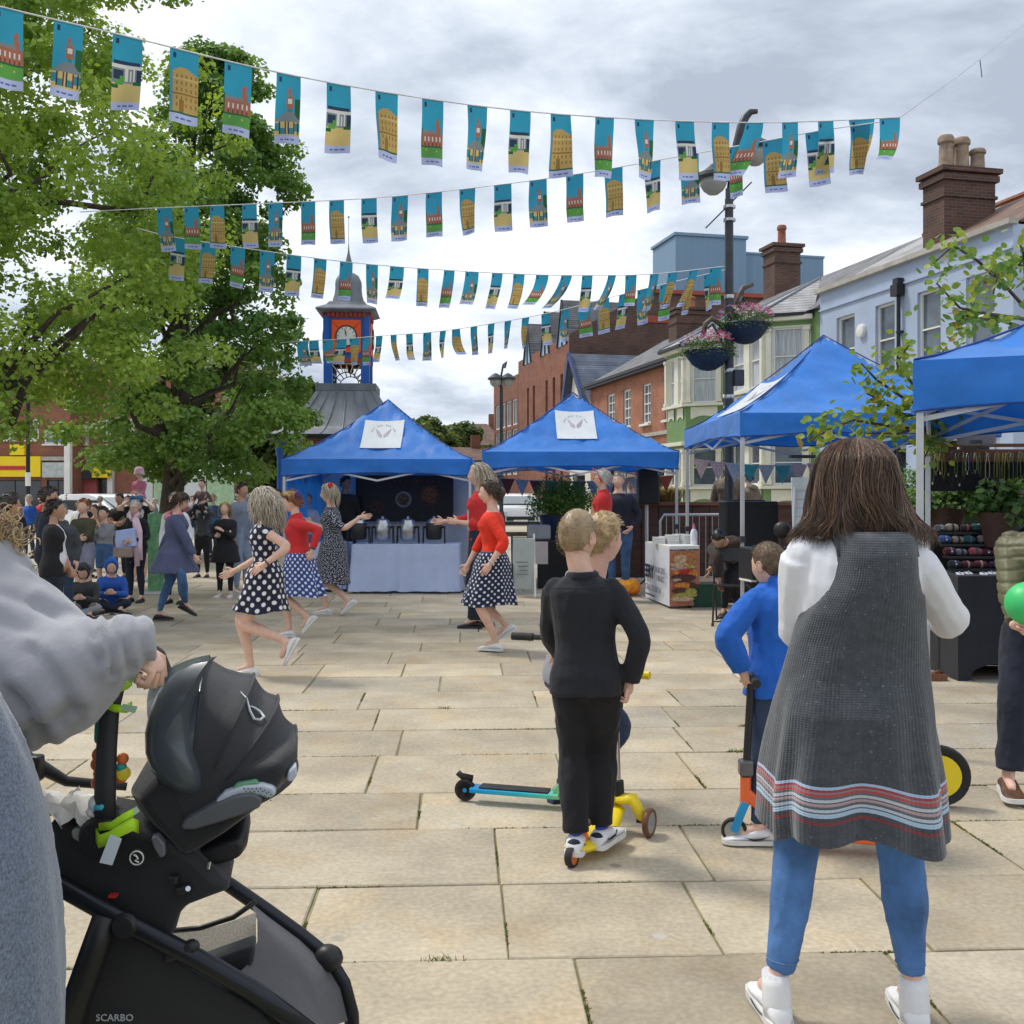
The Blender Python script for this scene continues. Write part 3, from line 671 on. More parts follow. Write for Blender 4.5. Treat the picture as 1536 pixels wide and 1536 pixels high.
MB().box(((xx(112)+xx(150))/2, -0.2, z(713)), (xx(150)-xx(112), 0.5, 0.5)).build('dark_awning', mat('charcoal awning', (0.05, 0.05, 0.06), 0.7), LC)
MB().box(((xx(144)+xx(172))/2, -0.5, z(707)), (xx(172)-xx(144), 0.2, 0.75)).build('yellow_sign', M_yel, LC)
MB().box((xx(168), -0.15, 2.0), (0.3, 0.35, 4.0)).build('pilaster', M_white, LC)
LD, xx, z, L_ = left_building(301, 470, 57, 6.5, 'brick building with pale ground floor behind the dancers and the clock pavilion',
 ([(320, 655, 335, 680), (350, 655, 365, 680), (384, 655, 396, 680)], [(310, 712, 350, 765), (360, 712, 410, 765)]), M_redb)
M_tent = mat('blue canopy fabric', (0.02, 0.22, 0.74), 0.5, 0.10, 2.5, 0.7, 5, trans=0.28, sheen=0.2, spec=0.5)
M_tentpipe = mat('dark blue seam', (0.006, 0.05, 0.26), 0.55)
M_alu = mat('grey white aluminium', (0.55, 0.57, 0.60), 0.4, 0.08, 4, metal=0.35)
M_logo = mat('white print panel', (0.66, 0.70, 0.74), 0.55, 0.05, 3, trans=0.1)
M_ink = mat('grey print', (0.20, 0.20, 0.24), 0.6)
def canopy_h(u, v, rise):
 r = max(abs(u), abs(v)); s = min(abs(u), abs(v)) / max(r, 1e-6)
 base = (1 - r) ** 1.22
 sag = 0.13 * (1 - s ** 2) * math.sin(PI * min(1, r)) ** 0.8 * 0.55
 return rise * (base - sag * 0.7)
def gazebo(name_label, cx, cy, rz, w, dp, hem, rise, logo=None, group=None, seed=0, val=0.27, rot_leg=True):
 rg = random.Random(seed)
 root = empty('gazebo', (cx, cy, 0), rz, name_label, 'gazebo', 'blue pop-up gazebos round the square')
 n = 40; top = hem + val
 mb = MB(); rows = []
 for i in range(n + 1):
  row = []
  for j in range(n + 1):
   u = -1 + 2*j/n; v = -1 + 2*i/n
   z = top + canopy_h(u, v, rise)
   r = max(abs(u), abs(v))
   wv = noise.noise(Vector((u*3 + seed, v*9, 1.3))) * 0.040 + noise.noise(Vector((u*9, v*3.5 + seed, 4.1))) * 0.030 - .034*abs(noise.noise(Vector((u*4 + v*4, (u - v)*14, seed))))
   z += wv * min(1, (1 - r) * 6)
   row.append(Vector((u*w/2, v*dp/2, z)))
  rows.append(row)
 mb.sheet(rows)
 per = []
 m_ = 56
 for k in range(4):
  for j in range(m_):
   t = j / m_
   c = [(-1 + 2*t, -1), (1, -1 + 2*t), (1 - 2*t, 1), (-1, 1 - 2*t)][k]
   per.append((c[0], c[1], t))
 val_rows = []
 for q in range(6):
  f = q / 5; rr = []
  for i, (u, v, t) in enumerate(per):
   lift = 0.05 * math.sin(PI * t) ** 0.7
   fold = noise.noise(Vector((i*0.16, f*2.2, seed*3.3))) * 0.030 * f + noise.noise(Vector((i*0.5, f*1.1, seed))) * 0.012 * f
   out = 1.004 + fold * 0.6
   z = top - f * val + lift * f + noise.noise(Vector((i*0.09, 3, seed))) * 0.02 * f
   rr.append(Vector((u*w/2*out, v*dp/2*out, z)))
  rr.append(rr[0].copy()); val_rows.append(rr)
 mv = MB(); mv.sheet(val_rows)
 co = mb.build('canopy', M_tent, root, 180)
 vo = mv.build('valance', M_tent, root, 180)
 sd = MB()
 for sx in (-1, 1):
  for sy in (-1, 1):
   pts = []
   for k in range(13):
    u = k / 12 * sx; v = k / 12 * sy
    pts.append((u*w/2, v*dp/2, top + canopy_h(u, v, rise) + 0.006))
   MB().tube(pts, 0.008, 5).build('seam', M_tentpipe, root, 180)
 pts = [p for p in val_rows[-1]][:-1]
 MB().tube(pts, 0.007, 5, closed=True).build('hem_tape', M_tentpipe, root, 180)
 for sx in (-1, 1):
  for sy in (-1, 1):
   x, y = sx*(w/2 - .03), sy*(dp/2 - .03)
   l = MB(); l.box((x, y, (top - .02 + 1.0)/2 + 0.0), (0.042, 0.042, top - 1.02)); lo = l.build('leg', M_alu, root, bev=0.004)
   MB().box((x, y, 0.55), (0.034, 0.034, 1.1)).build('inner_tube', M_alu, lo)
   MB().box((x, y, 0.006), (0.10, 0.10, 0.012)).build('foot_plate', M_alu, lo)
   MB().box((x, y, 1.02), (0.058, 0.058, 0.07)).build('clamp', mat('dark plastic', (0.05, 0.05, 0.055), 0.5), lo)
 for (a, b) in (((-1, -1), (1, -1)), ((1, -1), (1, 1)), ((1, 1), (-1, 1)), ((-1, 1), (-1, -1))):
  A = Vector((a[0]*(w/2-.05), a[1]*(dp/2-.05), top - .04)); Bv = Vector((b[0]*(w/2-.05), b[1]*(dp/2-.05), top - .04))
  mid = (A + Bv) / 2; dz = Vector((0, 0, -0.30))
  for p, q in ((A, mid + dz), (A + dz, mid), (mid, Bv + dz), (mid + dz, Bv)):
   MB().bar(p, q, 0.014, 0.03).build('truss_bar', M_alu, root)
 for sx in (-1, 1):
  for sy in (-1, 1):
   MB().bar((sx*(w/2-.06), sy*(dp/2-.06), top - .3), (0, 0, top + rise*0.42), 0.014, 0.026).build('roof_bar', M_alu, root)
 MB().tube([(0, 0, top + rise*.3), (0, 0, top + rise - .01)], 0.02, 8).build('peak_pole', M_alu, root)
 if logo:
  side, u0, u1, r0, r1 = logo
  def sp(a, r):   # a across, r ring 0 peak .. 1 eave
   if side == 'front': u, v = a, -r
   else: u, v = -r, -a
   return Vector((u*w/2, v*dp/2, top + canopy_h(u, v, rise) + 0.022))
  rows = [[sp((u0 + (u1-u0)*j/10), r0 + (r1-r0)*i/8) for j in range(11)] for i in range(9)]
  lo = MB().sheet(rows).build('printed_panel', M_logo, root, 180)
  ms = MB(); uc = (u0+u1)/2; rc = (r0*0.62 + r1*0.38); du = (u1-u0); dr = (r1-r0)
  up = Vector((0, 0, 0.008))
  for s_ in (-1, 1):
   prev = None
   ol = [(0.02, 0.10), (0.10, -0.02), (0.20, -0.12), (0.16, 0.02), (0.12, 0.12), (0.03, 0.2)]
   ms.add([sp(uc + s_*x_*du, rc + y_*dr) + up for x_, y_ in ol], [tuple(range(6)) if s_ < 0 else tuple(range(5, -1, -1))])
   for k in range(9):
    a = R(200 + k*17.5) if s_ < 0 else R(-20 - k*17.5 + 0)
  for k in range(15):
   a = R(195 + k * 150 / 14); x_ = math.cos(a)*0.30; y_ = math.sin(a)*0.30 + 0.06
   if k % 4 == 3: continue
   c_ = [(x_-.012, y_-.02), (x_+.012, y_-.02), (x_+.012, y_+.02), (x_-.012, y_+.02)]
   ms.add([sp(uc + a_*du, rc + b_*dr) + up for a_, b_ in c_], [(0, 1, 2, 3)])
  ms.build('emblem', mat('faint emblem print', (0.42, 0.38, 0.42), 0.6), lo)
 return root
T1 = gazebo('leftmost blue gazebo, over the black menu board and the food warmers', -2.12, 17.55, 0.0, 2.98, 2.98, 1.80, 1.06, ('front', -0.22, 0.22, 0.30, 0.74), seed=1)
T2 = gazebo('blue gazebo in the middle behind the two boys on scooters', (859-768)/F*17.3, 17.2, 0.02, 3.02, 3.0, 1.90, 1.05, ('front', -0.22, 0.20, 0.27, 0.70), seed=2)
T3 = gazebo('tall blue gazebo over the burger banner table with a white panel on its left slope', 4.0, 13.15, 0.02, 2.95, 3.3, 2.17, 1.12, ('left', -0.40, 0.40, 0.43, 0.84), seed=3)
T4 = gazebo('nearest blue gazebo at the right edge over the jewellery stall', 4.41, 6.81, -0.40, 3.15, 3.1, 2.02, 0.80, None, seed=4, val=0.30)
M_wallw = mat('white gazebo wall', (0.68, 0.69, 0.72), 0.6, 0.05, 2, 0.2, 5)
M_menu = mat('black menu board', (0.012, 0.012, 0.014), 0.5, 0.2, 4)
x0 = P(425, 0, 16.05).x; x1 = P(712, 0, 16.05).x
def wavy_cloth(a, b, z0, z1, amp, name, mt, parent, nx=30, seed=0):
 a = Vector(a); b = Vector(b); d = (b - a); nrm = Vector((-d.y, d.x, 0)).normalized(); rows = []
 for i in range(9):
  z = z0 + (z1 - z0) * i / 8
  rows.append([Vector((a.x + d.x*j/nx, a.y + d.y*j/nx, z)) + nrm * (amp * noise.noise(Vector((j*0.35 + seed, i*0.15, 2)))) for j in range(nx + 1)])
 return MB().sheet(rows).build(name, mt, parent, 180)
tw = wavy_cloth((-1.44, 1.40, 0), (1.44, 1.40, 0), 0.02, 1.95, 0.05, 'back_wall', M_wallw, T1)
tb = wavy_cloth((-1.43, -1.40, 0), (-1.43, 1.40, 0), 0.02, 1.95, 0.08, 'side_wall', M_tent, T1, seed=4)
mbd = empty('menu_board', (P(605, 0, 18.5).x, 18.72, 0), 0, 'large black board with round food pictures hung on the back wall of the first gazebo', 'menu board')
bw = 1.78; z0, z1 = CH + (738-782)/F*18.7, CH + (738-713)/F*18.7
MB().box((0, 0, (z0+z1)/2), (bw, 0.03, z1 - z0)).build('board', M_menu, mbd)
def dish(x, z, r, cols):
 for k, (rr, c) in enumerate(cols):
  m_ = MB(); m_.lathe([(r*rr, 0), (r*rr, 0.006 + k*0.004)], (x, -0.016, z), 20, axis=(0, -1, 0)); m_.build('food_picture', c, mbd)
M_f1 = mat('pale plate print', (0.22, 0.22, 0.22), 0.5); M_f2 = mat('stew print', (0.16, 0.09, 0.04), 0.6, 0.5, 25); M_f3 = mat('brown food print', (0.10, 0.035, 0.02), 0.6, 0.5, 30); M_f4 = mat('orange food print', (0.20, 0.07, 0.03), 0.6, 0.6, 22)
zc_ = (z0+z1)/2
dish(-0.02, zc_ - 0.02, 0.15, [(1, M_f1), (0.72, M_f2)]); dish(0.46, zc_ + 0.06, 0.2, [(1, M_f3), (0.7, M_f4)]); dish(-0.5, zc_ - 0.16, 0.13, [(1, M_f3)])
tx = MB()
for k in range(13): tx.box((-0.58 + k*0.1, -0.018, z1 - 0.11), (0.06 if k % 3 else 0.03, 0.01, 0.05))
tag(tx.build('lettering', mat('dull red print', (0.12, 0.02, 0.03), 0.6), mbd), kind='stuff')
M_cloth = mat('pale blue tablecloth', (0.42, 0.50, 0.72), 0.85, 0.05, 3, 0.3, 20, sheen=0.2)
def cloth_table(name, label, xa, xb, y, dpt, h, mt, drop=0.66, seed=0, clabel=None, legs=True):
 root = empty(name, ((xa+xb)/2, y, 0), 0, label, 'table')
 w = xb - xa
 MB().box((0, dpt/2, h - .02), (w, dpt, 0.035)).build('tabletop', M_white, root)
 for sx in (-1, 1):
  for yy in (0.06, dpt - .06): MB().tube([(sx*(w/2 - .08), yy, 0), (sx*(w/2 - .08), yy, h - .03)], 0.014, 6).build('leg', M_alu, root)
 n = 44; cl = MB(); rows = []
 per = []
 for k, (ax, ay, bx, by) in enumerate(((-1, 1, -1, -1), (-1, -1, 1, -1), (1, -1, 1, 1))):
  nn = 10 if k != 1 else n
  for j in range(nn + (1 if k == 2 else 0)):
   t = j/nn; per.append((ax + (bx-ax)*t, ay + (by-ay)*t))
 for q in range(9):
  f = q/8; r_ = []
  for i, (a, b) in enumerate(per):
   fl = noise.noise(Vector((i*0.28 + seed, f*.6, 7))) * 0.07 * f + 0.012 + 0.05*f*f
   r_.append(Vector((a*(w/2 + fl), dpt/2 + b*(dpt/2 + fl), h + 0.004 - f*drop + 0.015*noise.noise(Vector((i*.2, 0, seed)))*f)))
  rows.append(r_)
 cl.sheet(rows)
 cl.add([(-w/2-.012, -.012, h + .004), (w/2+.012, -.012, h+.004), (w/2+.012, dpt+.012, h+.004), (-w/2-.012, dpt+.012, h+.004)], [(0, 1, 2, 3)])
 co = cl.build('tablecloth', mt, None, 180); co.location = root.location
 tag(co, clabel, 'tablecloth')
 return root
ta = P(528, 0, 15.6).x; tb_ = P(687, 0, 15.6).x
cloth_table('folding_table', 'folding table under the pale blue cloth carrying the row of urns', ta, tb_, 15.65, 0.75, 0.74, M_cloth, 0.71, 1, 'pale blue tablecloth below the row of metal urns')
cloth_table('folding_table', 'folding table under the blue cloth behind the dancer in navy print', P(462, 0, 15.9).x, P(517, 0, 15.9).x, 15.9, 0.75, 0.74, M_cloth, 0.70, 5, 'short blue tablecloth left of the longer one, behind the dancers')
M_steel = mat('steel', (0.45, 0.46, 0.48), 0.25, 0.1, 5, metal=0.9)
def urn(px, label, mt):
 u = empty('food_warmer', (P(px, 0, 15.95).x, 15.95, 0.75), 0, label, 'food warmer', 'food warmers on the pale blue table')
 MB().lathe([(0.10, 0.06), (0.125, 0.09), (0.13, 0.30), (0.115, 0.32)], (0, 0, 0), 18).build('pot', mt, u, 40)
 MB().lathe([(0.115, 0.32), (0.10, 0.36), (0.05, 0.385), (0.02, 0.39), (0.022, 0.42), (0.0, 0.425)], (0, 0, 0), 18).build('lid', M_steel, u, 40)
 for s_ in (-1, 1):
  for t_ in (-1, 1): MB().tube([(s_*0.17, t_*0.08, 0), (s_*0.16, t_*0.06, 0.26)], 0.008, 6).build('leg', M_black, u)
  MB().tube([(s_*0.17, -0.08, .24), (s_*0.17, 0.08, .24), (s_*.12, .08, .24)], 0.008, 6).build('handle', M_black, u)
 MB().tube([(0.17*math.cos(a), 0.1*math.sin(a), 0.26) for a in [k*PI/8 for k in range(16)]], 0.012, 6, closed=True).build('rim', M_black, u)
for px, lb, mt in ((538, 'leftmost food warmer, dark bowl half hidden by the standing man', M_black), (574, 'second food warmer from the left, low with a knobbed lid', M_steel), (612, 'third food warmer with a steel pot and white badge', M_steel), (651, 'rightmost food warmer, dark pot with an orange badge', M_black)): urn(px, lb, mt)
CD = 28.0; cxp = P(523, 0, CD + 1.9).x
K = empty('clock_pavilion', (cxp, CD + 1.9, 0), 0.06, 'market clock pavilion with blue and orange clock tower and slate bell roof', 'clock tower')
M_cblue = mat('royal blue paint', (0.015, 0.11, 0.46), 0.4, 0.08, 3)
M_corange = mat('orange paint', (0.92, 0.11, 0.012), 0.45, 0.06, 3)
M_cred = mat('dull red paint', (0.36, 0.06, 0.045), 0.5)
M_cream2 = mat('ivory paint', (0.62, 0.52, 0.36), 0.5)
zz = lambda py, d=CD + 1.2: CH + (HY - py)/F*d
def ring_sq(h, z): return [Vector((-h, -h, z)), Vector((h, -h, z)), Vector((h, h, z)), Vector((-h, h, z))]
rr = []; z_e, z_t = zz(652, CD), zz(583)
for k in range(11):
 t = k/10; hh = 2.05 - (2.05 - 0.80) * (t ** 0.62); rr.append(ring_sq(hh, z_e + (z_t - z_e)*t))
MB().loft(rr).build('lower_roof', M_lead, K, 40)
MB().box((0, 0, z_e - .05), (4.25, 4.25, 0.12)).build('eaves', M_black, K)
for k in range(-3, 4):
 pts = []
 for q in range(11):
  t = q/10; hh = 2.05 - (2.05 - 0.80) * (t ** 0.62); pts.append((k/3.5*hh, -hh - .01, z_e + (z_t - z_e)*t + .005))
 MB().tube(pts, 0.018, 5).build('roof_roll', M_lead, K)
MB().box((0, 0, z_t + 0.04), (1.7, 1.7, 0.2)).build('kerb', M_lead, K)
for sx in (-1, 1):
 for sy in (-1, 1):
  MB().lathe([(0.13, 0), (0.13, .3), (.09, .36), (.08, 2.5), (.12, 2.6), (.14, z_e - .1)], (sx*1.7, sy*1.7, 0), 12).build('column', M_cblue, K, 40)
  MB().box((sx*.62, sy*1.7, z_e - .2), (.9, .12, .16)).build('beam', M_redb, K)
zb, zm, zt_ = z_t + .12, zz(541), zz(473)
hw = 0.62
for sx in (-1, 1):
 for sy in (-1, 1):
  MB().box((sx*(hw - .09), sy*(hw - .09), (zb + zm)/2), (0.24, 0.24, zm - zb)).build('corner_post', M_cblue, K)
  MB().box((sx*(hw - .04), sy*(hw - .04), (zm + zt_)/2), (0.16, 0.16, zt_ - zm)).build('corner_post', M_cblue, K)
for a in range(4):
 T = Matrix.Rotation(a*PI/2, 4, 'Z')
 m_ = MB(T); m_.box((0, -hw + .05, zm + .02), (2*hw - .2, 0.1, 0.13)); m_.build('red_band', M_cred, K)
 m_ = MB(T); m_.box((0, -hw + .04, (zm + zt_)/2 + .04), (2*hw - .12, 0.08, zt_ - zm - .1)); m_.build('blue_panel', M_cblue, K)
 m_ = MB(T); m_.box((0, -hw - .02, (zm + zt_)/2 + .06), (0.82, 0.06, 0.92)); m_.build('orange_panel', M_corange, K)
 fc = MB(T); fc.lathe([(0.29, 0), (0.29, 0.03), (0.26, 0.04)], (0, -hw - .05, (zm+zt_)/2 + .06), 28, axis=(0, -1, 0)); fo = fc.build('clock_face', M_white, K, 40)
 rg_ = MB(T); rg_.tube([(0.29*math.cos(q*PI/14), -hw - .09, (zm+zt_)/2 + .06 + 0.29*math.sin(q*PI/14)) for q in range(28)], 0.018, 6, closed=True); rg_.build('bezel', M_black, fo)
 for q in range(12):
  an = q*PI/6; c_, s_ = math.sin(an), math.cos(an)
  n_ = MB(T); n_.bar((c_*.2, -hw - .095, (zm+zt_)/2 + .06 + s_*.2), (c_*.255, -hw - .095, (zm+zt_)/2 + .06 + s_*.255), 0.016, 0.012); n_.build('numeral', M_black, fo)
 for an, ln in ((R(-12), 0.21), (R(-2), 0.14)):
  n_ = MB(T); n_.bar((0, -hw - .105, (zm+zt_)/2 + .06), (math.sin(an)*ln, -hw - .105, (zm+zt_)/2 + .06 + math.cos(an)*ln), 0.02, 0.012); n_.build('hand', M_black, fo)
 for sx in (-1, 1):
  for sz in (-1, 1):
   n_ = MB(T); n_.bar((sx*.22, -hw - .055, (zm+zt_)/2 + .06 + sz*.24), (sx*.42, -hw - .055, (zm+zt_)/2 + .06 + sz*.44), 0.02, 0.012); n_.build('diagonal_bar', M_cred, K)
 for k in range(9):
  n_ = MB(T); n_.box((-.50 + k*.125, -hw - .03, zt_ + .03), (0.08, 0.08, 0.12)); n_.build('dentil', M_cred, K)
 m_ = MB(T); m_.box((0, -hw + .02, zt_ + .02), (2*hw, 0.06, 0.16)); m_.build('frieze', M_cred, K)
 arc = MB(T); cz = zb + .02; arc.tube([(0.34*math.cos(q*PI/16), -hw + .06, cz + 0.34*math.sin(q*PI/16)) for q in range(17)], 0.014, 6); arc.build('arch_bar', M_black, K)
 for q in range(1, 10):
  an = q*PI/10; c_, s_ = math.cos(an), math.sin(an); L_ = min(0.44/max(abs(c_), 1e-3), (zm - .1 - cz)/max(s_, 1e-3))
  n_ = MB(T); n_.bar((c_*.35, -hw + .06, cz + s_*.35), (c_*L_, -hw + .06, cz + s_*L_), 0.024 if abs(c_) > .2 else .02, 0.03); n_.build('ray_bar', M_cream2, K)
 for sx in (-1, 1):
  n_ = MB(T); n_.box((sx*.44, -hw + .06, (zb+zm)/2), (0.035, 0.05, zm - zb)); n_.build('jamb', M_cream2, K)
 n_ = MB(T); n_.box((0, -hw + .06, zm - .07), (.88, 0.05, 0.035)); n_.build('head_rail', M_cream2, K)
MB().ball((0.06, 0, zm - .2), (0.09, .09, .1)).build('bell', M_black, K, 180)
rr = [ring_sq(0.70, zt_ + .10), ring_sq(0.86, zt_ + .17), ring_sq(0.84, zt_ + .21), ring_sq(0.58, zt_ + .34), ring_sq(.50, zt_ + .44)]
MB().loft(rr).build('cornice_roof', M_lead, K)
prof = [(0.50, .42), (.47, .56), (.42, .72), (.40, .88), (.405, 1.0), (.39, 1.12), (.32, 1.25), (.19, 1.33), (.09, 1.37), (.05, 1.45)]
rr = []
for r_, h_ in prof: rr.append([Vector((r_*math.cos(PI/8 + q*PI/4), r_*math.sin(PI/8 + q*PI/4), zt_ + h_)) for q in range(8)])
MB().loft(rr).build('bell_roof', M_lead, K, 30)
zf = zt_ + 1.42
MB().lathe([(0.05, 0), (.035, .12), (.05, .18), (.095, .26), (.07, .36), (.035, .5), (.02, .62), (.008, .8), (.006, 1.55)], (0, 0, zf), 12).build('finial', M_lead, K, 40)
MB().ball((0, 0, zf + 1.57), 0.03, 6, 8).build('finial_ball', M_lead, K, 180)
M_post = mat('dark grey lamp paint', (0.035, 0.04, 0.052), 0.45, 0.15, 6)
PD = 15.6; pxl = P(1094, 0, PD).x
LP = empty('lamp_post', (pxl, PD, 0), 0, 'tall dark grey lamp post with hanging flower baskets standing behind the third gazebo', 'lamp post')
ztop = CH + (HY - 283)/F*PD
MB().lathe([(0.14, 0), (0.14, .9), (.10, 1.0), (.075, 1.1), (.068, 3.0), (.06, ztop)], (0, 0, 0), 14).build('pole', M_post, LP, 40)
for z_ in (2.65, 3.0, 3.4, 4.52): MB().lathe([(0.075, -.03), (.082, 0), (.075, .03)], (0, 0, z_), 14).build('collar', M_steel, LP, 40)
for z_ in (ztop - .28, ztop - .48): MB().lathe([(0.07, -.03), (.095, -.02), (.095, .02), (.07, .03)], (0, 0, z_), 14).build('bracket_clamp', M_steel, LP, 40)
MB().bar((-.36, 0, ztop - .6), (0.34, 0, ztop + .1), 0.02).build('banner_arm', M_post, LP)
MB().box((0.14, -0.02, CH + (HY-567)/F*PD), (0.14, 0.12, 0.24)).build('junction_box', M_post, LP)
LD_ = 19.5; L2 = empty('twin_lamp', (P(1092, 0, LD_).x, LD_, 0), 0, 'twin lantern street lamp with curved swan neck behind the first row of bunting flags', 'street lamp')
zt2 = CH + (HY - 250)/F*LD_
MB().lathe([(0.15, 0), (0.14, 1.0), (.07, 1.2), (.05, zt2 - .6)], (0, 0.05, 0), 14).build('pole', M_post, L2, 40)
def pl2(px, py):
 v = P(px, py, LD_); return Vector((v.x - L2.location.x, 0, v.z))
MB().tube([pl2(1092, 330), pl2(1094, 290), pl2(1100, 250), pl2(1106, 215), pl2(1112, 190), pl2(1118, 176), pl2(1126, 168), pl2(1136, 167)], [.05, .06, .075, .085, .085, .08, .06, .045], 10).build('swan_neck', M_post, L2, 180)
for (a, b, s_) in ((pl2(1070, 270), 0.30, 1), (pl2(1133, 226), 0.30, 1)):
 m_ = MB(); m_.lathe([(0.05, .30), (.11, .24), (.2, .17), (.34, .10), (.36, .03), (.32, 0)], a, 20); h_ = m_.build('lamp_hood', M_post, L2, 40)
 m_ = MB(); m_.lathe([(0.26, 0), (.25, -.1), (.19, -.2), (.10, -.27), (0.01, -.29)], a, 20); m_.build('glass_bowl', mat('frosted bowl', (0.62, 0.62, 0.58), 0.25, 0.08, 3, trans=0.5), h_, 180)
 MB().tube([a + Vector((0, 0, .28)), a*.55 + pl2(1100, 250)*.45 + Vector((0, 0, .15)), pl2(1098, 262)], 0.035, 8).build('lamp_arm', M_post, L2, 180)
M_pet = [mat('pink petals', (0.62, 0.10, 0.20), 0.6, 0.2, 30), mat('lilac petals', (0.36, 0.25, 0.55), 0.6, 0.2, 30), mat('pale petals', (0.7, 0.55, 0.5), 0.6, 0.2, 30)]
M_leafb = mat('basket leaves', (0.085, 0.16, 0.03), 0.6, 0.35, 25, trans=0.3)
M_bskt = mat('basket liner', (0.012, 0.03, 0.06), 0.7, 0.2, 12, 0.6, 60)
def basket(px, py, label, dd, dz=0):
 c = P(px, py, dd)
 b_ = empty('hanging_basket', c, 0, label, 'hanging basket', 'flower baskets on the lamp post')
 MB().lathe([(0.02, -.30), (.12, -.28), (.24, -.20), (.33, -.08), (.37, 0.0), (.35, .02), (.1, .03)], (0, 0, 0), 20).build('bowl', M_bskt, b_, 60)
 MB().tube([(.37*math.cos(q*PI/12), .37*math.sin(q*PI/12), 0) for q in range(24)], 0.012, 6, closed=True).build('rim', M_post, b_)
 rg = random.Random(px); lf = MB(); fl = MB()
 for k in range(1500):
  a = rg.uniform(0, 2*PI); r_ = 0.44*math.sqrt(rg.random()); h = 0.22*math.sqrt(max(0, 1 - (r_/.46)**2))*rg.uniform(.2, 1.1) - (0.14*rg.random() if r_ > .34 else 0)
  p = Vector((r_*math.cos(a), r_*math.sin(a), h)); s_ = rg.uniform(.012, .028)
  t = Vector((rg.gauss(0,1), rg.gauss(0,1), rg.gauss(0,.6))).normalized(); u = t.orthogonal().normalized()
  lf.add([p, p + (t+u)*s_*.6, p + t*s_*1.6, p + (t-u)*s_*.6], [(0, 1, 2, 3)])
 for k in range(170):
  a = rg.uniform(0, 2*PI); r_ = 0.42*math.sqrt(rg.random()); p = Vector((r_*math.cos(a), r_*math.sin(a), 0.22*math.sqrt(max(0, 1 - (r_/.46)**2)) + rg.uniform(-.02, .1)))
  ci = 0 if rg.random() < (.75 if p.x > -.1 else .35) else rg.choice((1, 2))
  for q in range(5):
   an = q*2*PI/5 + rg.random()*.4; d1 = Vector((math.cos(an), math.sin(an)*.6 - .4, .6*math.sin(an) + .2)); s_ = .022
   fl.add([p, p + d1*s_ + Vector((s_*.4, 0, 0)), p + d1*s_*1.6, p + d1*s_ - Vector((s_*.4, 0, 0))], [(0, 1, 2, 3)], m=ci)
 tag(lf.build('leaves', M_leafb, b_), kind='stuff'); tag(fl.build('flowers', M_pet, b_), kind='stuff')
 return b_
basket(1118, 487, 'right hanging basket with pink and lilac flowers, higher on the lamp post', PD)
basket(1062, 527, 'left hanging basket with pink flowers and trailing leaves, lower on the lamp post', PD)
for px, py, s_ in ((1118, 487, 1), (1062, 527, -1)):
 c = P(px, py, PD); c = Vector((c.x - pxl, 0, c.z))
 MB().tube([(0, 0, c.z - .25), (c.x*.4, 0, c.z + .2), (c.x*.8, 0, c.z + .42), (c.x, 0, c.z + .35)], .02, 8).build('basket_arm', M_post, LP, 180)
 for q in range(3):
  an = q*2*PI/3; MB().tube([(c.x, 0, c.z + .36), (c.x + .36*math.cos(an), .36*math.sin(an), c.z)], .004, 4).build('chain', M_steel, LP)
MB().tube([Vector((P(1106, 480, PD).x - pxl, 0.1, P(0, 480, PD).z)), Vector((P(1108, 450, PD).x - pxl, .1, P(0, 450, PD).z)), Vector((P(1117, 430, PD).x - pxl, .1, P(0, 430, PD).z)), Vector((P(1132, 424, PD).x - pxl, .1, P(0, 424, PD).z))], [.05, .05, .045, .03], 8).build('scroll', mat('bronze grey', (0.10, 0.085, 0.07), 0.5), LP, 180)
MB().tube([Vector((P(a, b, PD).x - pxl, .1, P(0, b, PD).z)) for a, b in ((1056, 502), (1060, 484), (1070, 476), (1082, 484), (1090, 495))], [.03, .04, .045, .04, .03], 8).build('scroll', MATS['bronze grey'], LP, 180)
SD = 31.0; SL = empty('street_lamp', (P(752, 0, SD).x, SD, 0), 0, 'slim distant street lamp with two small lanterns and a curled top near the far houses', 'street lamp')
MB().lathe([(0.13, 0), (.12, .8), (.06, 1.0), (.05, 4.75)], (0, 0, 0), 10).build('pole', M_post, SL, 40)
MB().tube([(-.02, 0, 4.7), (.0, 0, 5.1), (.06, 0, 5.4), (.16, 0, 5.5), (.1, 0, 5.3)], .03, 8).build('curl', M_post, SL, 180)
MB().bar((-.3, 0, 5.0), (.3, 0, 5.1), .03).build('cross_arm', M_post, SL)
for sx in (-.17, .2):
 m_ = MB(); m_.lathe([(0.02, .1), (.1, .06), (.24, -.05), (.24, -.1)], (sx, 0, 5.05), 12); h_ = m_.build('lamp_hood', M_post, SL, 40)
 m_ = MB(); m_.lathe([(0.19, -.1), (.16, -.24), (.08, -.32), (.01, -.34)], (sx, 0, 5.05), 12); m_.build('glass_bowl', MATS['frosted bowl'], h_, 180)
BP = empty('sign_post', (P(42, 0, 34).x, 34, 0), 0, 'thin black post with white bands in front of the yellow shop sign', 'post')
MB().tube([(0, 0, 0), (0, 0, 5.6)], .07, 8).build('pole', M_black, BP, 40)
for z_ in (1.75, .9): MB().tube([(0, 0, z_), (0, 0, z_ + .45)], .09, 8).build('white_band', M_white, BP, 40)
FW, FH = 0.235, 0.58
NU, NV = 18, 42
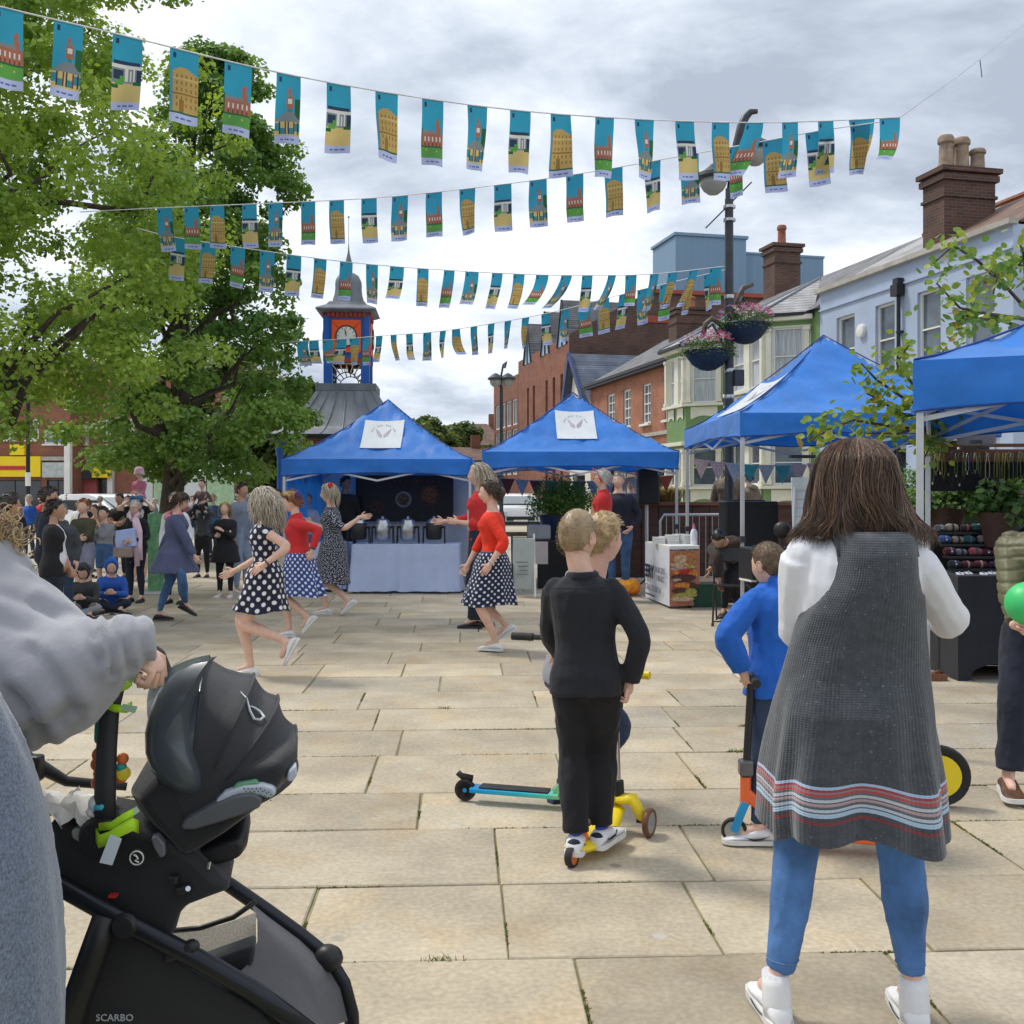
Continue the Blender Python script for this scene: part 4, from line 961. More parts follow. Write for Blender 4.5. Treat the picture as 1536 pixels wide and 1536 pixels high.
C_ = dict(sky=srgb(50, 150, 180), sky2=srgb(28, 120, 165), cap=srgb(170, 180, 215), ink=srgb(90, 105, 165), gr=srgb(88, 150, 72), gr2=srgb(40, 95, 60), br=srgb(160, 104, 86), br2=srgb(120, 62, 55),
  oc=srgb(180, 152, 92), oc2=srgb(140, 108, 55), sand=srgb(195, 175, 115), gy=srgb(120, 130, 135), dk=srgb(45, 60, 85), wh=srgb(205, 205, 200), bl=srgb(60, 130, 140))
def art(kind):
 a = [[C_['sky'] for _ in range(NU)] for _ in range(NV)]     # row 0 = top
 def rect(x0, y0, x1, y1, c):
  for y in range(int(y0), int(y1)):
   for x in range(int(x0), int(x1)):
    if 0 <= x < NU and 0 <= y < NV: a[y][x] = C_[c]
 rect(2, 2, 4, 5, 'dk');
 if kind == 0:      # clock pavilion
  rect(14, 14, 18, 26, 'gr2'); rect(0, 26, 18, 30, 'gr'); rect(0, 28, 18, 37, 'sand'); rect(0, 29, 4, 34, 'bl'); rect(14, 29, 18, 34, 'bl')
  rect(9, 8, 11, 11, 'br'); rect(8, 11, 13, 13, 'gy'); rect(8, 13, 13, 20, 'br'); rect(9, 14, 12, 17, 'wh'); rect(9, 20, 12, 22, 'bl')
  for k in range(6): rect(7 - k*1.2, 22 + k, 14 + k*0.9, 23 + k, 'gy')
  for x in (3, 7, 9, 13, 16): rect(x, 28, x + 1, 36, 'br2' if x in (7, 13) else 'dk')
  rect(4, 32, 7, 36, 'bl'); rect(10, 32, 13, 36, 'bl')
 elif kind == 1:    # low white modern building
  rect(1, 14, 17, 17, 'dk'); rect(0, 16, 18, 18, 'wh'); rect(0, 18, 18, 26, 'gy'); rect(1, 19, 7, 24, 'dk'); rect(8, 18, 10, 25, 'wh'); rect(11, 19, 12, 25, 'wh'); rect(15, 18, 18, 25, 'dk'); rect(13, 18, 14, 25, 'wh')
  rect(0, 26, 18, 37, 'sand'); rect(2, 24, 7, 27, 'gr'); rect(5, 22, 8, 25, 'gr'); rect(0, 27, 4, 29, 'gr2'); rect(13, 25, 18, 27, 'gr2')
 elif kind == 2:    # ochre stone front
  for x in range(2, NU): rect(x, 10 + max(0, (6 - x))*0.6 + max(0, x - 9)*0.5, x + 1, 36, 'oc')
  for y in (14, 18, 22, 27, 31):
   for x in range(4, 17, 3): rect(x, y, x + 1, y + 2, 'oc2')
  rect(2, 25, 18, 26, 'oc2'); rect(2, 16.5, 18, 17.5, 'sand'); rect(6, 29, 9, 36, 'oc2'); rect(0, 36, 18, 37, 'gr2'); rect(1, 12, 2, 36, 'gy')
 else:              # red brick hall with spire
  for k in range(8): rect(13 - k*0.12, 12 + k, 15 + k*0.2, 13 + k, 'br')
  rect(12, 19, 16, 28, 'br'); rect(1, 19, 13, 21, 'gy'); rect(1, 21, 18, 30, 'br'); rect(0, 18, 1, 30, 'gr2')
  for x in (3, 6, 9, 12, 15): rect(x, 23, x + 1, 26, 'wh'); rect(x, 27, x + 1, 29, 'br2')
  rect(0, 29, 18, 37, 'gr'); rect(0, 29, 18, 30, 'gr2'); rect(4, 31, 5, 32, 'sand'); rect(12, 32, 13, 33, 'sand')
 rect(0, 37, NU, NV, 'cap')
 for x in range(4, 15):
  if x % 4 != 2: a[39][x] = C_['ink']
 return a
ARTS = [art(k) for k in range(4)]
def m_flag():
 m = mat('printed flag fabric', (0.5, 0.5, 0.5), 0.6, 0.05, 20)
 N, L, b = nodes_of(m)
 at = N.new('ShaderNodeVertexColor'); at.layer_name = 'print'
 L(at.outputs[0], b.inputs['Base Color'])
 tr = N.new('ShaderNodeBsdfTranslucent'); L(at.outputs[0], tr.inputs[0]); ms = N.new('ShaderNodeMixShader'); ms.inputs[0].default_value = 0.55
 L(b.outputs[0], ms.inputs[1]); L(tr.outputs[0], ms.inputs[2]); L(ms.outputs[0], N['Material Output'].inputs[0])
 return m
M_flag = m_flag()
M_string = mat('white bunting tape', (0.7, 0.7, 0.7), 0.6)
def flag(parent, A, B, kind, lean, lift, seed, sc=1.0):
 "A,B: top corners (world). lean: sideways swing at the foot (m). lift: how far the foot is blown back and up"
 rg = random.Random(seed)
 side = (B - A).normalized(); back = Vector((-side.y, side.x, 0));
 n1, n2 = NU, NV; W = (B - A).length; H = FH * sc
 vs = []; tw = rg.uniform(-.35, .35) + lean * 1.2
 ph = rg.uniform(0, 6)
 for j in range(n2 + 1):
  t = j / n2
  drop = H * (t - 0.42*lift*t*t);
  off = side * (lean * (t ** 1.4)) + back * (lift*H*0.62*t*t + 0.02*math.sin(t*5 + ph)*t) + Vector((0, 0, -drop))
  ang = tw * t * 1.3
  for i in range(n1 + 1):
   s = (i / n1 - .5) * W
   cup = 0.018*math.sin(i/n1*PI*1.5 + ph + t*3)*t
   vs.append(A + side * (W/2 + s*math.cos(ang)) + back * (s*math.sin(ang) + cup) + off)
 fs = [];
 for j in range(n2):
  for i in range(n1):
   a = j*(n1+1) + i; fs.append((a, a + n1 + 1, a + n1 + 2, a + 1))
 me = bpy.data.meshes.new('flag'); me.from_pydata(vs, [], fs); me.materials.append(M_flag)
 ca = me.color_attributes.new('print', 'FLOAT_COLOR', 'CORNER')
 a = np.empty((len(fs), 4, 4), np.float32); a[..., 3] = 1
 src = np.array(ARTS[kind], np.float32).reshape(-1, 3)
 a[..., :3] = src[:, None, :]
 ca.data.foreach_set('color', a.ravel())
 me.polygons.foreach_set('use_smooth', [True]*len(me.polygons)); me.update()
 o = bpy.data.objects.new('flag', me); o.parent = parent; COL.objects.link(o)
 return o
def bunting(label, ctrl, flags, tail=None, extra=None):
 "ctrl: (px,py,d) of the string; flags: (px_left, px_right, kind, lean, lift)"
 r = empty('bunting', (0, 0, 0), 0, label, 'bunting', 'rows of printed town bunting')
 xs = [c[0] for c in ctrl]
 def S(px):
  k = 0
  while k < len(ctrl) - 2 and px > ctrl[k+1][0]: k += 1
  a, b = ctrl[k], ctrl[k+1]
  t = (px - a[0]) / (b[0] - a[0])
  p0 = ctrl[max(k-1, 0)]; p3 = ctrl[min(k+2, len(ctrl)-1)]
  def cr(i):
   m1 = (b[i]-p0[i])/(b[0]-p0[0])*(b[0]-a[0]); m2 = (p3[i]-a[i])/(p3[0]-a[0])*(b[0]-a[0])
   return (2*t**3-3*t*t+1)*a[i] + (t**3-2*t*t+t)*m1 + (-2*t**3+3*t*t)*b[i] + (t**3-t*t)*m2
  return P(px, cr(1), cr(2))
 n = 90; pts = [S(xs[0] + (xs[-1]-xs[0])*k/n) for k in range(n+1)]
 MB().tube(pts, 0.0065, 5).build('tape', M_string, r, 180)
 for i, (a, b, kind, lean, lift) in enumerate(flags):
  flag(r, S(a), S(b), kind, lean + .012*math.sin(i*4.7), lift + .10*abs(math.sin(i*2.3)), i*7 + int(a), 1.0)
 return r, S
b1 = [(-9, 35, 3, 0, 0), (81, 125, 0, -.02, 0), (169, 214, 1, -.02, 0), (255, 298, 2, -.02, 0), (337, 378, 3, -.02, .0), (415, 451, 0, 0, 0), (490, 526, 1, 0, 0), (563, 597, 2, 0, 0), (633, 665, 3, 0, 0), (701, 731, 0, 0, 0), (765, 796, 1, -.01, 0), (826, 856, 2, 0, 0), (893, 921, 3, -.01, 0), (952, 981, 0, .04, 0), (1013, 1041, 1, .06, 0), (1068, 1094, 2, .0, 0), (1118, 1145, 3, -.20, .2), (1173, 1197, 0, .01, 0), (1227, 1250, 1, .04, .1), (1273, 1312, 2, .09, .5), (1319, 1350, 3, .18, .7)]
b1r, S1 = bunting('nearest row of printed bunting across the top of the view', [(-120, -22, 7.0), (0, 10, 7.45), (180, 52, 7.8), (400, 105, 8.2), (600, 142, 8.7), (780, 166, 9.2), (960, 179, 9.8), (1130, 184, 10.3), (1250, 181, 10.8), (1350, 176, 11.2)], b1)
MB().tube([P(1350, 176, 11.2), P(1440, 112, 13.5), P(1700, -90, 20)], .006, 5).build('cable', M_steel, b1r)
MB().tube([P(1470, 90, 14.2), P(1473, 116, 14.2)], .006, 5).build('cable_tie', M_black, b1r)
b2 = [(235, 258, 0, .06, 0), (276, 298, 3, .03, 0), (315, 336, 2, .0, 0), (363, 385, 1, 0, 0), (402, 424, 0, 0, 0), (452, 473, 3, .0, 0), (494, 516, 2, 0, 0), (542, 565, 1, .0, 0), (588, 612, 0, -.02, 0), (639, 663, 3, 0, 0), (689, 713, 2, .0, 0), (741, 767, 1, 0, 0), (794, 820, 0, 0, 0), (849, 875, 3, .01, 0), (907, 934, 2, .0, 0), (966, 991, 1, 0, 0), (1020, 1048, 0, 0, .1), (1092, 1114, 3, 0, .1), (1144, 1176, 2, .03, 0), (1208, 1240, 1, .04, 0), (1275, 1305, 2, .03, .2)]
bunting('second row of printed bunting rising to the right behind the nearest row', [(120, 318, 13.6), (235, 312, 13.6), (400, 305, 13.4), (560, 297, 13.2), (700, 283, 12.8), (860, 262, 12.2), (1000, 238, 11.6), (1150, 211, 11.0), (1225, 197, 10.8), (1320, 183, 11.0)], b2)
b3 = [(256, 278, 1, -.02, 0), (302, 324, 2, -.03, 0), (346, 368, 3, -.02, 0), (390, 412, 0, -.03, 0), (430, 452, 1, -.03, 0), (471, 490, 2, -.03, 0), (510, 529, 3, -.03, 0), (549, 567, 0, -.01, 0), (585, 606, 1, -.03, .55), (626, 643, 2, .0, 0), (666, 682, 3, -.08, 0), (698, 718, 0, -.06, .45), (738, 754, 1, -.10, .1), (770, 787, 2, -.06, .2), (804, 823, 3, -.16, .6), (842, 858, 0, -.30, .4), (873, 889, 1, -.06, 0), (912, 924, 0, -.22, .2), (938, 955, 3, -.04, .5), (975, 988, 0, -.14, .1), (1002, 1016, 2, -.14, .1), (1034, 1047, 2, -.2, .15), (1064, 1082, 3, -.01, 0)]
bunting('third row of printed bunting with wind-twisted flags in front of the clock spire', [(205, 342, 13.8), (252, 354, 13.9), (400, 377, 14.4), (520, 393, 14.8), (650, 404, 15.2), (800, 412, 15.7), (900, 413, 15.9), (980, 411, 15.8), (1092, 399, 15.6)], b3)
b4 = [(446, 462, 0, .0, .3), (464, 478, 1, -.05, .4), (484, 500, 3, -.05, .4), (505, 520, 1, -.2, .3), (524, 540, 2, -.04, .1), (544, 556, 3, -.04, 0), (564, 574, 1, -.18, .2), (586, 595, 2, -.02, .3), (609, 619, 1, -.05, .3), (635, 647, 0, -.06, .1), (660, 669, 1, -.16, .3), (678, 690, 2, -.04, .5), (706, 716, 0, -.05, .2), (732, 742, 1, -.08, .1), (757, 767, 0, -.18, .4), (783, 794, 2, -.14, .3), (812, 825, 1, .01, .1), (842, 854, 0, -.06, .1), (868, 886, 3, .0, .05), (896, 914, 2, -.01, 0), (929, 943, 1, -.10, 0), (956, 973, 0, -.02, 0), (990, 1008, 3, -.06, 0), (1030, 1042, 2, -.16, .1), (1056, 1070, 1, -.02, 0)]
bunting('farthest row of bunting running from the tree past the clock face', [(420, 514, 22), (450, 512, 21.6), (520, 508, 21), (580, 503, 20.4), (650, 498, 19.6), (740, 485, 18.6), (830, 468, 17.8), (900, 450, 17.2), (980, 430, 16.6), (1092, 404, 15.7)], b4)
M_pen = [mat('yellow pennant', (0.8, 0.5, 0.04), 0.6), mat('teal pennant', (0.05, 0.32, 0.36), 0.6), mat('floral pennant', (0.6, 0.45, 0.45), 0.6, 0.3, 60), mat('grey pennant', (0.42, 0.48, 0.55), 0.6, 0.2, 40), mat('dark red pennant', (0.2, 0.04, 0.03), 0.6)]
def pennants(label, a, b, n, sz, cols, sag=.12):
 r = empty('pennant_string', (0, 0, 0), 0, label, 'pennants', 'strings of triangular pennants')
 a = Vector(a); b = Vector(b)
 S = lambda t: a.lerp(b, t) + Vector((0, 0, -sag*4*t*(1-t)))
 MB().tube([S(k/20) for k in range(21)], .004, 4).build('cord', M_string, r)
 d = (b-a).normalized(); nb = Vector((-d.y, d.x, 0))
 for k in range(n):
  t = (k+.5)/n; p = S(t); w_ = sz*.5
  q = MB(); A_, B_, C2 = p - d*w_, p + d*w_, p + Vector((0, 0, -sz*1.15)) + nb*random.uniform(-.05, .05)
  q.add([A_, B_, C2, A_ + nb*.004, B_ + nb*.004, C2 + nb*.004], [(0, 1, 2), (5, 4, 3), (0, 3, 4, 1), (1, 4, 5, 2), (2, 5, 3, 0)]); q.build('pennant', M_pen[cols[k % len(cols)]], r)
pennants('string of coloured triangular pennants below the hem of the middle gazebo', P(730, 715, 18.6), P(1010, 712, 18.3), 13, .26, (2, 4, 3, 4, 1, 0, 4, 3, 3, 2, 3), .1)
pennants('string of pale and teal pennants inside the tall third gazebo', P(1040, 688, 14.6), P(1235, 694, 14.6), 8, .24, (2, 2, 3, 1, 3, 1), .06)
M_bark = mat('bark', (0.075, 0.06, 0.045), 0.9, 0.3, 5, 0.8, 25, stretch=(3, 3, 0.6))
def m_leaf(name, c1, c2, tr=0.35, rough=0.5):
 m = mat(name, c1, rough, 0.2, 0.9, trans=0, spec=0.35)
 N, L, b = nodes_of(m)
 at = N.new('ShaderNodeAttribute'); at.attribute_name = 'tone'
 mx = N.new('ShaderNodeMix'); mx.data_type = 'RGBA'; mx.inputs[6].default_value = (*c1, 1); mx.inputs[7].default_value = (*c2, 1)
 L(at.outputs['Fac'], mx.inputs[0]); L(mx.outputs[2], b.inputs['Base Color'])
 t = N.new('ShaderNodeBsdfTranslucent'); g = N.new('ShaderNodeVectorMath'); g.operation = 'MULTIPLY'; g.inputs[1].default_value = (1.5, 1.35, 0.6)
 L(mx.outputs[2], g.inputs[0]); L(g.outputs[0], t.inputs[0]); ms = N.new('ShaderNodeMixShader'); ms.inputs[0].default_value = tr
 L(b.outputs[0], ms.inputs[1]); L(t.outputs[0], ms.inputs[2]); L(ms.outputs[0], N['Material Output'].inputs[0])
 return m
ML_a = m_leaf('maple leaves', (0.12, 0.24, 0.045), (0.36, 0.50, 0.09))
ML_b = m_leaf('dark maple leaves', (0.075, 0.18, 0.045), (0.22, 0.36, 0.08))
ML_c = m_leaf('far leaves', (0.06, 0.11, 0.03), (0.15, 0.20, 0.06))
def leaves_mesh(name, centers, radii, per, size, mt, parent, seed=0, droop=0.2, tone=None, flat=0.6):
 rg = np.random.default_rng(seed)
 C = np.repeat(np.array(centers, float), per, 0); Rr = np.repeat(np.array(radii, float), per)
 n = len(C)
 d = rg.normal(size=(n, 3)); d /= np.linalg.norm(d, axis=1)[:, None]
 rad = Rr * rg.random(n) ** 0.45
 d[:, 2] *= flat
 p = C + d * rad[:, None]
 nrm = d * 0.7 + rg.normal(size=(n, 3)) * 0.55 + np.array([0, 0, 0.65]); nrm /= np.linalg.norm(nrm, axis=1)[:, None]
 t = np.cross(nrm, rg.normal(size=(n, 3))); t /= np.linalg.norm(t, axis=1)[:, None]; b = np.cross(nrm, t)
 s = size * rg.uniform(0.6, 1.25, n)[:, None]
 v = np.stack([p - t*s*0.5, p + b*s*0.48 - t*s*0.05 + nrm*s*0.10, p + t*s*0.62, p - b*s*0.48 - t*s*0.05 + nrm*s*0.10], 1).reshape(-1, 3)
 me = bpy.data.meshes.new(name)
 me.vertices.add(n*4); me.vertices.foreach_set('co', v.astype(np.float32).ravel())
 idx = np.arange(n)*4
 f = np.stack([idx, idx+1, idx+2, idx, idx+2, idx+3], 1).ravel()
 me.loops.add(n*6); me.loops.foreach_set('vertex_index', f.astype(np.int32))
 me.polygons.add(n*2); me.polygons.foreach_set('loop_start', (np.arange(n*2)*3).astype(np.int32))
 me.materials.append(mt)
 tn = np.repeat(np.array(tone if tone is not None else rg.random(len(centers)), float), per) * 0.6 + rg.random(n) * 0.4
 a = me.attributes.new('tone', 'FLOAT', 'POINT'); a.data.foreach_set('value', np.repeat(np.clip(tn, 0, 1), 4).astype(np.float32))
 me.update(calc_edges=True)
 o = bpy.data.objects.new(name, me); o.parent = parent; COL.objects.link(o); tag(o, kind='stuff'); return o
def limb_pts(a, b, rg, wob=0.08, n=6):
 a = Vector(a); b = Vector(b); L = (b-a).length
 return [a.lerp(b, k/n) + Vector((rg.gauss(0, 1), rg.gauss(0, 1), rg.gauss(0, .6))) * wob * L * math.sin(PI*k/n) * .5 for k in range(n+1)]
def tree(label, base, H, trunk_r, env, nclump, per, size, mt, seed, clump_r=(0.35, 0.7), lo=0.2, cat='tree', name='broadleaf_tree', nlimb=14, offset=(0,0), gate=None, tonef=None):
 "env(t, ang) -> crown radius at relative height t"
 rg = random.Random(seed); r = empty(name, base, 0, label, cat)
 tr = MB(); top = Vector((offset[0]*.6, offset[1]*.6, H*0.93))
 tp = limb_pts((0, 0, -0.05), top, rg, 0.03, 9)
 tr.tube(tp, [trunk_r*(1.25 if k == 0 else 1 - 0.88*(k/9)**.9) for k in range(10)], 12)
 tr.build('trunk', M_bark, r, 180)
 C = []; Rd = []; tn = []
 while len(C) < nclump:
  t = rg.uniform(lo, 1.0); a = rg.uniform(0, 2*PI); e_ = env(t, a)
  rr = e_ * math.sqrt(rg.uniform(0.12, 1.0))
  c = Vector((offset[0]*t + rr*math.cos(a), offset[1]*t + rr*math.sin(a), t*H))
  if gate and not gate(c + Vector(base)): continue
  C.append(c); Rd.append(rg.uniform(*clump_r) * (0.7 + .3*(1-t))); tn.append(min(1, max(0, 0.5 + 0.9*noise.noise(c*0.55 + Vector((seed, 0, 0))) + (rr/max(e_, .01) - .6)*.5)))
 leaves_mesh('crown', C, Rd, per, size, mt, r, seed, tone=tn)
 k_ = 0
 for c in rg.sample(C, min(nlimb, len(C))):
  z0 = max(0.12*H, c.z - 0.18*H - .3*rg.random()*H*.3); f = z0/(H*.93);
  pt = tp[0].lerp(tp[-1], f); L_ = limb_pts(pt, c, rg, .14, 5); r0 = trunk_r*(1 - .85*f)*.42
  MB().tube(L_, [r0*(1-.85*k/5) for k in range(6)], 7).build('limb', M_bark, r, 180)
 return r
def env2(t, a):
 tb = [(0, .8), (.15, 1.2), (.22, 2.6), (.30, 3.2), (.42, 2.9), (.55, 2.3), (.68, 2.35), (.8, 1.9), (.92, 1.1), (1.01, .3)]
 for i in range(len(tb)-1):
  if tb[i][0] <= t <= tb[i+1][0]:
   q = (t - tb[i][0])/(tb[i+1][0]-tb[i][0]); return (tb[i][1]*(1-q) + tb[i+1][1]*q)*(1 + .16*math.sin(3*a + t*9))
 return .3
tD = 24.0
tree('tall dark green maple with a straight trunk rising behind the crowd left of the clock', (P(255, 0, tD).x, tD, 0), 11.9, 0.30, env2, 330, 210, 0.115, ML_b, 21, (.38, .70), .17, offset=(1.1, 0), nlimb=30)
def env1(t, a): return 3.75*(1 - abs((t - .55)/.52)**2.4)**.5 * (1 + .2*math.sin(2*a + 1.3) + .12*math.sin(5*a + 8*t)) if abs(t-.55) < .51 else .3
nD = 15.0
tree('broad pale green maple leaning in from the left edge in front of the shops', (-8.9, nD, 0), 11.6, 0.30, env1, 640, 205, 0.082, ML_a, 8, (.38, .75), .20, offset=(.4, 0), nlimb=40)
def envf(t, a): return 2.6*math.sin(PI*min(1, max(.05, (t - .1)/.9)))**.6
for k, (px, py, d, h_, lb) in enumerate(((640, 0, 70, 6.4, 'far green tree just right of the first gazebo peak'), (612, 0, 60, 5.6, 'small far tree left of the far green tree'), (694, 0, 78, 6.6, 'thin far tree in front of the brown roofs'), (345, 0, 40, 7.0, 'round dark tree beyond the tall maple, above the dancer with grey hair'), (440, 0, 44, 6.2, 'bushy tree beside the clock pavilion'))):
 tree(lb, (P(px, 0, d).x, d, 0), h_, .18, envf, 60, 130, .30, ML_c, 60 + k, (.7, 1.1), .25, nlimb=5)
YT = empty('young_tree', (5.55, 9.6, 0), 0, 'young pale green tree with sparse leafy branches between the two right hand gazebos', 'tree')
def py_(px, py, d): return P(px, py, d) - Vector((5.55, 9.6, 0))
rg = random.Random(3)
MB().tube([(0, 0, 0), (-.15, -.1, 1.3), (0.1, -.3, 2.4), (.3, -.5, 3.2), (.35, -.7, 4.2)], [.06, .05, .045, .035, .015], 9).build('trunk', M_bark, YT, 180)
br = []
M_twig = mat('twig', (0.10, 0.07, 0.05), 0.8)
paths = [
 [(1545, 470, 9.0), (1500, 420, 8.4), (1465, 390, 7.9), (1430, 368, 7.6), (1400, 395, 7.5)],
 [(1545, 480, 9.0), (1480, 470, 8.2), (1440, 462, 7.8), (1405, 425, 7.5)],
 [(1560, 420, 9.0), (1520, 390, 8.4), (1500, 400, 8.0), (1490, 440, 7.8)],
 [(1560, 500, 9.0), (1500, 480, 8.4), (1450, 478, 8.0), (1435, 495, 7.8)],
 [(1535, 640, 9.4), (1440, 630, 9.0), (1380, 590, 8.4), (1345, 545, 8.0), (1365, 515, 7.8)],
 [(1440, 630, 9.0), (1360, 600, 8.6), (1315, 570, 8.1), (1292, 545, 7.9)],
 [(1440, 640, 9.0), (1350, 620, 8.5), (1320, 600, 8.2), (1300, 590, 8.0)],
 [(1430, 650, 9.0), (1340, 640, 8.4), (1280, 630, 7.9), (1240, 645, 7.6), (1215, 662, 7.5)],
 [(1430, 650, 9.0), (1380, 640, 8.6), (1350, 650, 8.2), (1300, 650, 8.0)],
 [(1430, 640, 9.0), (1400, 660, 8.7), (1385, 690, 8.5)],
 [(1545, 480, 9.0), (1535, 380, 8.4), (1528, 360, 8.2)],
 [(1500, 620, 9.2), (1450, 600, 8.9), (1400, 545, 8.2), (1420, 520, 8.0)],
]
tips = []
for pth in paths:
 pts = [py_(*q) for q in pth]; n = len(pts)
 MB().tube(pts, [.014*(1 - .8*k/(n-1)) + .003 for k in range(n)], 6).build('branch', M_twig, YT, 180)
 for k in range(n-1):
  for q in range(6):
   t = (k + q/6)/(n-1)
   if t > .18: tips.append((pts[k].lerp(pts[k+1], q/6), t))
lm = MB(); s_ = 1.0
pl = [(0, 0, 0), (.25, .10, .02), (.42, .36, .06), (.34, .7, .05), (0, 1.0, 0), (-.34, .7, .05), (-.42, .36, .06), (-.25, .10, .02), (0, .5, -.03)]
lm.add(pl, [(0, 1, 8), (1, 2, 8), (2, 3, 8), (3, 4, 8), (4, 5, 8), (5, 6, 8), (6, 7, 8), (7, 0, 8)])
YL = []
for nm, c in (('yellow green leaf', (0.36, 0.42, 0.05)), ('mid green leaf', (0.15, 0.27, 0.045)), ('fresh green leaf', (0.24, 0.36, 0.06)), ('reddish leaf', (0.40, 0.25, 0.06))):
 m_ = mat(nm, c, .45, .15, 20, trans=.4); YL.append(lm.mesh('leaf', m_))
def add_leaf(p, sz):
 me = YL[rg.choices((0, 1, 2, 3), (4, 4, 4, 1))[0]]
 o = bpy.data.objects.new('leaf', me); o.parent = YT; o.location = p
 o.rotation_euler = (rg.uniform(-1.3, .9), rg.uniform(-1, 1), rg.uniform(0, 6.28)); o.scale = (sz,)*3; COL.objects.link(o)
for k in range(298):
 p, t = rg.choice(tips); add_leaf(p + Vector((rg.gauss(0, .07), rg.gauss(0, .07), rg.gauss(0, .055))), rg.uniform(.06, .10))
mm = MB()
for k in range(750):
 p, t = rg.choice(tips); p = p + Vector((rg.gauss(0, .08), rg.gauss(0, .12), rg.gauss(0, .07))); s_ = rg.uniform(.045, .075)
 M_ = Euler((rg.uniform(-1.3, .9), rg.uniform(-1, 1), rg.uniform(0, 6.28))).to_matrix()
 mm.add([p + M_ @ (Vector(q)*s_) for q in pl], [(0, 1, 8), (1, 2, 8), (2, 3, 8), (3, 4, 8), (4, 5, 8), (5, 6, 8), (6, 7, 8), (7, 0, 8)], m=k % 3)
tag(mm.build('leaves', [MATS['yellow green leaf'], MATS['mid green leaf'], MATS['fresh green leaf']], YT), kind='stuff')
def m_skin(name, c):
 m = mat(name, c, 0.5, 0.06, 25, 0.08, 300, spec=0.35)
 m.node_tree.nodes['Principled BSDF'].inputs['Subsurface Weight'].default_value = 0.08
 m.node_tree.nodes['Principled BSDF'].inputs['Subsurface Radius'].default_value = (0.02, 0.008, 0.004)
 return m
SK = m_skin('fair skin', (0.68, 0.43, 0.33)); SK_t = m_skin('tanned skin', (0.46, 0.26, 0.17)); SK_p = m_skin('pink skin', (0.72, 0.44, 0.35))
M_lips = mat('lips', (0.42, 0.13, 0.11), 0.45); M_eye = mat('eye', (0.045, 0.028, 0.022), 0.35); M_eyew = mat('eye white', (0.6, 0.58, 0.55), 0.3)  # dark eye colour also paints the socket shade on distant heads
def m_hair(name, c, c2=None):
 return mat(name, c, 0.42, 0.25, 22, 0.5, 140, spec=0.5, stretch=(1, 1, 0.15), col2=c2)
H_dark = m_hair('dark brown hair', (0.028, 0.017, 0.012)); H_black = m_hair('black hair', (0.010, 0.009, 0.009)); H_brown = m_hair('brown hair', (0.085, 0.048, 0.026), (0.035, 0.02, 0.013))
H_grey = m_hair('silver grey hair', (0.40, 0.38, 0.34), (0.20, 0.18, 0.155)); H_blond = m_hair('blonde hair', (0.50, 0.36, 0.17), (0.28, 0.18, 0.08)); H_ash = m_hair('ash blonde hair', (0.60, 0.53, 0.43), (0.30, 0.25, 0.18)); H_ging = m_hair('ginger hair', (0.32, 0.13, 0.045)); H_white = m_hair('white hair', (0.62, 0.6, 0.56), (0.4, 0.38, 0.35))
def cloth(name, c, rough=.85, var=.10, scale=5, bump=.8, bscale=8, sheen=.06, **k): return mat(name, c, rough, var, scale, bump, bscale, sheen=sheen, **k)
def m_dots(name, base, dot, su, r=0.36, rot=PI/4, jitter=0.0):
 m = cloth(name, base); N, L, b = nodes_of(m)
 uv = N.new('ShaderNodeUVMap'); mp = N.new('ShaderNodeMapping'); mp.inputs['Rotation'].default_value = (0, 0, rot); mp.inputs['Scale'].default_value = (su, su, su)
 L(uv.outputs[0], mp.inputs[0]); vo = N.new('ShaderNodeTexVoronoi'); vo.voronoi_dimensions = '2D'; vo.inputs['Randomness'].default_value = jitter; vo.inputs['Scale'].default_value = 1
 L(mp.outputs[0], vo.inputs['Vector']); mr = N.new('ShaderNodeMapRange'); mr.inputs[1].default_value = r - .04; mr.inputs[2].default_value = r + .04; mr.inputs[3].default_value = 1; mr.inputs[4].default_value = 0
 L(vo.outputs['Distance'], mr.inputs[0]); mx = N.new('ShaderNodeMix'); mx.data_type = 'RGBA'; mx.inputs[6].default_value = (*base, 1); mx.inputs[7].default_value = (*dot, 1)
 L(mr.outputs[0], mx.inputs[0]); L(mx.outputs[2], b.inputs['Base Color']); return m
TS = bpy.data.scenes.new('scratch')
TCOL = TS.collection
def remesh(mb, voxel, smooth=3, fac=0.5):
 me = bpy.data.meshes.new('t'); me.from_pydata(mb.v, [], mb.f); me.update()
 o = bpy.data.objects.new('t', me); TCOL.objects.link(o)
 r = o.modifiers.new('r', 'REMESH'); r.mode = 'VOXEL'; r.voxel_size = voxel; r.adaptivity = 0
 if smooth:
  s = o.modifiers.new('s', 'SMOOTH'); s.factor = fac; s.iterations = smooth
 TS.view_layers[0].update(); dg = TS.view_layers[0].depsgraph
 ev = o.evaluated_get(dg); out = bpy.data.meshes.new_from_object(ev, depsgraph=dg)
 bpy.data.objects.remove(o); bpy.data.meshes.remove(me)
 return out
def me_co(me):
 a = np.empty(len(me.vertices)*3, np.float32); me.vertices.foreach_get('co', a); return a.reshape(-1, 3)
def me_no(me):
 a = np.empty(len(me.vertices)*3, np.float32); me.vertices.foreach_get('normal', a); return a.reshape(-1, 3)
def displace(me, fn):
 co = me_co(me); no = me_no(me)
 for i in range(len(co)): co[i] += no[i] * fn(co[i])
 me.vertices.foreach_set('co', co.ravel()); me.update()
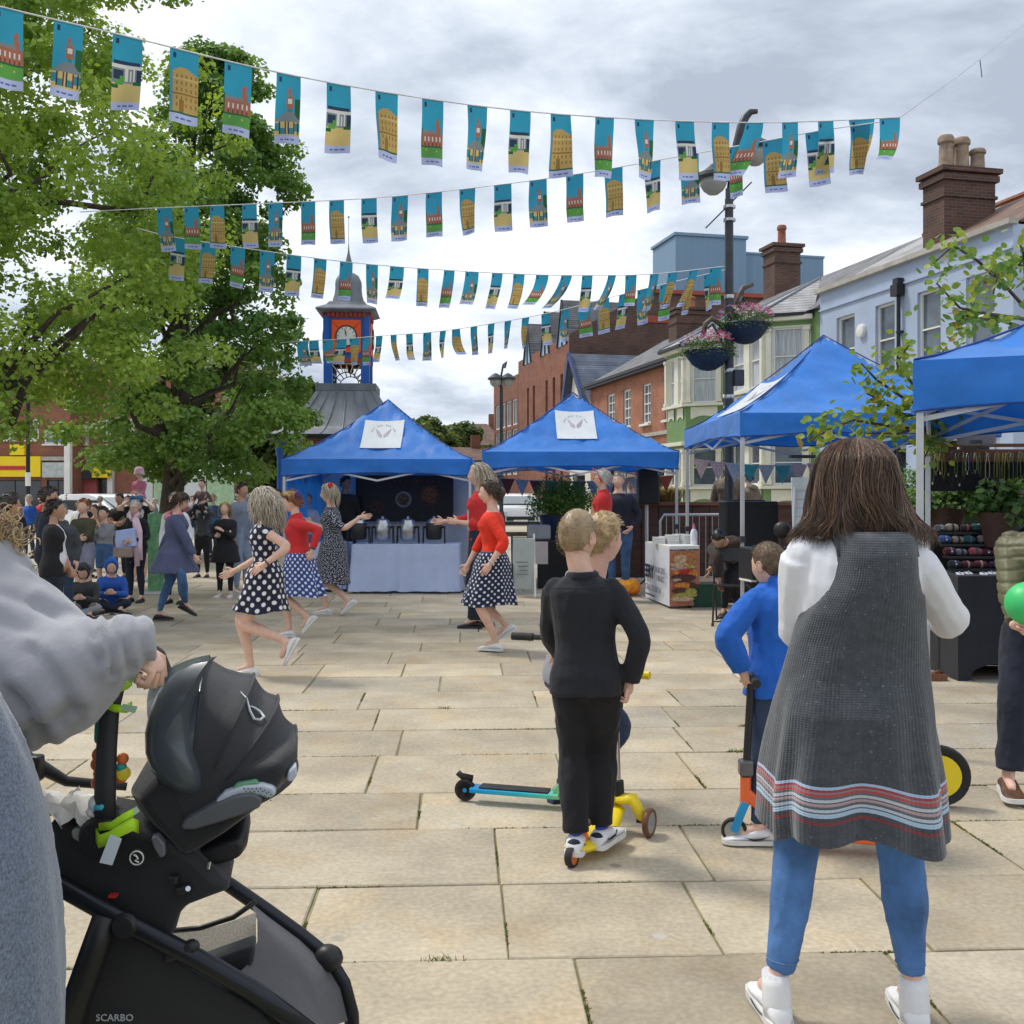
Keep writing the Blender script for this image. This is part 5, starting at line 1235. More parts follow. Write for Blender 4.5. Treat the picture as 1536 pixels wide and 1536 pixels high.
def cyl_uv(me, c=(0, 0), k=0.16):
 co = me_co(me); ang = np.arctan2(co[:, 0] - c[0], co[:, 1] - c[1])
 ul = me.uv_layers.new(name='UVMap'); n = len(me.loops); vi = np.empty(n, np.int32); me.loops.foreach_get('vertex_index', vi)
 u = ang[vi]*k; v = co[vi, 2]
 ls = np.empty(len(me.polygons), np.int32); me.polygons.foreach_get('loop_start', ls); lt = np.empty(len(me.polygons), np.int32); me.polygons.foreach_get('loop_total', lt)
 fi = np.repeat(np.arange(len(ls)), lt); mxu = np.full(len(ls), -9.0); np.maximum.at(mxu, fi, u); u = np.where((mxu[fi] - u) > PI*k, u + 2*PI*k, u)
 ul.data.foreach_set('uv', np.stack([u, v], 1).astype(np.float32).ravel())
def link_me(me, name, mats, parent, smooth=True):
 me.name = name; me.materials.clear()
 for m in (mats if isinstance(mats, (list, tuple)) else [mats]): me.materials.append(m)
 if smooth: me.polygons.foreach_set('use_smooth', [True]*len(me.polygons))
 o = bpy.data.objects.new(name, me); o.parent = parent; COL.objects.link(o); return o
def mb_displaced(mb, amp, sc):
 for i, v in enumerate(mb.v):
  v = Vector(v); mb.v[i] = tuple(v + noise.noise_vector(v*sc)*amp)
def ico(sub):
 bm = bmesh.new(); bmesh.ops.create_icosphere(bm, subdivisions=sub, radius=1); vs = [v.co.copy() for v in bm.verts]; fs = [tuple(v.index for v in f.verts) for f in bm.faces]; bm.free(); return vs, fs
ICO = {3: ico(3), 4: ico(4), 5: ico(5)}
def sst(a, b, x):
 t = max(0, min(1, (x - a)/(b - a))); return t*t*(3 - 2*t)
def head_pt(d, fem=False, ex=0.0):
 x, y, z = d; g = lambda *q: math.exp(-sum(((a)/s)**2 for a, s in q))
 px, py, pz = x*(.073 + ex), y*(.092 + ex) - .004, z*(.112 + ex)
 if z < 0: px *= 1 - (.34 if fem else .27)*(-z)**1.3;
 if z < -.1 and y < 0: py *= 1 - .35*sst(-.1, -.9, z)
 if z > 0.1 and y < 0: py -= .010*sst(0.0, .5, z)*(-y)
 fr = sst(.25, .75, y + .15*(1-abs(x)))
 if y > -.1:
  py += fr*(.024*g((x, .15), (z + .20, .14)) + .012*g((x, .11), (z + .0, .16)) - .010*g((abs(x) - .38, .17), (z - .07, .13)) + .004*g((abs(x) - .35, .3), (z - .27, .09)) + .006*g((x, .26), (z + .50, .09)) + .009*g((x, .25), (z + .80, .14)) + .004*g((abs(x) - .5, .2), (z + .2, .2)) - .004*g((x, .3), (z + .62, .05)))
 return Vector((px, py, pz))
def hair_thr(x, y, low=0.0):
 a = math.atan2(abs(x), y)/PI
 tab = [(0, .60), (.2, .58), (.33, .42), (.42, .05), (.48, -.08), (.53, .02), (.58, -.25), (.7, -.5), (1, -.6)]
 for i in range(len(tab)-1):
  if a <= tab[i+1][0]:
   t = (a - tab[i][0])/(tab[i+1][0]-tab[i][0]); return tab[i][1]*(1-t) + tab[i+1][1]*t - low*sst(.35, .7, a)
 return -.6 - low
def ik(a, t, l1, l2, pole):
 d = t - a; L = min(d.length, (l1 + l2)*.999); L = max(L, abs(l1 - l2)*1.05 + .02); u = d.normalized()
 c = (l1*l1 + L*L - l2*l2)/(2*l1*L); c = max(-1, min(1, c)); p = pole - u*pole.dot(u)
 if p.length < 1e-5: p = u.orthogonal()
 p.normalize(); m = a + u*(l1*c) + p*(l1*math.sqrt(1 - c*c)); return m, a + u*L
TF = [(-.10, .165, .115, -.01), (0, .178, .12, -.012), (.07, .158, .108, -.004), (.17, .125, .090, 0), (.27, .138, .100, .004), (.35, .152, .118, .016), (.42, .148, .098, .006), (.445, .136, .085, 0), (.47, .100, .070, 0), (.495, .062, .058, 0), (.53, .050, .052, .004)]
TM = [(-.10, .158, .115, -.01), (0, .163, .115, -.01), (.07, .152, .108, 0), (.17, .146, .104, .004), (.27, .158, .112, .004), (.35, .172, .122, .008), (.42, .172, .112, .002), (.445, .160, .094, 0), (.47, .118, .076, 0), (.495, .075, .065, 0), (.53, .060, .060, .004)]
class Person:
 def __init__(s, label, px, pyf, pyt=None, yaw=0, h=None, d=None, fem=True, kid=1.0, vox=.014, pose=None, group=None, skin=None, zroot=0.0, build=1.0, name='person'):
  s.d = d or GD(pyf); s.h = h or (pyf - pyt)/F*s.d
  s.s = s.h/1.70; s.root = empty(name, P(px, 0, s.d)*1.0, R(yaw), label, 'person', group)
  s.root.location.z = zroot; s.loc = Vector(s.root.location); s.yaw = R(yaw); s.fem = fem; s.kid = kid; s.vox = vox; s.skin = skin or SK; s.bw = build
  s.Ri = Matrix.Rotation(-s.yaw, 3, 'Z'); p = pose or {}; s.pose = p
  g = lambda k, df: s.cv(p[k]) if k in p else Vector(df)
  s.pel = g('pel', (0, 0, .93)); nb = g('neck', tuple(s.pel + Vector((0, .0, .51))))
  dv = (nb - s.pel); s.up = dv.normalized(); s.tw = R(p.get('twist', 0))
  fwd = Vector((math.sin(-s.tw), math.cos(s.tw), 0)); rt = fwd.cross(s.up).normalized(); fw = s.up.cross(rt).normalized()
  s.MT = Matrix((rt, fw, s.up)).transposed()
  s.MP = Matrix.Rotation(s.tw*.3, 3, 'Z')
  s.nb = s.sp(.51)
  hk = 1 + (kid - 1); s.hs = hk
  s.MH = Matrix.Rotation(R(p.get('hyaw', 0)), 3, 'Z') @ Matrix.Rotation(R(p.get('hroll', 0)), 3, 'Y') @ Matrix.Rotation(R(-p.get('hpitch', 0)), 3, 'X')
  s.head = g('head', tuple(s.nb + (s.MT @ Vector((0, .012, .085)) + s.MH @ Vector((0, .016, .075)))*hk**.5))
  sw = (.150 if fem else .172)*build
  s.shL = s.sp(.425) + s.MT @ Vector((-sw, 0, 0)); s.shR = s.sp(.425) + s.MT @ Vector((sw, 0, 0))
  A1, A2, L1, L2 = .285, .25, .414, .414
  s.arm = {}; s.leg = {}
  for k, sg, sh in (('L', -1, s.shL), ('R', 1, s.shR)):
   t = g('wri'+k, tuple(sh + Vector((sg*.06, .05, -.50)))); pole = (g('elb'+k, (0, 0, 0)) - (sh + t)/2) if 'elb'+k in p else Vector((sg*.5, -.8, -.2))
   e, w = ik(sh, t, A1, A2, pole); s.arm[k] = (sh, e, w)
   hp = s.pel + s.MP @ Vector((sg*.088*build, 0, -.02)); t = g('ank'+k, (sg*.10, 0, .085)); pole = (g('kne'+k, (0, 0, 0)) - (hp + t)/2) if 'kne'+k in p else Vector((sg*.12, 1, 0))
   kn, an = ik(hp, t, L1, L2, pole); s.leg[k] = (hp, kn, an)
  s.M = Matrix.Scale(s.s, 4)
 def cv(s, v):
  if len(v) == 4: return Vector(v[:3])          # metres, body units
  w = P(v[0], v[1], s.d + v[2]); l = s.Ri @ (w - s.loc); return l / s.s
 def sp(s, u):
  f = sst(-.05, .22, u); a = s.pel + Vector((0, 0, u)); b = s.pel + s.up*u; return a.lerp(b, f if u > 0 else 0)
 def Mu(s, u):
  f = sst(-.05, .25, u)
  q = Matrix.Identity(3).to_quaternion().slerp(s.MT.to_quaternion(), f); return q.to_matrix()
 def torso(s, mb, u0, u1, inf, flare=0.0, n=20, belly=0.0):
  tab = TF if s.fem else TM; rings = []; us = sorted(set([u0, u1] + [t[0] for t in tab if u0 < t[0] < u1] + [u0 + (u1-u0)*k/8 for k in range(9)]))
  for u in us:
   uu = max(tab[0][0], min(tab[-1][0], u))
   for i in range(len(tab)-1):
    if tab[i][0] <= uu <= tab[i+1][0]:
     t = (uu - tab[i][0])/(tab[i+1][0]-tab[i][0]); t = t; a, b, o = [tab[i][k]*(1-t) + tab[i+1][k]*t for k in (1, 2, 3)]; break
   fl = flare*max(0, (.12 - u)); a = a*s.bw + inf + fl; b = b*s.bw + inf + fl + belly*math.exp(-((u-.12)/.12)**2); o = o + belly*.6*math.exp(-((u-.12)/.12)**2)
   c = s.sp(u) if u > -.1 else s.pel + Vector((0, 0, u)); M = s.Mu(u)
   rings.append([c + M @ Vector((math.copysign(abs(math.cos(q))**.85, math.cos(q))*a, math.copysign(abs(math.sin(q))**.9, math.sin(q))*b + o, 0)) for q in [2*PI*k/n for k in range(n)]])
  mb.loft(rings)
 def armtube(s, mb, k, f0, f1, inf, cuff=0.0, n=10, puff=0.0, rs=1.0):
  sh, e, w = s.arm[k]; pts = []; rr = []
  prof = [(0, .044), (.12, .047), (.3, .042), (.48, .039), (.53, .038), (.62, .040), (.8, .032), (1, .025)]
  b = s.bw**.6
  for i in range(15):
   t = f0 + (f1 - f0)*i/14
   if t < .53: p = sh.lerp(e, t/.53)
   else: p = e.lerp(w, (t-.53)/.47)
   for j in range(len(prof)-1):
    if prof[j][0] <= t <= prof[j+1][0]:
     q = (t - prof[j][0])/(prof[j+1][0]-prof[j][0]); r = prof[j][1]*(1-q) + prof[j+1][1]*q; break
   r = r*b*rs + inf + cuff*(t-f0)/(max(f1-f0, .01)) + puff*math.sin(PI*min(1, t/1.0))
   pts.append(p); rr.append(r)
  for i in range(1, 14): pass
  sm = [pts[0]] + [(pts[i-1] + pts[i]*2 + pts[i+1])/4 for i in range(1, 14)] + [pts[-1]]
  mb.tube(sm, rr, n)
  if f0 == 0: mb.ball(sh + (s.nb - sh)*.08, (rr[0]*.96,)*3, 8, 12)
 def legtube(s, mb, k, f0, f1, inf, flare=0.0, n=12, rs=1.0, kneeloose=0):
  hp, kn, an = s.leg[k]; pts = []; rr = []
  prof = [(0, .092), (.15, .088), (.3, .074), (.46, .057), (.5, .055), (.58, .054), (.67, .055), (.8, .044), (.93, .034), (1, .034)]
  b = s.bw**.7
  for i in range(21):
   t = f0 + (f1 - f0)*i/20
   p = hp.lerp(kn, t/.5) if t < .5 else kn.lerp(an, (t-.5)/.5)
   if t > .5:
    back = (kn - an).cross(Vector((1, 0, 0))).normalized(); p = p + back*(-.012*math.sin(PI*(t-.5)/.5)) if abs(back.y) > .2 else p
   for j in range(len(prof)-1):
    if prof[j][0] <= t <= prof[j+1][0]:
     q = (t - prof[j][0])/(prof[j+1][0]-prof[j][0]); r = prof[j][1]*(1-q) + prof[j+1][1]*q; break
   pts.append(p); rr.append(r*b*rs + inf + flare*max(0, t-.2))
  sm = [pts[0]] + [(pts[i-1] + pts[i]*2 + pts[i+1])/4 for i in range(1, 20)] + [pts[-1]]
  mb.tube(sm, rr, n)
 def tr(s, mb):
  S = s.s; mb.v = [(v[0]*S, v[1]*S, v[2]*S) for v in mb.v]; return mb
 def hand(s, mb, k, curl=0.35, spread=0.08, rot=None, n=6):
  sh, e, w = s.arm[k]; sg = -1 if k == 'L' else 1
  dr = s.pose.get('hdir'+k); d = (w - e).normalized() if dr is None else (s.Ri @ Vector(dr)).normalized()
  pn = s.pose.get('palm'+k); pn = Vector((-sg*.9, .15, .0)) if pn is None else s.Ri @ Vector(pn)   # palm faces the thigh
  pn = (pn - d*pn.dot(d)).normalized(); ax = d.cross(pn).normalized()*(1 if sg > 0 else -1)   # towards the thumb
  if ax.y < -.3 and pn is None: ax = -ax
  c = s.pose.get('curl'+k, curl); q = .92 if s.fem else 1.02
  if s.kid > 1: q *= 1.0
  pc = w + d*.045*q
  M = Matrix((ax, pn, d)).transposed()
  mb.ball(w + d*.048*q, (.040*q, .015*q, .050*q), 8, 12, rot=M)
  mb.cap(w - d*.02, w + d*.03, .024*q, .027*q, 8)
  lens = [.070, .080, .075, .058]
  for i in range(4):
   o = (.030 - i*.0195)*q; b0 = w + d*(.088 - .004*abs(i-1.3))*q + ax*o; dd = (d + ax*(.030 - i*.0195)*spread*40*.12).normalized()
   pts = [b0 - d*.02, b0]; cur = b0; ang = 0; L_ = lens[i]*q
   for j, f in enumerate((.42, .32, .26)):
    ang += c*(1.0 + .15*i)*(.9 if j == 0 else 1.1); v = dd*math.cos(ang) + pn*math.sin(ang); cur = cur + v*L_*f; pts.append(cur)
   mb.tube(pts, [.0095*q, .0092*q, .0085*q, .0078*q, .0052*q], n)
  t0 = w + d*.025*q + ax*.026*q; pts = [t0 - ax*.01, t0, t0 + (d*.6 + ax*.75 + pn*.25).normalized()*.036*q]; pts.append(pts[-1] + (d*.85 + ax*.3 + pn*(.3 + c*.5)).normalized()*.03*q)
  mb.tube(pts, [.013*q, .013*q, .0105*q, .007*q], n)
 def body(s, sub=4, hands=True, sk=None, legs=True):
  p_ = s.pose; mb = MB(); s.torso(mb, -.10, .53, 0)
  for k in 'LR':
   s.armtube(mb, k, 0, 1, 0)
   if legs: s.legtube(mb, k, 0, 1, 0, rs=p_.get('lrs', 1))
   an = s.leg[k][2];
   if legs: mb.cap(an, an + s.footdir(k)*.10 + Vector((0, 0, -.03)), .032, .026, 8)
  mb.cap(s.sp(.46), s.head + s.MH @ Vector((0, -.018, -.05))*s.hs, .054 if s.fem else .062, .050*s.hs, 12)
  s.tr(mb); me = remesh(mb, s.vox*(1.35 if s.d < 9 else 1.55), 2)
  bm = bmesh.new(); bm.from_mesh(me)
  vs, fs = ICO[sub]; hv = []
  C_ = [s.head + s.MH @ (head_pt(v, s.fem)*s.hs) for v in vs]
  bv = [bm.verts.new(c*s.s) for c in C_]
  for f in fs:
   ff = bm.faces.new([bv[i] for i in f]); c = sum((vs[i] for i in f), Vector())/3; ax_ = abs(c.x)
   if c.y > .3:
    if ((ax_ - .39)/.19)**2 + ((c.z - .07)/(.10 if s.d > 9 else .065))**2 < 1: ff.material_index = 2 if (((ax_ - .39)/.09)**2 < 1) or s.d > 9 else 3  # far faces: eye socket shade is painted with the dark eye colour
    elif .20 < ax_ < .60 and .21 + .0*ax_ < c.z < .29: ff.material_index = 4
    elif ax_ < .30 and -.58 < c.z < -.42: ff.material_index = 1
  hm = MB()
  for sg in (-1, 1):
   M = s.MH @ Euler((0, 0, R(-sg*20))).to_matrix(); ec = s.head + s.MH @ (Vector((sg*.075, -.010, -.006))*s.hs)
   hm.ball(ec, (.009*s.hs, .019*s.hs, .031*s.hs), 8, 10, rot=M); hm.tube([ec + M @ (Vector((sg*.006, .015*math.cos(a), .027*math.sin(a)))*s.hs) for a in [R(-60 + 30*q) for q in range(9)]], .0042*s.hs, 5)
  if hands:
   for k in 'LR': s.hand(hm, k)
  vv = [bm.verts.new(Vector(v)*s.s) for v in hm.v]
  for f in hm.f:
   try: bm.faces.new([vv[i] for i in f])
   except ValueError: pass
  bm.to_mesh(me); bm.free()
  hairm = s.pose.get('brow', H_brown)
  s.bo = link_me(me, 'body', [sk or s.skin, M_lips, M_eye, M_eyew, hairm], s.root); return s
 def footdir(s, k):
  fy = R(s.pose.get('fyaw'+k, -8 if k == 'R' else 8)); fp = R(s.pose.get('fpitch'+k, 0))
  return Vector((-math.sin(fy)*math.cos(fp), math.cos(fy)*math.cos(fp), math.sin(fp)))
 def garment(s, name, mb, mt, vox=None, smooth=3, fold=.006, fs=7.0, uvk=.16, stretch=(1, 1, .5), extra=None):
  s.tr(mb); me = remesh(mb, vox or s.vox, smooth)
  if fold:
   sd = len(name)*3.1 + s.loc.x*7
   def fn(c):
    v = Vector((c[0]*stretch[0], c[1]*stretch[1], c[2]*stretch[2]))*fs + Vector((sd, 0, 0)); a = noise.noise(v); b = noise.noise(v*2.3); return fold*(a*1.1 - abs(b)*.8)
   displace(me, fn)
  if extra: displace(me, extra)
  cyl_uv(me, (s.pel.x*s.s, s.pel.y*s.s), uvk)
  return link_me(me, name, mt, s.root)
 def top(s, mt, sleeve=1.0, hem=-.02, inf=.012, sinf=.010, flare=0.0, collar=0, name='top', fold=.010, upper=.50, cuff=0, belly=0, puff=0, vox=None, sleeveR=None, hood=False, fs=7, shoulders=True, extra=None):
  mb = MB(); s.torso(mb, hem, upper, inf, flare, belly=belly)
  if hem < -.10: pass
  for k in 'LR':
   sv = sleeve if k == 'L' or sleeveR is None else sleeveR
   if sv > 0: s.armtube(mb, k, 0, sv, sinf, cuff, puff=puff)
   elif shoulders: mb.ball(s.arm[k][0] + (s.nb - s.arm[k][0])*.12, (.052 + inf,)*3, 8, 10)
  if collar: mb.tube([s.sp(.46), s.sp(.50), s.nb + (s.head - s.nb)*(.12 + collar)], [.085, .074, .066 + inf*.4], 14)
  if hood:
   mb.tube([s.nb + s.MT @ Vector((.075*math.cos(a), -.055 + .055*math.sin(a) - .035*(math.sin(a) < 0), .0 + .03*math.sin(a))) for a in [q*PI/8 for q in range(16)]], .035, 8, closed=True)
   mb.ball(s.nb + s.MT @ Vector((0, -.10, -.03)), (.095, .05, .08), 8, 12)
  return s.garment(name, mb, mt, fold=fold, vox=vox, fs=fs, extra=extra)
 def trousers(s, mt, leg=.97, inf=.010, flare=0.0, name='trousers', fold=.010, waist=.10, vox=None, rs=1.0, fs=8):
  mb = MB(); s.torso(mb, -.08, waist, inf)
  for k in 'LR': s.legtube(mb, k, 0, leg, inf, flare, rs=rs)
  c = s.pel + Vector((0, 0, -.06)); mb.ball(c, (.13*s.bw + inf, .105*s.bw + inf, .09), 8, 14)
  return s.garment(name, mb, mt, fold=fold, vox=(vox or s.vox)*1.35, fs=fs)
 def skirt(s, mt, z0u=.12, hem=(0, 0, .45), rx=.30, ry=.30, waves=9, amp=.03, name='skirt', n=96, m=18, fullness=1.0, uvs=.30, band=None):
  "hem: centre of the hem in body units"
  tab = TF; c0 = s.sp(z0u); M0 = s.Mu(z0u); hc = s.cv(hem) if len(hem) != 4 else Vector(hem[:3]); rows = []
  rgw = random.Random(int(s.loc.x*100)); ph = [rgw.uniform(0, 6) for _ in range(4)]
  a0 = (.142 if z0u > .1 else .18)*s.bw; b0 = (.112 if z0u > .1 else .135)*s.bw; LS = []
  for k in 'LR':
   h_, k_, n_ = s.leg[k]
   for q in range(13): LS.append((h_.lerp(k_, q/12), .094 - .034*q/12)); LS.append((k_.lerp(n_, q/24), .062))
  for i in range(m + 1):
   t = i/m; row = []; hipb = .022*math.sin(PI*min(1, t*2.2))*(1 if z0u > .1 else .3)
   for j in range(n + 1):
    q = 2*PI*j/n; w = amp*(t**1.3)*(math.sin(waves*q + ph[0]) + .5*math.sin((waves*2-3)*q + ph[1]))
    f = t**.8
    a = a0 + hipb + (rx - a0)*f + w; b = b0 + hipb*.8 + (ry - b0)*f + w
    p = (c0 + M0 @ Vector((math.cos(q)*a, math.sin(q)*b, 0)))*(1 - 0) ; top_ = c0 + (M0 @ Vector((math.cos(q)*a, math.sin(q)*b, 0))); bot = hc + Vector((math.cos(q)*a, math.sin(q)*b, 0))
    g = t; p = top_.lerp(bot, g);
    zc = c0.lerp(hc, g) + Vector((math.cos(q)*a, math.sin(q)*b, .012*math.sin(3*q + ph[2])*t)); row.append(zc*s.s)
   cz = c0.lerp(hc, t); ex = [0.0]*(n + 1)
   for j in range(n + 1):
    p = row[j]/s.s; v = Vector((p.x - cz.x, p.y - cz.y, 0)); l = v.length; u = v/l
    for c, r in LS:
     if abs(c.z - cz.z) > r + .02: continue
     d = Vector((c.x - cz.x, c.y - cz.y, 0)); dt = d.dot(u); pr = (d - u*dt).length; r2 = r + .02
     if dt > 0 and pr < r2: ex[j] = max(ex[j], dt + math.sqrt(r2*r2 - pr*pr) - l)
   for _ in range(5): ex = [max(ex[j], (ex[(j-1) % n] + ex[(j+1) % n])/2*.97) for j in range(n)] ; ex.append(ex[0])
   for j in range(n + 1):
    if ex[j] > 0: v = Vector((row[j].x - cz.x*s.s, row[j].y - cz.y*s.s, 0)).normalized(); row[j] = row[j] + v*ex[j]*s.s
   rows.append(row)
  mb = MB(); L_ = (hc - c0).length
  mb.sheet(rows, uvf=lambda i, j: (j/n*uvs*6, i/m*L_*1.0))
  me = mb.mesh(name, mt); me.update(); return link_me(me, name, mt, s.root)
 def shoes(s, mt, sole=None, name='shoe', L=.27, boot=0.0, w=.045, top=None):
  for k in 'LR':
   an = s.leg[k][2]; d = s.footdir(k); up = Vector((0, 0, 1)); up = (up - d*up.dot(d)).normalized(); rt = d.cross(up)
   q = (.93 if s.fem else 1.02)*(1.1 if s.kid > 1.1 else 1)
   o = an - up*.085
   st = [(-.078, .018, .02), (-.070, .032, .055), (-.05, .038, .075), (-.01, .039, .088), (.03, .040, .080), (.07, .043, .062), (.11, .047, .050), (.15, .047, .042), (.18, .038, .034), (.198, .018, .022)]
   rings = []; so = []
   for y, hw, hh in st:
    hw *= w/.045
    r_ = []
    for j in range(14):
     a = 2*PI*j/14; x_ = math.cos(a)*hw; z_ = .018 + (hh - .018)*.5*(1 + math.sin(a)) if True else 0
     r_.append((o + d*y*q + rt*x_*q + up*(max(z_, .016))*q)*s.s)
    rings.append(r_)
    so.append([(o + d*(y*1.03)*q + rt*(sx*(hw + .004))*q + up*z_*q)*s.s for sx, z_ in ((-1, .001), (1, .001), (1, .024), (-1, .024))])
   mb = MB(); mb.loft(rings)
   if boot: mb.tube([(o - d*.02 + up*.02)*s.s, (o - d*.015 + up*.06)*s.s, (an - d*.005 + up*boot*.4)*s.s, (an + up*boot)*s.s], [.040*s.s, .043*s.s, .041*s.s, .039*s.s], 18)
   sh = mb.build(name, mt, s.root, 180)
   ms = MB(); ms.loft(so); ms.build('sole', sole or M_sole, sh, 50)
   if top:
    m2 = MB();
    for i in range(4):
     y = .035 + i*.022; hh = .083 - i*.0095; m2.tube([(o + d*(y + .0)*q + rt*sx*.026*q + up*(hh - .008 + .006*(1-abs(sx)))*q)*s.s for sx in (-1, -.4, .4, 1)], .0035*s.s, 5)
    m2.build('laces', top, sh, 180)
 def hair(s, mt, style='short', L=.2, n=120, low=0.0, th=.014, wave=.01, r=.006, sub=None, back=.0, seed=1, rough=.004, top_=0.0, part=False, name='hair'):
  vs, fs = ICO[sub or (4 if s.d < 11 else 3)]; mb = MB(); out = []; rg = random.Random(seed + int(s.loc.x*50)); roots = []
  for v in vs:
   thr = hair_thr(v.x, v.y, low); m_ = sst(thr - .05, thr + .09, v.z)
   th_ = th*(1 + top_*max(0, v.z)) + rough*noise.noise(v*5)*2
   p = head_pt(v, s.fem); nrm = Vector((v.x, v.y, v.z*.8)).normalized(); out.append((s.head + s.MH @ ((p + nrm*(th_*m_ - .010*(1 - m_)))*s.hs))*s.s)
   if m_ > .75: roots.append((v, p + nrm*(th_*.6)))
  mb.add(out, fs); ho = link_me(mb.mesh(name, mt), name, mt, s.root)
  if n:
   lk = MB(); R_ = s.MH.inverted()
   grav = R_ @ Vector((0, 0, -1))
   for i in range(n):
    v, p0 = rg.choice(roots);
    p = p0.copy(); nrm = Vector((v.x, v.y, v.z)).normalized(); LL = L*rg.uniform(.75, 1.1)
    if style == 'spiky': vel = (nrm + Vector((rg.gauss(0, .3), .45 + rg.gauss(0, .3), .4))).normalized()
    elif style == 'short': vel = (nrm*.35 + Vector((v.x*.3, -.5 if v.y < .3 else .3, .1)) + Vector((rg.gauss(0, .25),)*3)).normalized()
    else: vel = (nrm*.5 + Vector((v.x*.8, -.45, .0))).normalized()
    pts = [p.copy()]; ns = 8; st = LL/ns; ph = rg.uniform(0, 6); wv = Vector((rg.gauss(0, 1), rg.gauss(0, 1), 0)).normalized()
    for j in range(ns):
     g_ = .55 if style not in ('spiky', 'short') else .08
     vel = (vel + grav*g_ + Vector((0, back, 0))).normalized(); p = p + vel*st
     ex = .008 + th*.6; e3 = Vector((p.x/(.073+ex), (p.y+.004)/(.096+ex), p.z/(.112+ex)))
     if e3.length < 1 and p.z > -.10: e3.normalize(); p = Vector((e3.x*(.073+ex), e3.y*(.096+ex) - .004, e3.z*(.112+ex)))
     if p.z <= -.10:
      rr = math.hypot(p.x, p.y + .01);
      if rr < .062: k_ = .062/max(rr, .01); p.x *= k_; p.y = (p.y + .01)*k_ - .01
     pts.append(p + wv*(wave*math.sin(j*1.25 + ph)))
    lk.tube([(s.head + s.MH @ (q*s.hs))*s.s for q in pts], [r*s.s*(.7, 1, 1, 1, .95, .85, .7, .5, .2)[j] for j in range(9)], 3)
   lo = lk.build('hair_locks', mt, ho, 180); tag(lo, kind='stuff')
  return ho
 def glasses(s, mt=None):
  mb = MB()
  for sg in (-1, 1):
   c = Vector((sg*.031, .096, .008)); mb.tube([(s.head + s.MH @ ((c + Vector((.021*math.cos(a), 0, .016*math.sin(a))))*s.hs))*s.s for a in [q*PI/6 for q in range(12)]], .0022, 5, closed=True)
   mb.tube([(s.head + s.MH @ (Vector(q)*s.hs))*s.s for q in ((sg*.052, .094, .01), (sg*.076, .05, .01), (sg*.08, -.01, .005))], .002, 5)
  mb.build('glasses', mt or M_black, s.root, 180)
M_sole = mat('white rubber sole', (0.66, 0.66, 0.64), 0.6, 0.08, 10)
M_sold = mat('dark sole', (0.03, 0.03, 0.03), 0.7)
M_shw = mat('white trainers', (0.70, 0.70, 0.69), 0.6, 0.06, 12, 0.2, 60)
M_shb = mat('black shoes', (0.02, 0.02, 0.022), 0.5, 0.1, 12)
M_navy = cloth('navy cloth', (0.014, 0.018, 0.035)); M_blk = cloth('black cloth', (0.012, 0.012, 0.015)); M_red = cloth('red knit', (0.55, 0.025, 0.028), bump=.6, bscale=30); M_redo = cloth('scarlet knit', (0.75, 0.035, 0.012), bump=.6, bscale=30)
M_denim = cloth('mid blue denim', (0.06, 0.14, 0.30), var=.2, scale=8, bump=.4, bscale=60); M_denimd = cloth('dark denim', (0.03, 0.05, 0.10)); M_denl = cloth('pale denim', (0.25, 0.33, 0.45))
M_whc = cloth('white cotton', (0.72, 0.73, 0.76)); M_gry = cloth('grey jersey', (0.30, 0.31, 0.34)); M_olv = cloth('olive knit', (0.062, 0.062, 0.035)); M_dkg = cloth('dark grey cloth', (0.06, 0.065, 0.075)); M_pink = cloth('pink cloth', (0.60, 0.18, 0.30)); M_pscf = cloth('pale pink scarf', (0.68, 0.50, 0.58))
M_lil = cloth('lilac grey cotton', (0.25, 0.25, 0.34)); M_blu = cloth('blue jacket cloth', (0.02, 0.10, 0.42)); M_coat = cloth('slate blue coat', (0.075, 0.085, 0.16)); M_brn = cloth('dark brown cloth', (0.035, 0.022, 0.016)); M_taupe = cloth('taupe coat', (0.16, 0.13, 0.10)); M_patt = cloth('black and grey patterned cloth', (0.10, 0.10, 0.11), var=.45, scale=25)
M_d1 = m_dots('navy dress with white dots', (0.012, 0.014, 0.035), (0.72, 0.72, 0.74), 15, .27)
M_d2 = m_dots('blue skirt with white dots', (0.03, 0.06, 0.22), (0.62, 0.65, 0.75), 19, .29)
M_d5 = m_dots('navy skirt with small white dots', (0.012, 0.016, 0.05), (0.6, 0.63, 0.7), 22, .24)
M_d3 = m_dots('navy dress with tiny pale print', (0.02, 0.025, 0.05), (0.45, 0.45, 0.47), 48, .26, jitter=.9)
def watch(p, k, mt):
 sh, e, w = p.arm[k]; c = (w + (e - w)*.10)*p.s; d = (w - e).normalized(); u = d.orthogonal().normalized(); v = d.cross(u)
 MB().tube([c + (u*math.cos(a) + v*math.sin(a))*.031 for a in [q*PI/8 for q in range(16)]], .007, 6, closed=True).build('watch', mt, p.root, 180)
p = Person('woman with wavy silver hair skipping left in a navy dress with white polka dots', 371, 1014, yaw=92, h=1.66, fem=True, vox=.010, group='women dancing in the square',
 pose=dict(pel=(398, 868, 0), neck=(398, 772, 0), ankR=(376, 999, .06), kneR=(352, 940, .06), ankL=(431, 963, -.06), kneL=(385, 948, -.06), fpitchL=-62, fpitchR=0, fyawL=0, fyawR=0,
 wriL=(397, 846, -.22), elbL=(440, 822, -.2), wriR=(352, 856, .22), elbR=(380, 850, .2), hyaw=-35, hpitch=4, curlL=.12, curlR=.15, palmL=(0.3, 1, -.3), palmR=(0, -1, 0.2)))
p.body(4); p.top(M_d1, .16, .06, .010, .012, name='dress_bodice', upper=.475, vox=.010, shoulders=True)
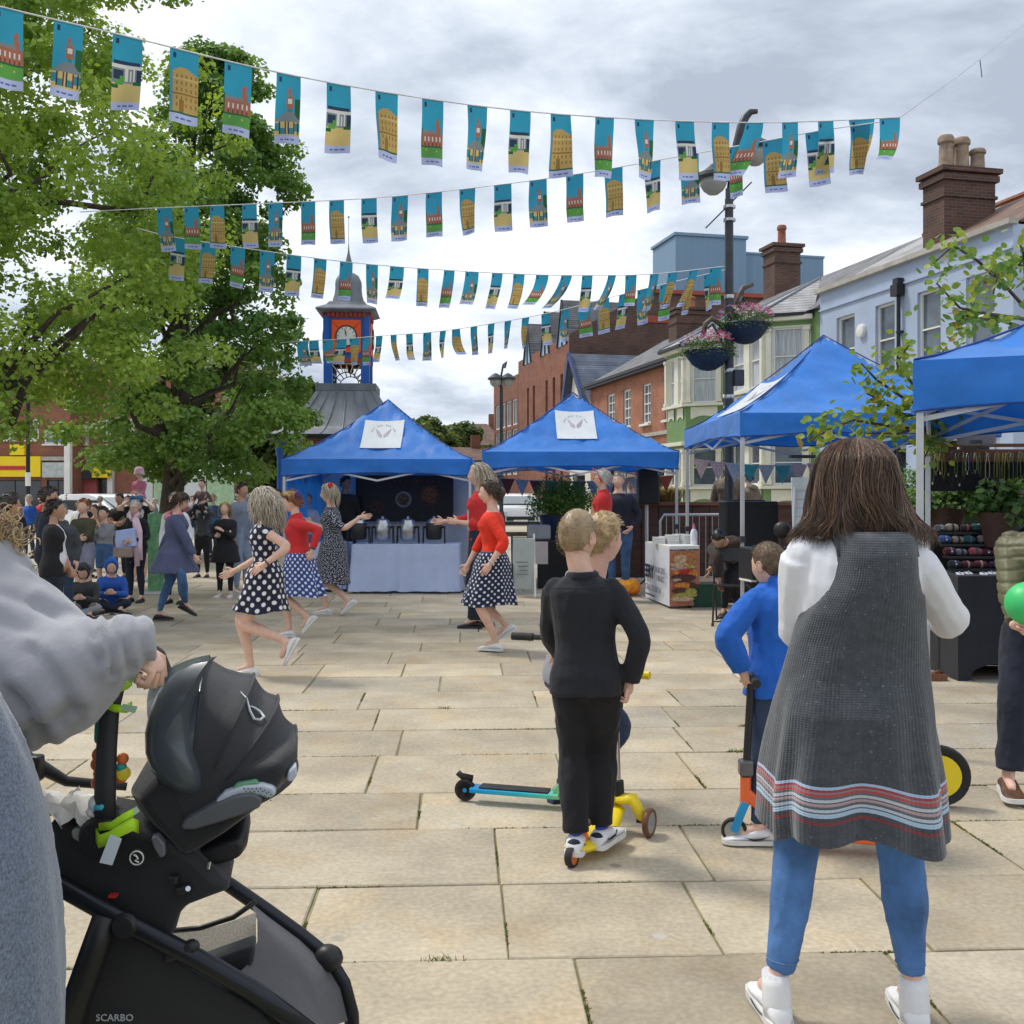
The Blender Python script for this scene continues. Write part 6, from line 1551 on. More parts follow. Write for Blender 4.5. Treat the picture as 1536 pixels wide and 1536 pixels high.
p.skirt(M_d1, .13, (393, 916, 0), .20, .225, 7, .018, uvs=.22, name='dress_skirt')
p.hair(H_ash, 'long', .25, 600, low=.25, th=.014, wave=.016, r=.0036, back=-.10); p.shoes(M_shw); watch(p, 'L', M_dkg)
sc_ = MB();
p = Person('woman in a red cardigan and blue spotted skirt with a small straw hat', 436, 957, yaw=88, h=1.61, vox=.011, group='women dancing in the square',
 pose=dict(pel=(450, 842, 0), neck=(444, 772, 0), ankR=(434, 944, .06), ankL=(462, 926, -.06), kneL=(440, 915, -.05), fpitchL=-48, fyawL=0, fyawR=0,
 wriL=(468, 826, -.16), elbL=(466, 795, -.14), wriR=(415, 830, .2), hyaw=6, hpitch=14, curlL=.5))
p.body(4); p.top(M_red, .93, .05, .016, .014, name='cardigan', vox=.011, collar=.02)
p.skirt(M_d2, .11, (452, 893, 0), .22, .27, 8, .024, uvs=.25); p.hair(H_ging, 'short', .045, 200, th=.015, r=.004, wave=.006); p.shoes(M_shw); watch(p, 'L', M_black)
hb = MB(); hb.tube([(p.head + p.MH @ Vector((.088*math.cos(a), .04 + .02*math.cos(a), .03 + .095*math.sin(a))))*p.s for a in [q*PI/10 for q in range(11)]], .006, 6); hb.build('hairband', M_black, p.root, 180)
hb = MB(); hb.ball((p.head + p.MH @ Vector((0, -.01, .085)))*p.s, (.075, .085, .045), 10, 16); hb.build('straw_hat', mat('straw', (0.50, 0.33, 0.13), .8, .2, 40, .5, 90), p.root, 180)
fl = MB();
for q in range(9): fl.ball((p.head + p.MH @ Vector((-.04 + .03*math.cos(q*2.4), -.085 + .012*math.sin(q*3), .055 + .03*math.sin(q*2.4))))*p.s, (.02, .02, .02), 5, 8)
fl.build('flower', mat('purple flower', (0.08, 0.03, 0.18), .7), p.root, 180)
p = Person('blonde woman in a fitted navy print dress with a red flower, arm outstretched', 492, 923, 714, yaw=85, vox=.012, group='women dancing in the square',
 pose=dict(pel=(500, 822, 0), neck=(497, 757, 0), ankR=(490, 911, .06), ankL=(523, 901, -.06), kneL=(508, 872, -.05), fpitchL=-38, fyawL=0, fyawR=0,
 wriL=(540, 776, -.15), elbL=(522, 785, -.2), wriR=(468, 785, .3), elbR=(480, 790, .3), hyaw=-5, hpitch=6, hdirL=(1, 0, .1), palmL=(0, -1, .2), curlL=.1))
p.body(4); p.top(M_d3, .5, .02, .010, .012, name='dress_bodice', vox=.012)
p.skirt(M_d3, .10, (499, 875, 0), .215, .225, 5, .012, name='dress_skirt', uvs=.2); p.hair(H_ash, 'long', .13, 320, low=.1, th=.012, r=.0035, wave=.006); p.shoes(M_shw)
fl = MB()
for q in range(9): fl.ball((p.head + p.MH @ Vector((-.055 + .022*math.cos(q*2.4), -.05 + .02*math.sin(q*3), .085 + .025*math.sin(q*2.4))))*p.s, (.018, .018, .018), 5, 8)
fl.build('flower', mat('red flower', (0.6, 0.02, 0.02), .7), p.root, 180)
p = Person('woman with long fair curls in a red cardigan and wide navy trousers', 721, 942, 698, yaw=80, vox=.012, group='women dancing in the square',
 pose=dict(ankL=(713, 930, -.05), ankR=(732, 930, .1), wriL=(688, 783, -.15), elbL=(708, 800, -.15), wriR=(666, 782, .1), elbR=(698, 800, .1), hpitch=4, hyaw=10))
p.body(4); p.top(M_red, .8, -.02, .016, .014, name='cardigan', vox=.012); p.trousers(M_navy, .99, .016, .05, vox=.013); p.hair(H_ash, 'long', .30, 330, low=.25, th=.012, wave=.012, r=.0035); p.shoes(M_shb, M_sold)
p2 = MB(); p2.box((0, .13, 1.16*p.s), (.14, .02, .3)); p2.build('white_blouse', M_whc, p.root, bev=.01)
p = Person('woman in a scarlet cardigan and navy skirt with small dots stepping left in the middle', 742, 977, yaw=82, h=1.70, vox=.010, group='women dancing in the square',
 pose=dict(pel=(740, 842, 0), neck=(739, 760, 0), ankL=(744, 963, -.05), kneL=(738, 905, -.08), ankR=(760, 938, .12), kneR=(738, 915, .12), fpitchR=-32, fyawL=-15, fyawR=0,
 wriL=(735, 846, -.25), elbL=(752, 800, -.22), wriR=(700, 850, .16), elbR=(712, 815, .2), hyaw=14, hpitch=6, curlL=.25, curlR=.4))
p.body(4); p.top(M_redo, .74, .03, .014, .014, name='cardigan', vox=.012, fold=.008, collar=0, upper=.48)
p.skirt(M_d5, .11, (733, 906, 0), .21, .26, 8, .022, uvs=.24); p.hair(H_brown, 'long', .08, 260, low=.1, th=.012, r=.0035, wave=.006, back=-.1); p.shoes(M_shw, M_sole)
hb = MB(); hb.ball((p.head + p.MH @ Vector((0, -.115, -.01)))*p.s, (.05, .05, .055), 8, 12); hb.build('hair_bun', H_brown, p.root, 180)
watch(p, 'L', mat('pearl bracelet', (.6, .6, .58), .3))
p = Person('woman with short white hair and a red headband standing behind the two boys', 905, 900, 708, yaw=75, vox=.012, group='women dancing in the square', pose=dict(hyaw=0, wriL=(895, 830, -.1), wriR=(880, 830, .2)))
p.body(4); p.top(M_red, .5, .0, .016, .016, name='top', collar=.05); p.trousers(M_navy, .97, .012); p.hair(H_white, 'short', .05, 320, th=.018, r=.004, wave=.006); p.shoes(M_shw); p.glasses()
hb = MB(); hb.tube([(p.head + p.MH @ Vector((.094*math.cos(a), .045 - .05*(1-math.sin(a)), .0 + .122*math.sin(a))))*p.s for a in [R(-20) + q*R(220)/12 for q in range(13)]], .011, 6); hb.build('red_headband', M_red, p.root, 180)
for sg in (-1, 1): MB().tube([(p.head + p.MH @ Vector(q))*p.s for q in ((0, .075, .112), (sg*.02, .10, .135), (sg*.03, .115, .15))], [.006, .013, .004], 6).build('knot_end', M_red, p.root, 180)
def onlooker(label, px, pyf, pyt, yaw, top, low, hairm, style='short', sleeve=.95, fem=True, low_kind='trousers', kid=1.0, hl=.06, hn=60, pose=None, inf=.016, hem=-.03, shoe=None, skin=None, hood=False, collar=0, d=None, name_top='top', build=1.0, fold=.011, group='onlookers standing round the square', h=None, belly=0, flare=.0, zroot=0.0, vox=.017, lowh=0.0, sleeveR=None):
 p = Person(label, px, pyf, pyt, yaw, fem=fem, kid=kid, vox=vox, pose=pose, group=group, skin=skin, d=d, h=h, build=build, zroot=zroot)
 p.body(3 if p.d > 19 else 4); p.top(top, sleeve, hem, inf, inf, name=name_top, hood=hood, collar=collar, belly=belly, flare=flare, fold=fold)
 if low_kind == 'trousers': p.trousers(low, .97, .012)
 elif low_kind == 'shorts': p.trousers(low, .47, .022, name='shorts')
 elif low_kind == 'dress': p.skirt(low, .05, (0, .0, .42, 1), .24, .22, 6, .015, name='skirt')
 if hairm: p.hair(hairm, style, hl*(.45 if style == 'short' else .7), int(hn*1.6), th=.013, r=.004, low=lowh)
 p.shoes(shoe or M_shb, M_sole if shoe else M_sold)
 return p
FOLD = dict(wriL=(.07, .24, 1.14, 1), wriR=(-.07, .26, 1.10, 1), elbL=(-.34, .06, 1.1, 1), elbR=(.34, .06, 1.1, 1), palmL=(0, 1, 0), palmR=(0, 1, 0))
HOLD = dict(wriL=(-.08, .26, 1.10, 1), wriR=(.10, .28, 1.14, 1), elbL=(-.30, -.02, 1.06, 1), elbR=(.30, -.02, 1.06, 1))
onlooker('tall man in a dark navy jacket behind the woman in a black cardigan', 70, 950, 733, -70, M_navy, M_navy, H_dark, fem=False, skin=SK_t, name_top='jacket')
onlooker('woman in an open black cardigan over a white top at the left of the crowd', 80, 968, 752, -72, M_whc, M_navy, H_dark, hl=.08, hn=140, pose=dict(wriL=(112, 866, .0), wriR=(105, 862, .1)), skin=SK_t, belly=.03, name_top='white_top', sleeve=.1)
pp = Person('x', 80, 968, 752, -72, pose=dict(wriL=(112, 866, .0), wriR=(105, 862, .1)), vox=.016); mb_ = MB(); pp.torso(mb_, -.12, .50, .03);
for k in 'LR': pp.armtube(mb_, k, 0, .93, .022)
owner = [o for o in bpy.data.objects if o.get('label', '').startswith('woman in an open black cardigan')][0]
cg = pp.garment('black_cardigan', mb_, M_blk); bm = bmesh.new(); bm.from_mesh(cg.data)
kill = [f for f in bm.faces if f.calc_center_median().y > .02 and abs(f.calc_center_median().x) < .085 - .05*(f.calc_center_median().z - 1.0) and f.calc_center_median().z > .7]
bmesh.ops.delete(bm, geom=kill, context='FACES'); bm.to_mesh(cg.data); bm.free(); cg.parent = owner; bpy.data.objects.remove(pp.root)
onlooker('person in a dark hooded jacket with a pale cap behind the black cardigan', 92, 935, 757, -160, M_dkg, M_denimd, H_grey, hood=True, collar=.1, name_top='jacket')
onlooker('ginger haired boy in an olive sweater with folded arms and lilac grey shorts', 126, 905, 752, 172, M_olv, M_lil, H_ging, fem=False, kid=1.12, low_kind='shorts', pose=FOLD, name_top='sweater', shoe=M_shw, hn=110)
onlooker('child in a pale grey top and blue shorts beside the ginger haired boy', 157, 893, 764, 165, M_gry, M_denim, H_dark, fem=False, kid=1.15, low_kind='shorts', pose=dict(wriL=(-.03, .22, 1.38, 1), wriR=(.05, .24, 1.30, 1)), shoe=M_shw)
p = onlooker('elderly woman with glasses and a long pale pink scarf carrying folded blue cloth', 204, 903, 752, 170, M_blk, M_navy, H_white, pose=dict(wriL=(-.1, .24, 1.05, 1), wriR=(.08, .26, 1.02, 1), elbL=(-.3, 0, 1.02, 1), elbR=(.3, 0, 1.02, 1), hpitch=8), hn=110, vox=.015); p.glasses()
s_ = p.s; MB().tube([Vector(q)*s_ for q in ((-.09, .05, 1.47), (0, .13, 1.40), (.10, .05, 1.47), (.0, -.08, 1.50))], .045*s_, 8, closed=True).build('scarf', M_pscf, p.root, 180)
for q, x_ in ((0, -.11), (1, -.16)): MB().tube([Vector(v)*s_ for v in ((x_*.5, .14, 1.42), (x_, .17, 1.2), (x_*1.05, .19, .95), (x_*1.1 - .02, .2, .62 + q*.1))], [.04, .05, .05, .04], 8, flat=.4).build('scarf_end', M_pscf, p.root, 180)
MB().box((.04*s_, .25*s_, 1.08*s_), (.30, .06, .26), (0.1, .15, .1)).build('folded_cloth', cloth('pale blue folded cloth', (0.36, 0.44, 0.72)), p.root, bev=.02)
bg_ = empty('handbag', p.root.location + Vector((-.06, -.32, .86*s_)), .1, 'small taupe shoulder bag held by the elderly woman in the pink scarf', 'bag'); MB().box((0, 0, 0), (.26, .08, .14)).build('bag_body', cloth('taupe leather', (0.26, 0.20, 0.17)), bg_, bev=.02); MB().tube([(-.12, 0, .06), (-.1, .02, .4), (.0, .04, .5)], .006, 5).build('strap', M_taupe, bg_)
onlooker('bearded man in a black t-shirt with folded arms in front of the white car', 180, 868, 741, 170, M_blk, M_navy, H_black, fem=False, sleeve=.3, pose=FOLD, skin=SK_t)
p = onlooker('grey haired man in black carrying the girl in the pink hat', 210, 872, 736, 178, M_blk, M_taupe, H_grey, fem=False, sleeve=.3, pose=dict(wriL=(-.16, .14, 1.50, 1), wriR=(.16, .14, 1.50, 1), elbL=(-.34, .16, 1.3, 1), elbR=(.34, .16, 1.3, 1)), low_kind='shorts', shoe=M_shw)
SEAT = dict(pel=(0, 0, .93, 1), ankL=(-.10, .20, .50, 1), ankR=(.10, .20, .50, 1), kneL=(-.1, .5, .9, 1), kneR=(.1, .5, .9, 1), fpitchL=-30, fpitchR=-30)
gd = GD(872); gz = 1.36*p.s
k_ = onlooker('small girl in a pink top and floppy pink hat riding on the grey haired man', 209, 0, 0, 178, M_pink, M_denim, None, kid=1.32, h=1.05, d=gd, zroot=CH + (HY - 708)/F*gd - 1.05, pose=dict(pel=(0, -.02, .96, 1), ankL=(-.17, .24, .62, 1), ankR=(.17, .24, .62, 1), kneL=(-.1, .9, .9, 1), kneR=(.1, .9, .9, 1), wriL=(.0, .26, 1.12, 1), wriR=(.0, .26, 1.10, 1), fpitchL=-40, fpitchR=-40), shoe=M_shw)
hm = MB(); hm.lathe([(.125, -.02), (.105, .01), (.095, .06), (.085, .115), (.05, .14), (.0, .145)], (0, 0, 0), 20); ho = hm.build('floppy_hat', cloth('pale pink hat', (0.68, 0.42, 0.50)), k_.root, 180); ho.location = (k_.head + Vector((0, 0, .0)))*k_.s; ho.scale = (k_.s*1.36,)*3
p = Person('woman in a slate blue coat with a pink hood lining striding right in blue jeans', 256, 933, 738, yaw=-82, vox=.013, group='onlookers standing round the square',
 pose=dict(pel=(263, 828, 0), neck=(265, 764, 0), ankL=(238, 921, .08), kneL=(252, 880, .08), ankR=(279, 906, -.08), kneR=(272, 875, -.1), fpitchL=0, fpitchR=-26, wriR=(293, 835, -.15), elbR=(285, 800, -.2), wriL=(240, 830, .2), hpitch=24, hyaw=8))
p.body(4); p.trousers(M_denim, .97, .008); p.top(M_coat, .97, -.26, .035, .026, name='coat', flare=.46, collar=.0, fold=.010); p.hair(H_brown, 'long', .09, 260, low=.1, th=.018, r=.004); p.shoes(M_shb, M_sold)
mb_ = MB(); mb_.tube([p.nb + Vector((.09*math.cos(a), -.03 + .09*math.sin(a), -.02 - .03*math.cos(a*1.0))) for a in [q*PI/8 for q in range(16)]], .03, 8, closed=True); mb_.ball(p.nb + Vector((0, -.11, -.05)), (.10, .05, .07)); p.tr(mb_); mb_.build('pink_hood_lining', cloth('pink lining', (0.62, 0.22, 0.27)), p.root, 180)
onlooker('grey haired woman in a white top mostly hidden behind the slate blue coat', 263, 905, 741, 175, M_whc, M_navy, H_grey, hn=100)
p = onlooker('woman in a long black coat with wavy fair hair and white trainers', 338, 896, 755, 176, M_blk, M_blk, H_blond, style='long', hl=.22, hn=150, lowh=.2, pose=dict(wriL=(-.02, .22, 1.22, 1), wriR=(.10, .22, 1.12, 1), elbL=(-.3, .0, 1.05, 1), elbR=(.3, 0, 1.05, 1)), shoe=M_shw, hem=-.30, flare=.25, name_top='coat')
p = onlooker('dark haired woman in charcoal clothes with a child on her shoulders', 304, 866, 750, 178, M_dkg, M_blk, H_black, style='long', hl=.16, hn=100, shoe=None, lowh=.2, pose=dict(wriL=(-.13, .14, 1.52, 1), wriR=(.13, .14, 1.52, 1), elbL=(-.34, .16, 1.3, 1), elbR=(.34, .16, 1.3, 1)))
gd = GD(866)
onlooker('small dark haired child in a brown top riding on the woman in charcoal', 303, 0, 0, 175, cloth('mauve brown jersey', (0.16, 0.09, 0.09)), M_blk, H_black, kid=1.3, h=1.0, d=gd, zroot=CH + (HY - 724)/F*gd - 1.0, pose=dict(pel=(0, -.02, .96, 1), ankL=(-.17, .24, .62, 1), ankR=(.17, .24, .62, 1), kneL=(-.1, .9, .9, 1), kneR=(.1, .9, .9, 1), wriL=(-.2, .2, 1.12, 1), wriR=(.2, .2, 1.10, 1)))
onlooker('man in a grey blue jacket and jeans standing sideways behind the silver haired dancer', 362, 890, 726, -120, cloth('grey blue jacket', (0.20, 0.24, 0.32)), M_denl, H_dark, fem=False, shoe=M_shw, skin=SK_t, hem=-.08, name_top='jacket')
onlooker('dark haired person in a patterned black jacket at the far left edge', 12, 990, 752, -40, M_patt, M_navy, H_dark, fem=False, skin=SK_t, d=9.3, h=1.52, name_top='jacket')
for q, (px, d_, pyt, c, hh, lb, yw) in enumerate(((44, 24, 743, M_blu, H_white, 'distant person in a blue jacket in front of the yellow shop sign', 170), (28, 20, 756, M_navy, H_grey, 'distant person with pale hair left of the distant blue jacket', 150), (132, 20, 750, M_navy, H_dark, 'distant person in a navy cap behind the ginger boy', 10), (118, 23, 752, M_whc, H_blond, 'distant fair haired person in a white top behind the ginger boy', -20), (143, 18.5, 758, cloth('orange grey cloth', (.5, .2, .1)), H_dark, 'dark haired person in an orange top between the ginger boy and the white car', 160), (233, 27, 748, cloth('pale teal coat', (.2, .32, .32)), H_white, 'distant person in a pale teal jacket by the tree trunk', 100), (275, 26, 745, M_pink, H_ash, 'distant person in pink right of the tree trunk', 180), (405, 21, 742, M_patt, H_black, 'dark haired person just behind the silver haired dancer', 150), (418, 26, 735, M_dkg, H_dark, 'far person in dark grey by the left pole of the first gazebo', 170), (8, 26, 742, M_whc, H_white, 'distant white haired person at the left edge', 170), (290, 30, 744, M_gry, H_dark, 'far person in grey behind the child on shoulders', 190), (62, 27, 744, M_red, H_dark, 'far person in red by the thin black post', 160), (102, 30, 742, M_navy, H_brown, 'far person in navy below the pale grey fascia', 170), (150, 27, 745, M_dkg, H_grey, 'far person in dark grey left of the white car', 20), (192, 25, 744, M_whc, H_brown, 'far person in white between the bearded man and the pink hat', 200), (320, 24, 742, M_denim, H_ash, 'far person in a blue top right of the child in brown', 150), (380, 24, 744, M_blk, H_blond, 'far fair haired person in black behind the silver haired dancer', 170))):
 onlooker(lb, px, CH*F/d_ + HY, pyt, yw, c, M_denimd, hh, hn=40, vox=.022, group='people in the background')
def seated(label, px, pyf, pyt, yaw, top, low, hairm, hood=None, **k):
 d = GD(pyf); hh = (pyf - pyt)/F*d/ .83*1.70/1.70
 z0 = 0; h = hh*1.0*1.70/ .92/1.0
 p = Person(label, px, pyf, None, yaw, h=h/ (1.0), fem=False, kid=1.15, vox=.014, group='children sitting on the paving', pose=dict(pel=(0, 0, .14, 1), neck=(0, .14, .62, 1), ankL=(.12, .42, .08, 1), ankR=(-.14, .44, .08, 1), kneL=(-.5, .4, .25, 1), kneR=(.5, .4, .25, 1), fyawL=-60, fyawR=60, fpitchL=-5, fpitchR=-5, wriL=(-.05, .42, .36, 1), wriR=(.08, .44, .36, 1), elbL=(-.4, .1, .2, 1), elbR=(.4, .1, .2, 1), hpitch=28))
 p.body(4); p.top(top, .97, -.02, .022, .018, name='hoodie', hood=hood is None); p.trousers(low, .97, .014, waist=.05); p.shoes(M_shb, M_sole)
 if hairm: p.hair(hairm, 'short', .05, 80)
 if hood:
  vs, fs = ICO[4]; out = []
  for v in vs:
   t = sst(.72, .5, v.y - .15*v.z); q = head_pt(v, False)*.9 + Vector(v)*(.030*t - .03*(1-t)) + Vector((0, -.012, .02*max(0, v.z))); out.append((p.head + p.MH @ (q*p.hs))*p.s)
  mb_ = MB(); mb_.add(out, fs); mb_.build('hood', top, p.root, 180)
 return p
seated('child in a dark grey hood sitting cross-legged before the crowd', 130, 925, 858, 190, cloth('charcoal hoodie', (0.05, 0.05, 0.055)), M_gry, H_dark, True)
seated('child in a bright blue hood sitting cross-legged beside the grey hood', 168, 918, 850, 200, M_blu, M_navy, None, True)
onlooker('man in a dark brown jumper standing behind the table of food warmers', 518, 868, 716, -150, cloth('olive brown jumper', (0.05, 0.04, 0.025)), M_navy, H_dark, fem=False, skin=SK_t, pose=dict(hyaw=20))
onlooker('woman with grey hair and a white blouse under the leftmost gazebo', 462, 872, 742, 175, M_whc, M_denl, H_grey, hn=60, vox=.018)
onlooker('man in a navy jacket and blue jeans behind the woman with the red headband', 928, 892, 711, 160, M_navy, M_denim, H_grey, fem=False, build=1.08, skin=SK_p, hem=-.10, name_top='jacket', pose=dict(wriL=(-.2, .1, .95, 1)))
p = onlooker('man in a flat cap and blue jacket just right of the navy jacketed man', 947, 862, 716, 168, cloth('dull blue jacket', (0.06, 0.09, 0.16)), M_denimd, H_grey, fem=False, name_top='jacket'); p.glasses()
ho = MB(); ho.ball((0, 0, 0), (.10, .115, .05), 8, 16); ho = ho.build('flat_cap', M_taupe, p.root, 180); ho.location = (p.head + p.MH @ Vector((0, .02, .095)))*p.s; ho.rotation_euler = (-.15, 0, 0)
onlooker('person in a taupe hooded coat sitting facing away beyond the tall gazebo', 1124, 850, 709, 35, M_taupe, M_navy, H_black, fem=False, hood=True, name_top='coat', build=1.12)
onlooker('person in a long brown coat standing behind the near leg of the tall gazebo', 1092, 862, 690, 160, M_taupe, M_brn, H_dark, hem=-.3, flare=.2, name_top='coat')
onlooker('grey haired man half hidden behind the brown haired woman in the foreground', 1243, 960, 664, 60, M_dkg, M_navy, H_grey, fem=False, h=1.83, d=10.3, vox=.013, build=1.05, name_top='jacket', pose=dict(hpitch=18, hyaw=10))
p = Person('man in dark brown clothes and a cap bending forward behind the folding chair', 1095, 928, None, 150, h=1.74, fem=False, vox=.014, skin=SK_t, pose=dict(pel=(1108, 842, .1), neck=(1085, 815, -.25), ankL=(1086, 915, -.1), ankR=(1110, 918, .1), kneL=(1080, 880, -.3), kneR=(1100, 880, -.3), wriL=(1066, 852, -.35), wriR=(1078, 868, -.4), elbL=(1060, 810, -.1), elbR=(1075, 830, -.4), hpitch=62, hyaw=8))
p.body(4); p.top(M_brn, .97, -.02, .02, .018, name='jacket'); p.trousers(M_blk, .97, .014); p.hair(H_black, 'buzz', n=0, th=.006); p.shoes(M_shb, M_sold)
M_plk = mat('black plastic', (0.018, 0.018, 0.02), 0.45, 0.15, 12, 0.15, 80)
M_grill = mat('black metal grille', (0.02, 0.02, 0.022), 0.6, 0.2, 120)
def at(name, px, d, rz, label, cat, group=None, z=0): return empty(name, (P(px, 0, d).x, d, z), rz, label, cat, group)
bt = at('banner_table', 1005, 14.0, 0.0, 'white topped stall table wrapped in a printed burger banner', 'table')
def bl(px, py, d): return P(px, py, d) - bt.location
tl = [bl(968, 810, 14.9), bl(1004, 822, 13.6), bl(1049, 818, 13.75), bl(1030, 806, 15.1)]; zt = .83
for v in tl: v.z = zt
MB().add([tuple(v) for v in tl] + [(v.x, v.y, zt - .045) for v in tl], [(3, 2, 1, 0), (0, 1, 5, 4), (1, 2, 6, 5), (2, 3, 7, 6), (3, 0, 4, 7), (4, 5, 6, 7)]).build('tabletop', M_white, bt)
def bpanel(a, b, z0, z1, off=.01, n=14, s=0):
 rows = []
 for i in range(9):
  z = z0 + (z1-z0)*i/8; rows.append([Vector((a.x + (b.x-a.x)*j/n, a.y + (b.y-a.y)*j/n - off - .02*noise.noise(Vector((j*.4+s, i*.3, 1)))*(1 - i/8), z)) for j in range(n+1)])
 return rows
MB().sheet(bpanel(tl[0], tl[1], .03, zt - .03)).build('white_banner', mat('white vinyl', (0.66, 0.68, 0.74), .5, .04, 3), bt, 180)
bw_ = (tl[2] - tl[1]); pic = MB()
MB().sheet(bpanel(tl[1], tl[2], .03, zt - .06, .012, s=3)).build('photo_banner', mat('salmon print', (0.50, 0.20, 0.13), .5, .1, 6), bt, 180)
BM = {k: mat(k, c, .5, .3, 30) for k, c in (('bun print', (0.48, 0.20, 0.07)), ('bun highlight print', (0.60, 0.42, 0.26)), ('tomato print', (0.50, 0.03, 0.015)), ('patty print', (0.09, 0.03, 0.018)), ('cheese print', (0.65, 0.22, 0.03)), ('lettuce print', (0.38, 0.36, 0.07)), ('onion print', (0.5, 0.36, 0.34)))}
def blob(mtn, cx, cz, rx, rz_, k=0, ang=0):
 pts = []; dn = Vector((bw_.y, -bw_.x, 0)).normalized()*-1
 for q in range(20):
  a = q*PI/10; rr = 1 + .16*noise.noise(Vector((q*.8, k*3.1, cz*9))); x_ = cx + rx*rr*math.cos(a)*math.cos(ang) - rz_*rr*math.sin(a)*math.sin(ang)*.6; z_ = cz + rz_*rr*math.sin(a) + rx*rr*math.cos(a)*math.sin(ang)*.6
  p = tl[1] + bw_*max(.02, min(.98, x_)); pts.append((p.x, p.y - .04 - k*.003, max(.05, min(zt - .08, z_))))
 MB().add(pts, [tuple(range(20))]).build('print_shape', BM[mtn], bt)
for i, a in enumerate((('bun print', .5, .66, .42, .10), ('bun highlight print', .35, .66, .22, .055), ('bun highlight print', .3, .585, .3, .03), ('lettuce print', .62, .555, .3, .025), ('onion print', .3, .53, .3, .035), ('tomato print', .55, .49, .27, .045), ('cheese print', .78, .46, .16, .05), ('cheese print', .2, .49, .12, .035), ('patty print', .45, .41, .42, .05), ('onion print', .2, .385, .16, .02), ('patty print', .6, .30, .36, .05), ('cheese print', .4, .315, .26, .035), ('cheese print', .55, .27, .08, .06), ('patty print', .35, .24, .3, .035), ('lettuce print', .5, .18, .42, .035), ('lettuce print', .68, .22, .2, .05), ('lettuce print', .25, .17, .2, .03), ('bun highlight print', .4, .13, .4, .03))):
 blob(a[0], a[1], a[2], a[3], a[4], i)
def text(parent, body, M4, size, mt, bold=.0, name='lettering', ext=.002):
 c = bpy.data.curves.new('t', 'FONT'); c.body = body; c.size = size; c.extrude = ext; c.offset = bold; c.resolution_u = 2; c.align_x = 'CENTER'; c.align_y = 'CENTER'
 o = bpy.data.objects.new('t', c); TCOL.objects.link(o); TS.view_layers[0].update(); dg = TS.view_layers[0].depsgraph
 me = bpy.data.meshes.new_from_object(o.evaluated_get(dg), depsgraph=dg); bpy.data.objects.remove(o)
 me.transform(M4); return link_me(me, name, mt, parent, False)
aw = (tl[1] - tl[0]); L_ = aw.length; ang = math.atan2(aw.y, aw.x)
def TW(f, z): p = tl[0] + aw*f; nrm = Vector((aw.y, -aw.x, 0)).normalized()*.035; return Matrix.Translation(Vector((p.x, p.y, z)) + nrm) @ Matrix.Rotation(ang, 4, 'Z') @ Matrix.Rotation(PI/2, 4, 'X')
M_inkd = mat('dark print ink', (0.03, 0.035, 0.07), .6)
text(bt, 'EERY', TW(.26, .42), .25, M_inkd, .008); text(bt, 'BURGERS\nDRINKS', TW(.74, .42), .115, M_ink); text(bt, 'CALL US NOW', TW(.45, .20), .13, M_ink); MB(TW(.32, .10)).box((0, 0, .001), (.5, .02, .002)).build('printed_line', M_inkd, bt)
for k, v in enumerate(((tl[2] + Vector((-.05, .05, 0))), tl[3] + Vector((-.05, -.05, 0)))): MB().tube([(v.x, v.y, 0), (v.x, v.y, zt - .04)], .02, 8).build('leg', M_plk, bt)
for k in range(6):
 n_ = (3, 3, 4, 4, 4, 3)[k]; px_ = (988, 998, 1008, 1019, 1030, 1012)[k]; d_ = 14.25 + (k % 2)*.25 + (k == 5)*.4
 fb = at('food_box_stack', px_, d_, .1*k, f'{("leftmost", "second", "third", "fourth", "rightmost", "rear")[k]} stack of white takeaway boxes on the burger table', 'food boxes', 'takeaway boxes on the burger table', zt)
 for j in range(n_):
  MB().add([(-.075, -.055, j*.032), (.075, -.055, j*.032), (.075, .055, j*.032), (-.075, .055, j*.032), (-.085, -.065, j*.032 + .029), (.085, -.065, j*.032 + .029), (.085, .065, j*.032 + .029), (-.085, .065, j*.032 + .029)], [(3, 2, 1, 0), (4, 5, 6, 7), (0, 1, 5, 4), (1, 2, 6, 5), (2, 3, 7, 6), (3, 0, 4, 7)]).build('box', M_white, fb)
bo = at('sauce_bottle', 1041, 14.0, 0, 'white squeezy bottle with a pink cap at the right of the burger table', 'bottle', None, zt)
MB().lathe([(0.045, 0), (.05, .02), (.048, .17), (.03, .21), (.02, .22)], (0, 0, 0), 14).build('bottle', M_whc, bo, 60); MB().lathe([(.025, .215), (.02, .25), (.006, .29)], (0, 0, 0), 12).build('cap', M_pink, bo, 60)
gb = at('green_crate', 1058, 13.9, .1, 'dark green plastic crate on the ground under the burger table', 'crate'); MB().box((0, 0, .15), (.5, .35, .30)).build('crate', mat('dark green plastic', (0.01, 0.06, 0.035), .5), gb, bev=.01); MB().box((0, 0, .305), (.53, .38, .02)).build('rim', MATS['dark green plastic'], gb)
fc = at('folding_chair', 1098, 12.0, -.25, 'black folding chair with crossed legs in front of the bending man', 'chair')
for sx in (-.21, .21):
 MB().tube([(sx, -.22, .02), (sx, .05, .42), (sx, .2, .88)], .011, 6).build('rear_leg', M_plk, fc, 180); MB().tube([(sx*.9, .24, .02), (sx*.9, -.18, .45)], .011, 6).build('front_leg', M_plk, fc, 180)
 MB().cyl((sx, -.235, 0), (sx, -.215, .035), .016).build('foot_cap', M_plk, fc)
MB().box((0, .02, .455), (.42, .40, .025), (-.05, 0, 0)).build('seat', M_plk, fc, bev=.01); MB().box((0, .19, .80), (.42, .02, .17), (-.25, 0, 0)).build('backrest', M_plk, fc, bev=.01); MB().tube([(-.21, -.2, .05), (.21, -.2, .05)], .009, 6).build('stretcher', M_plk, fc)
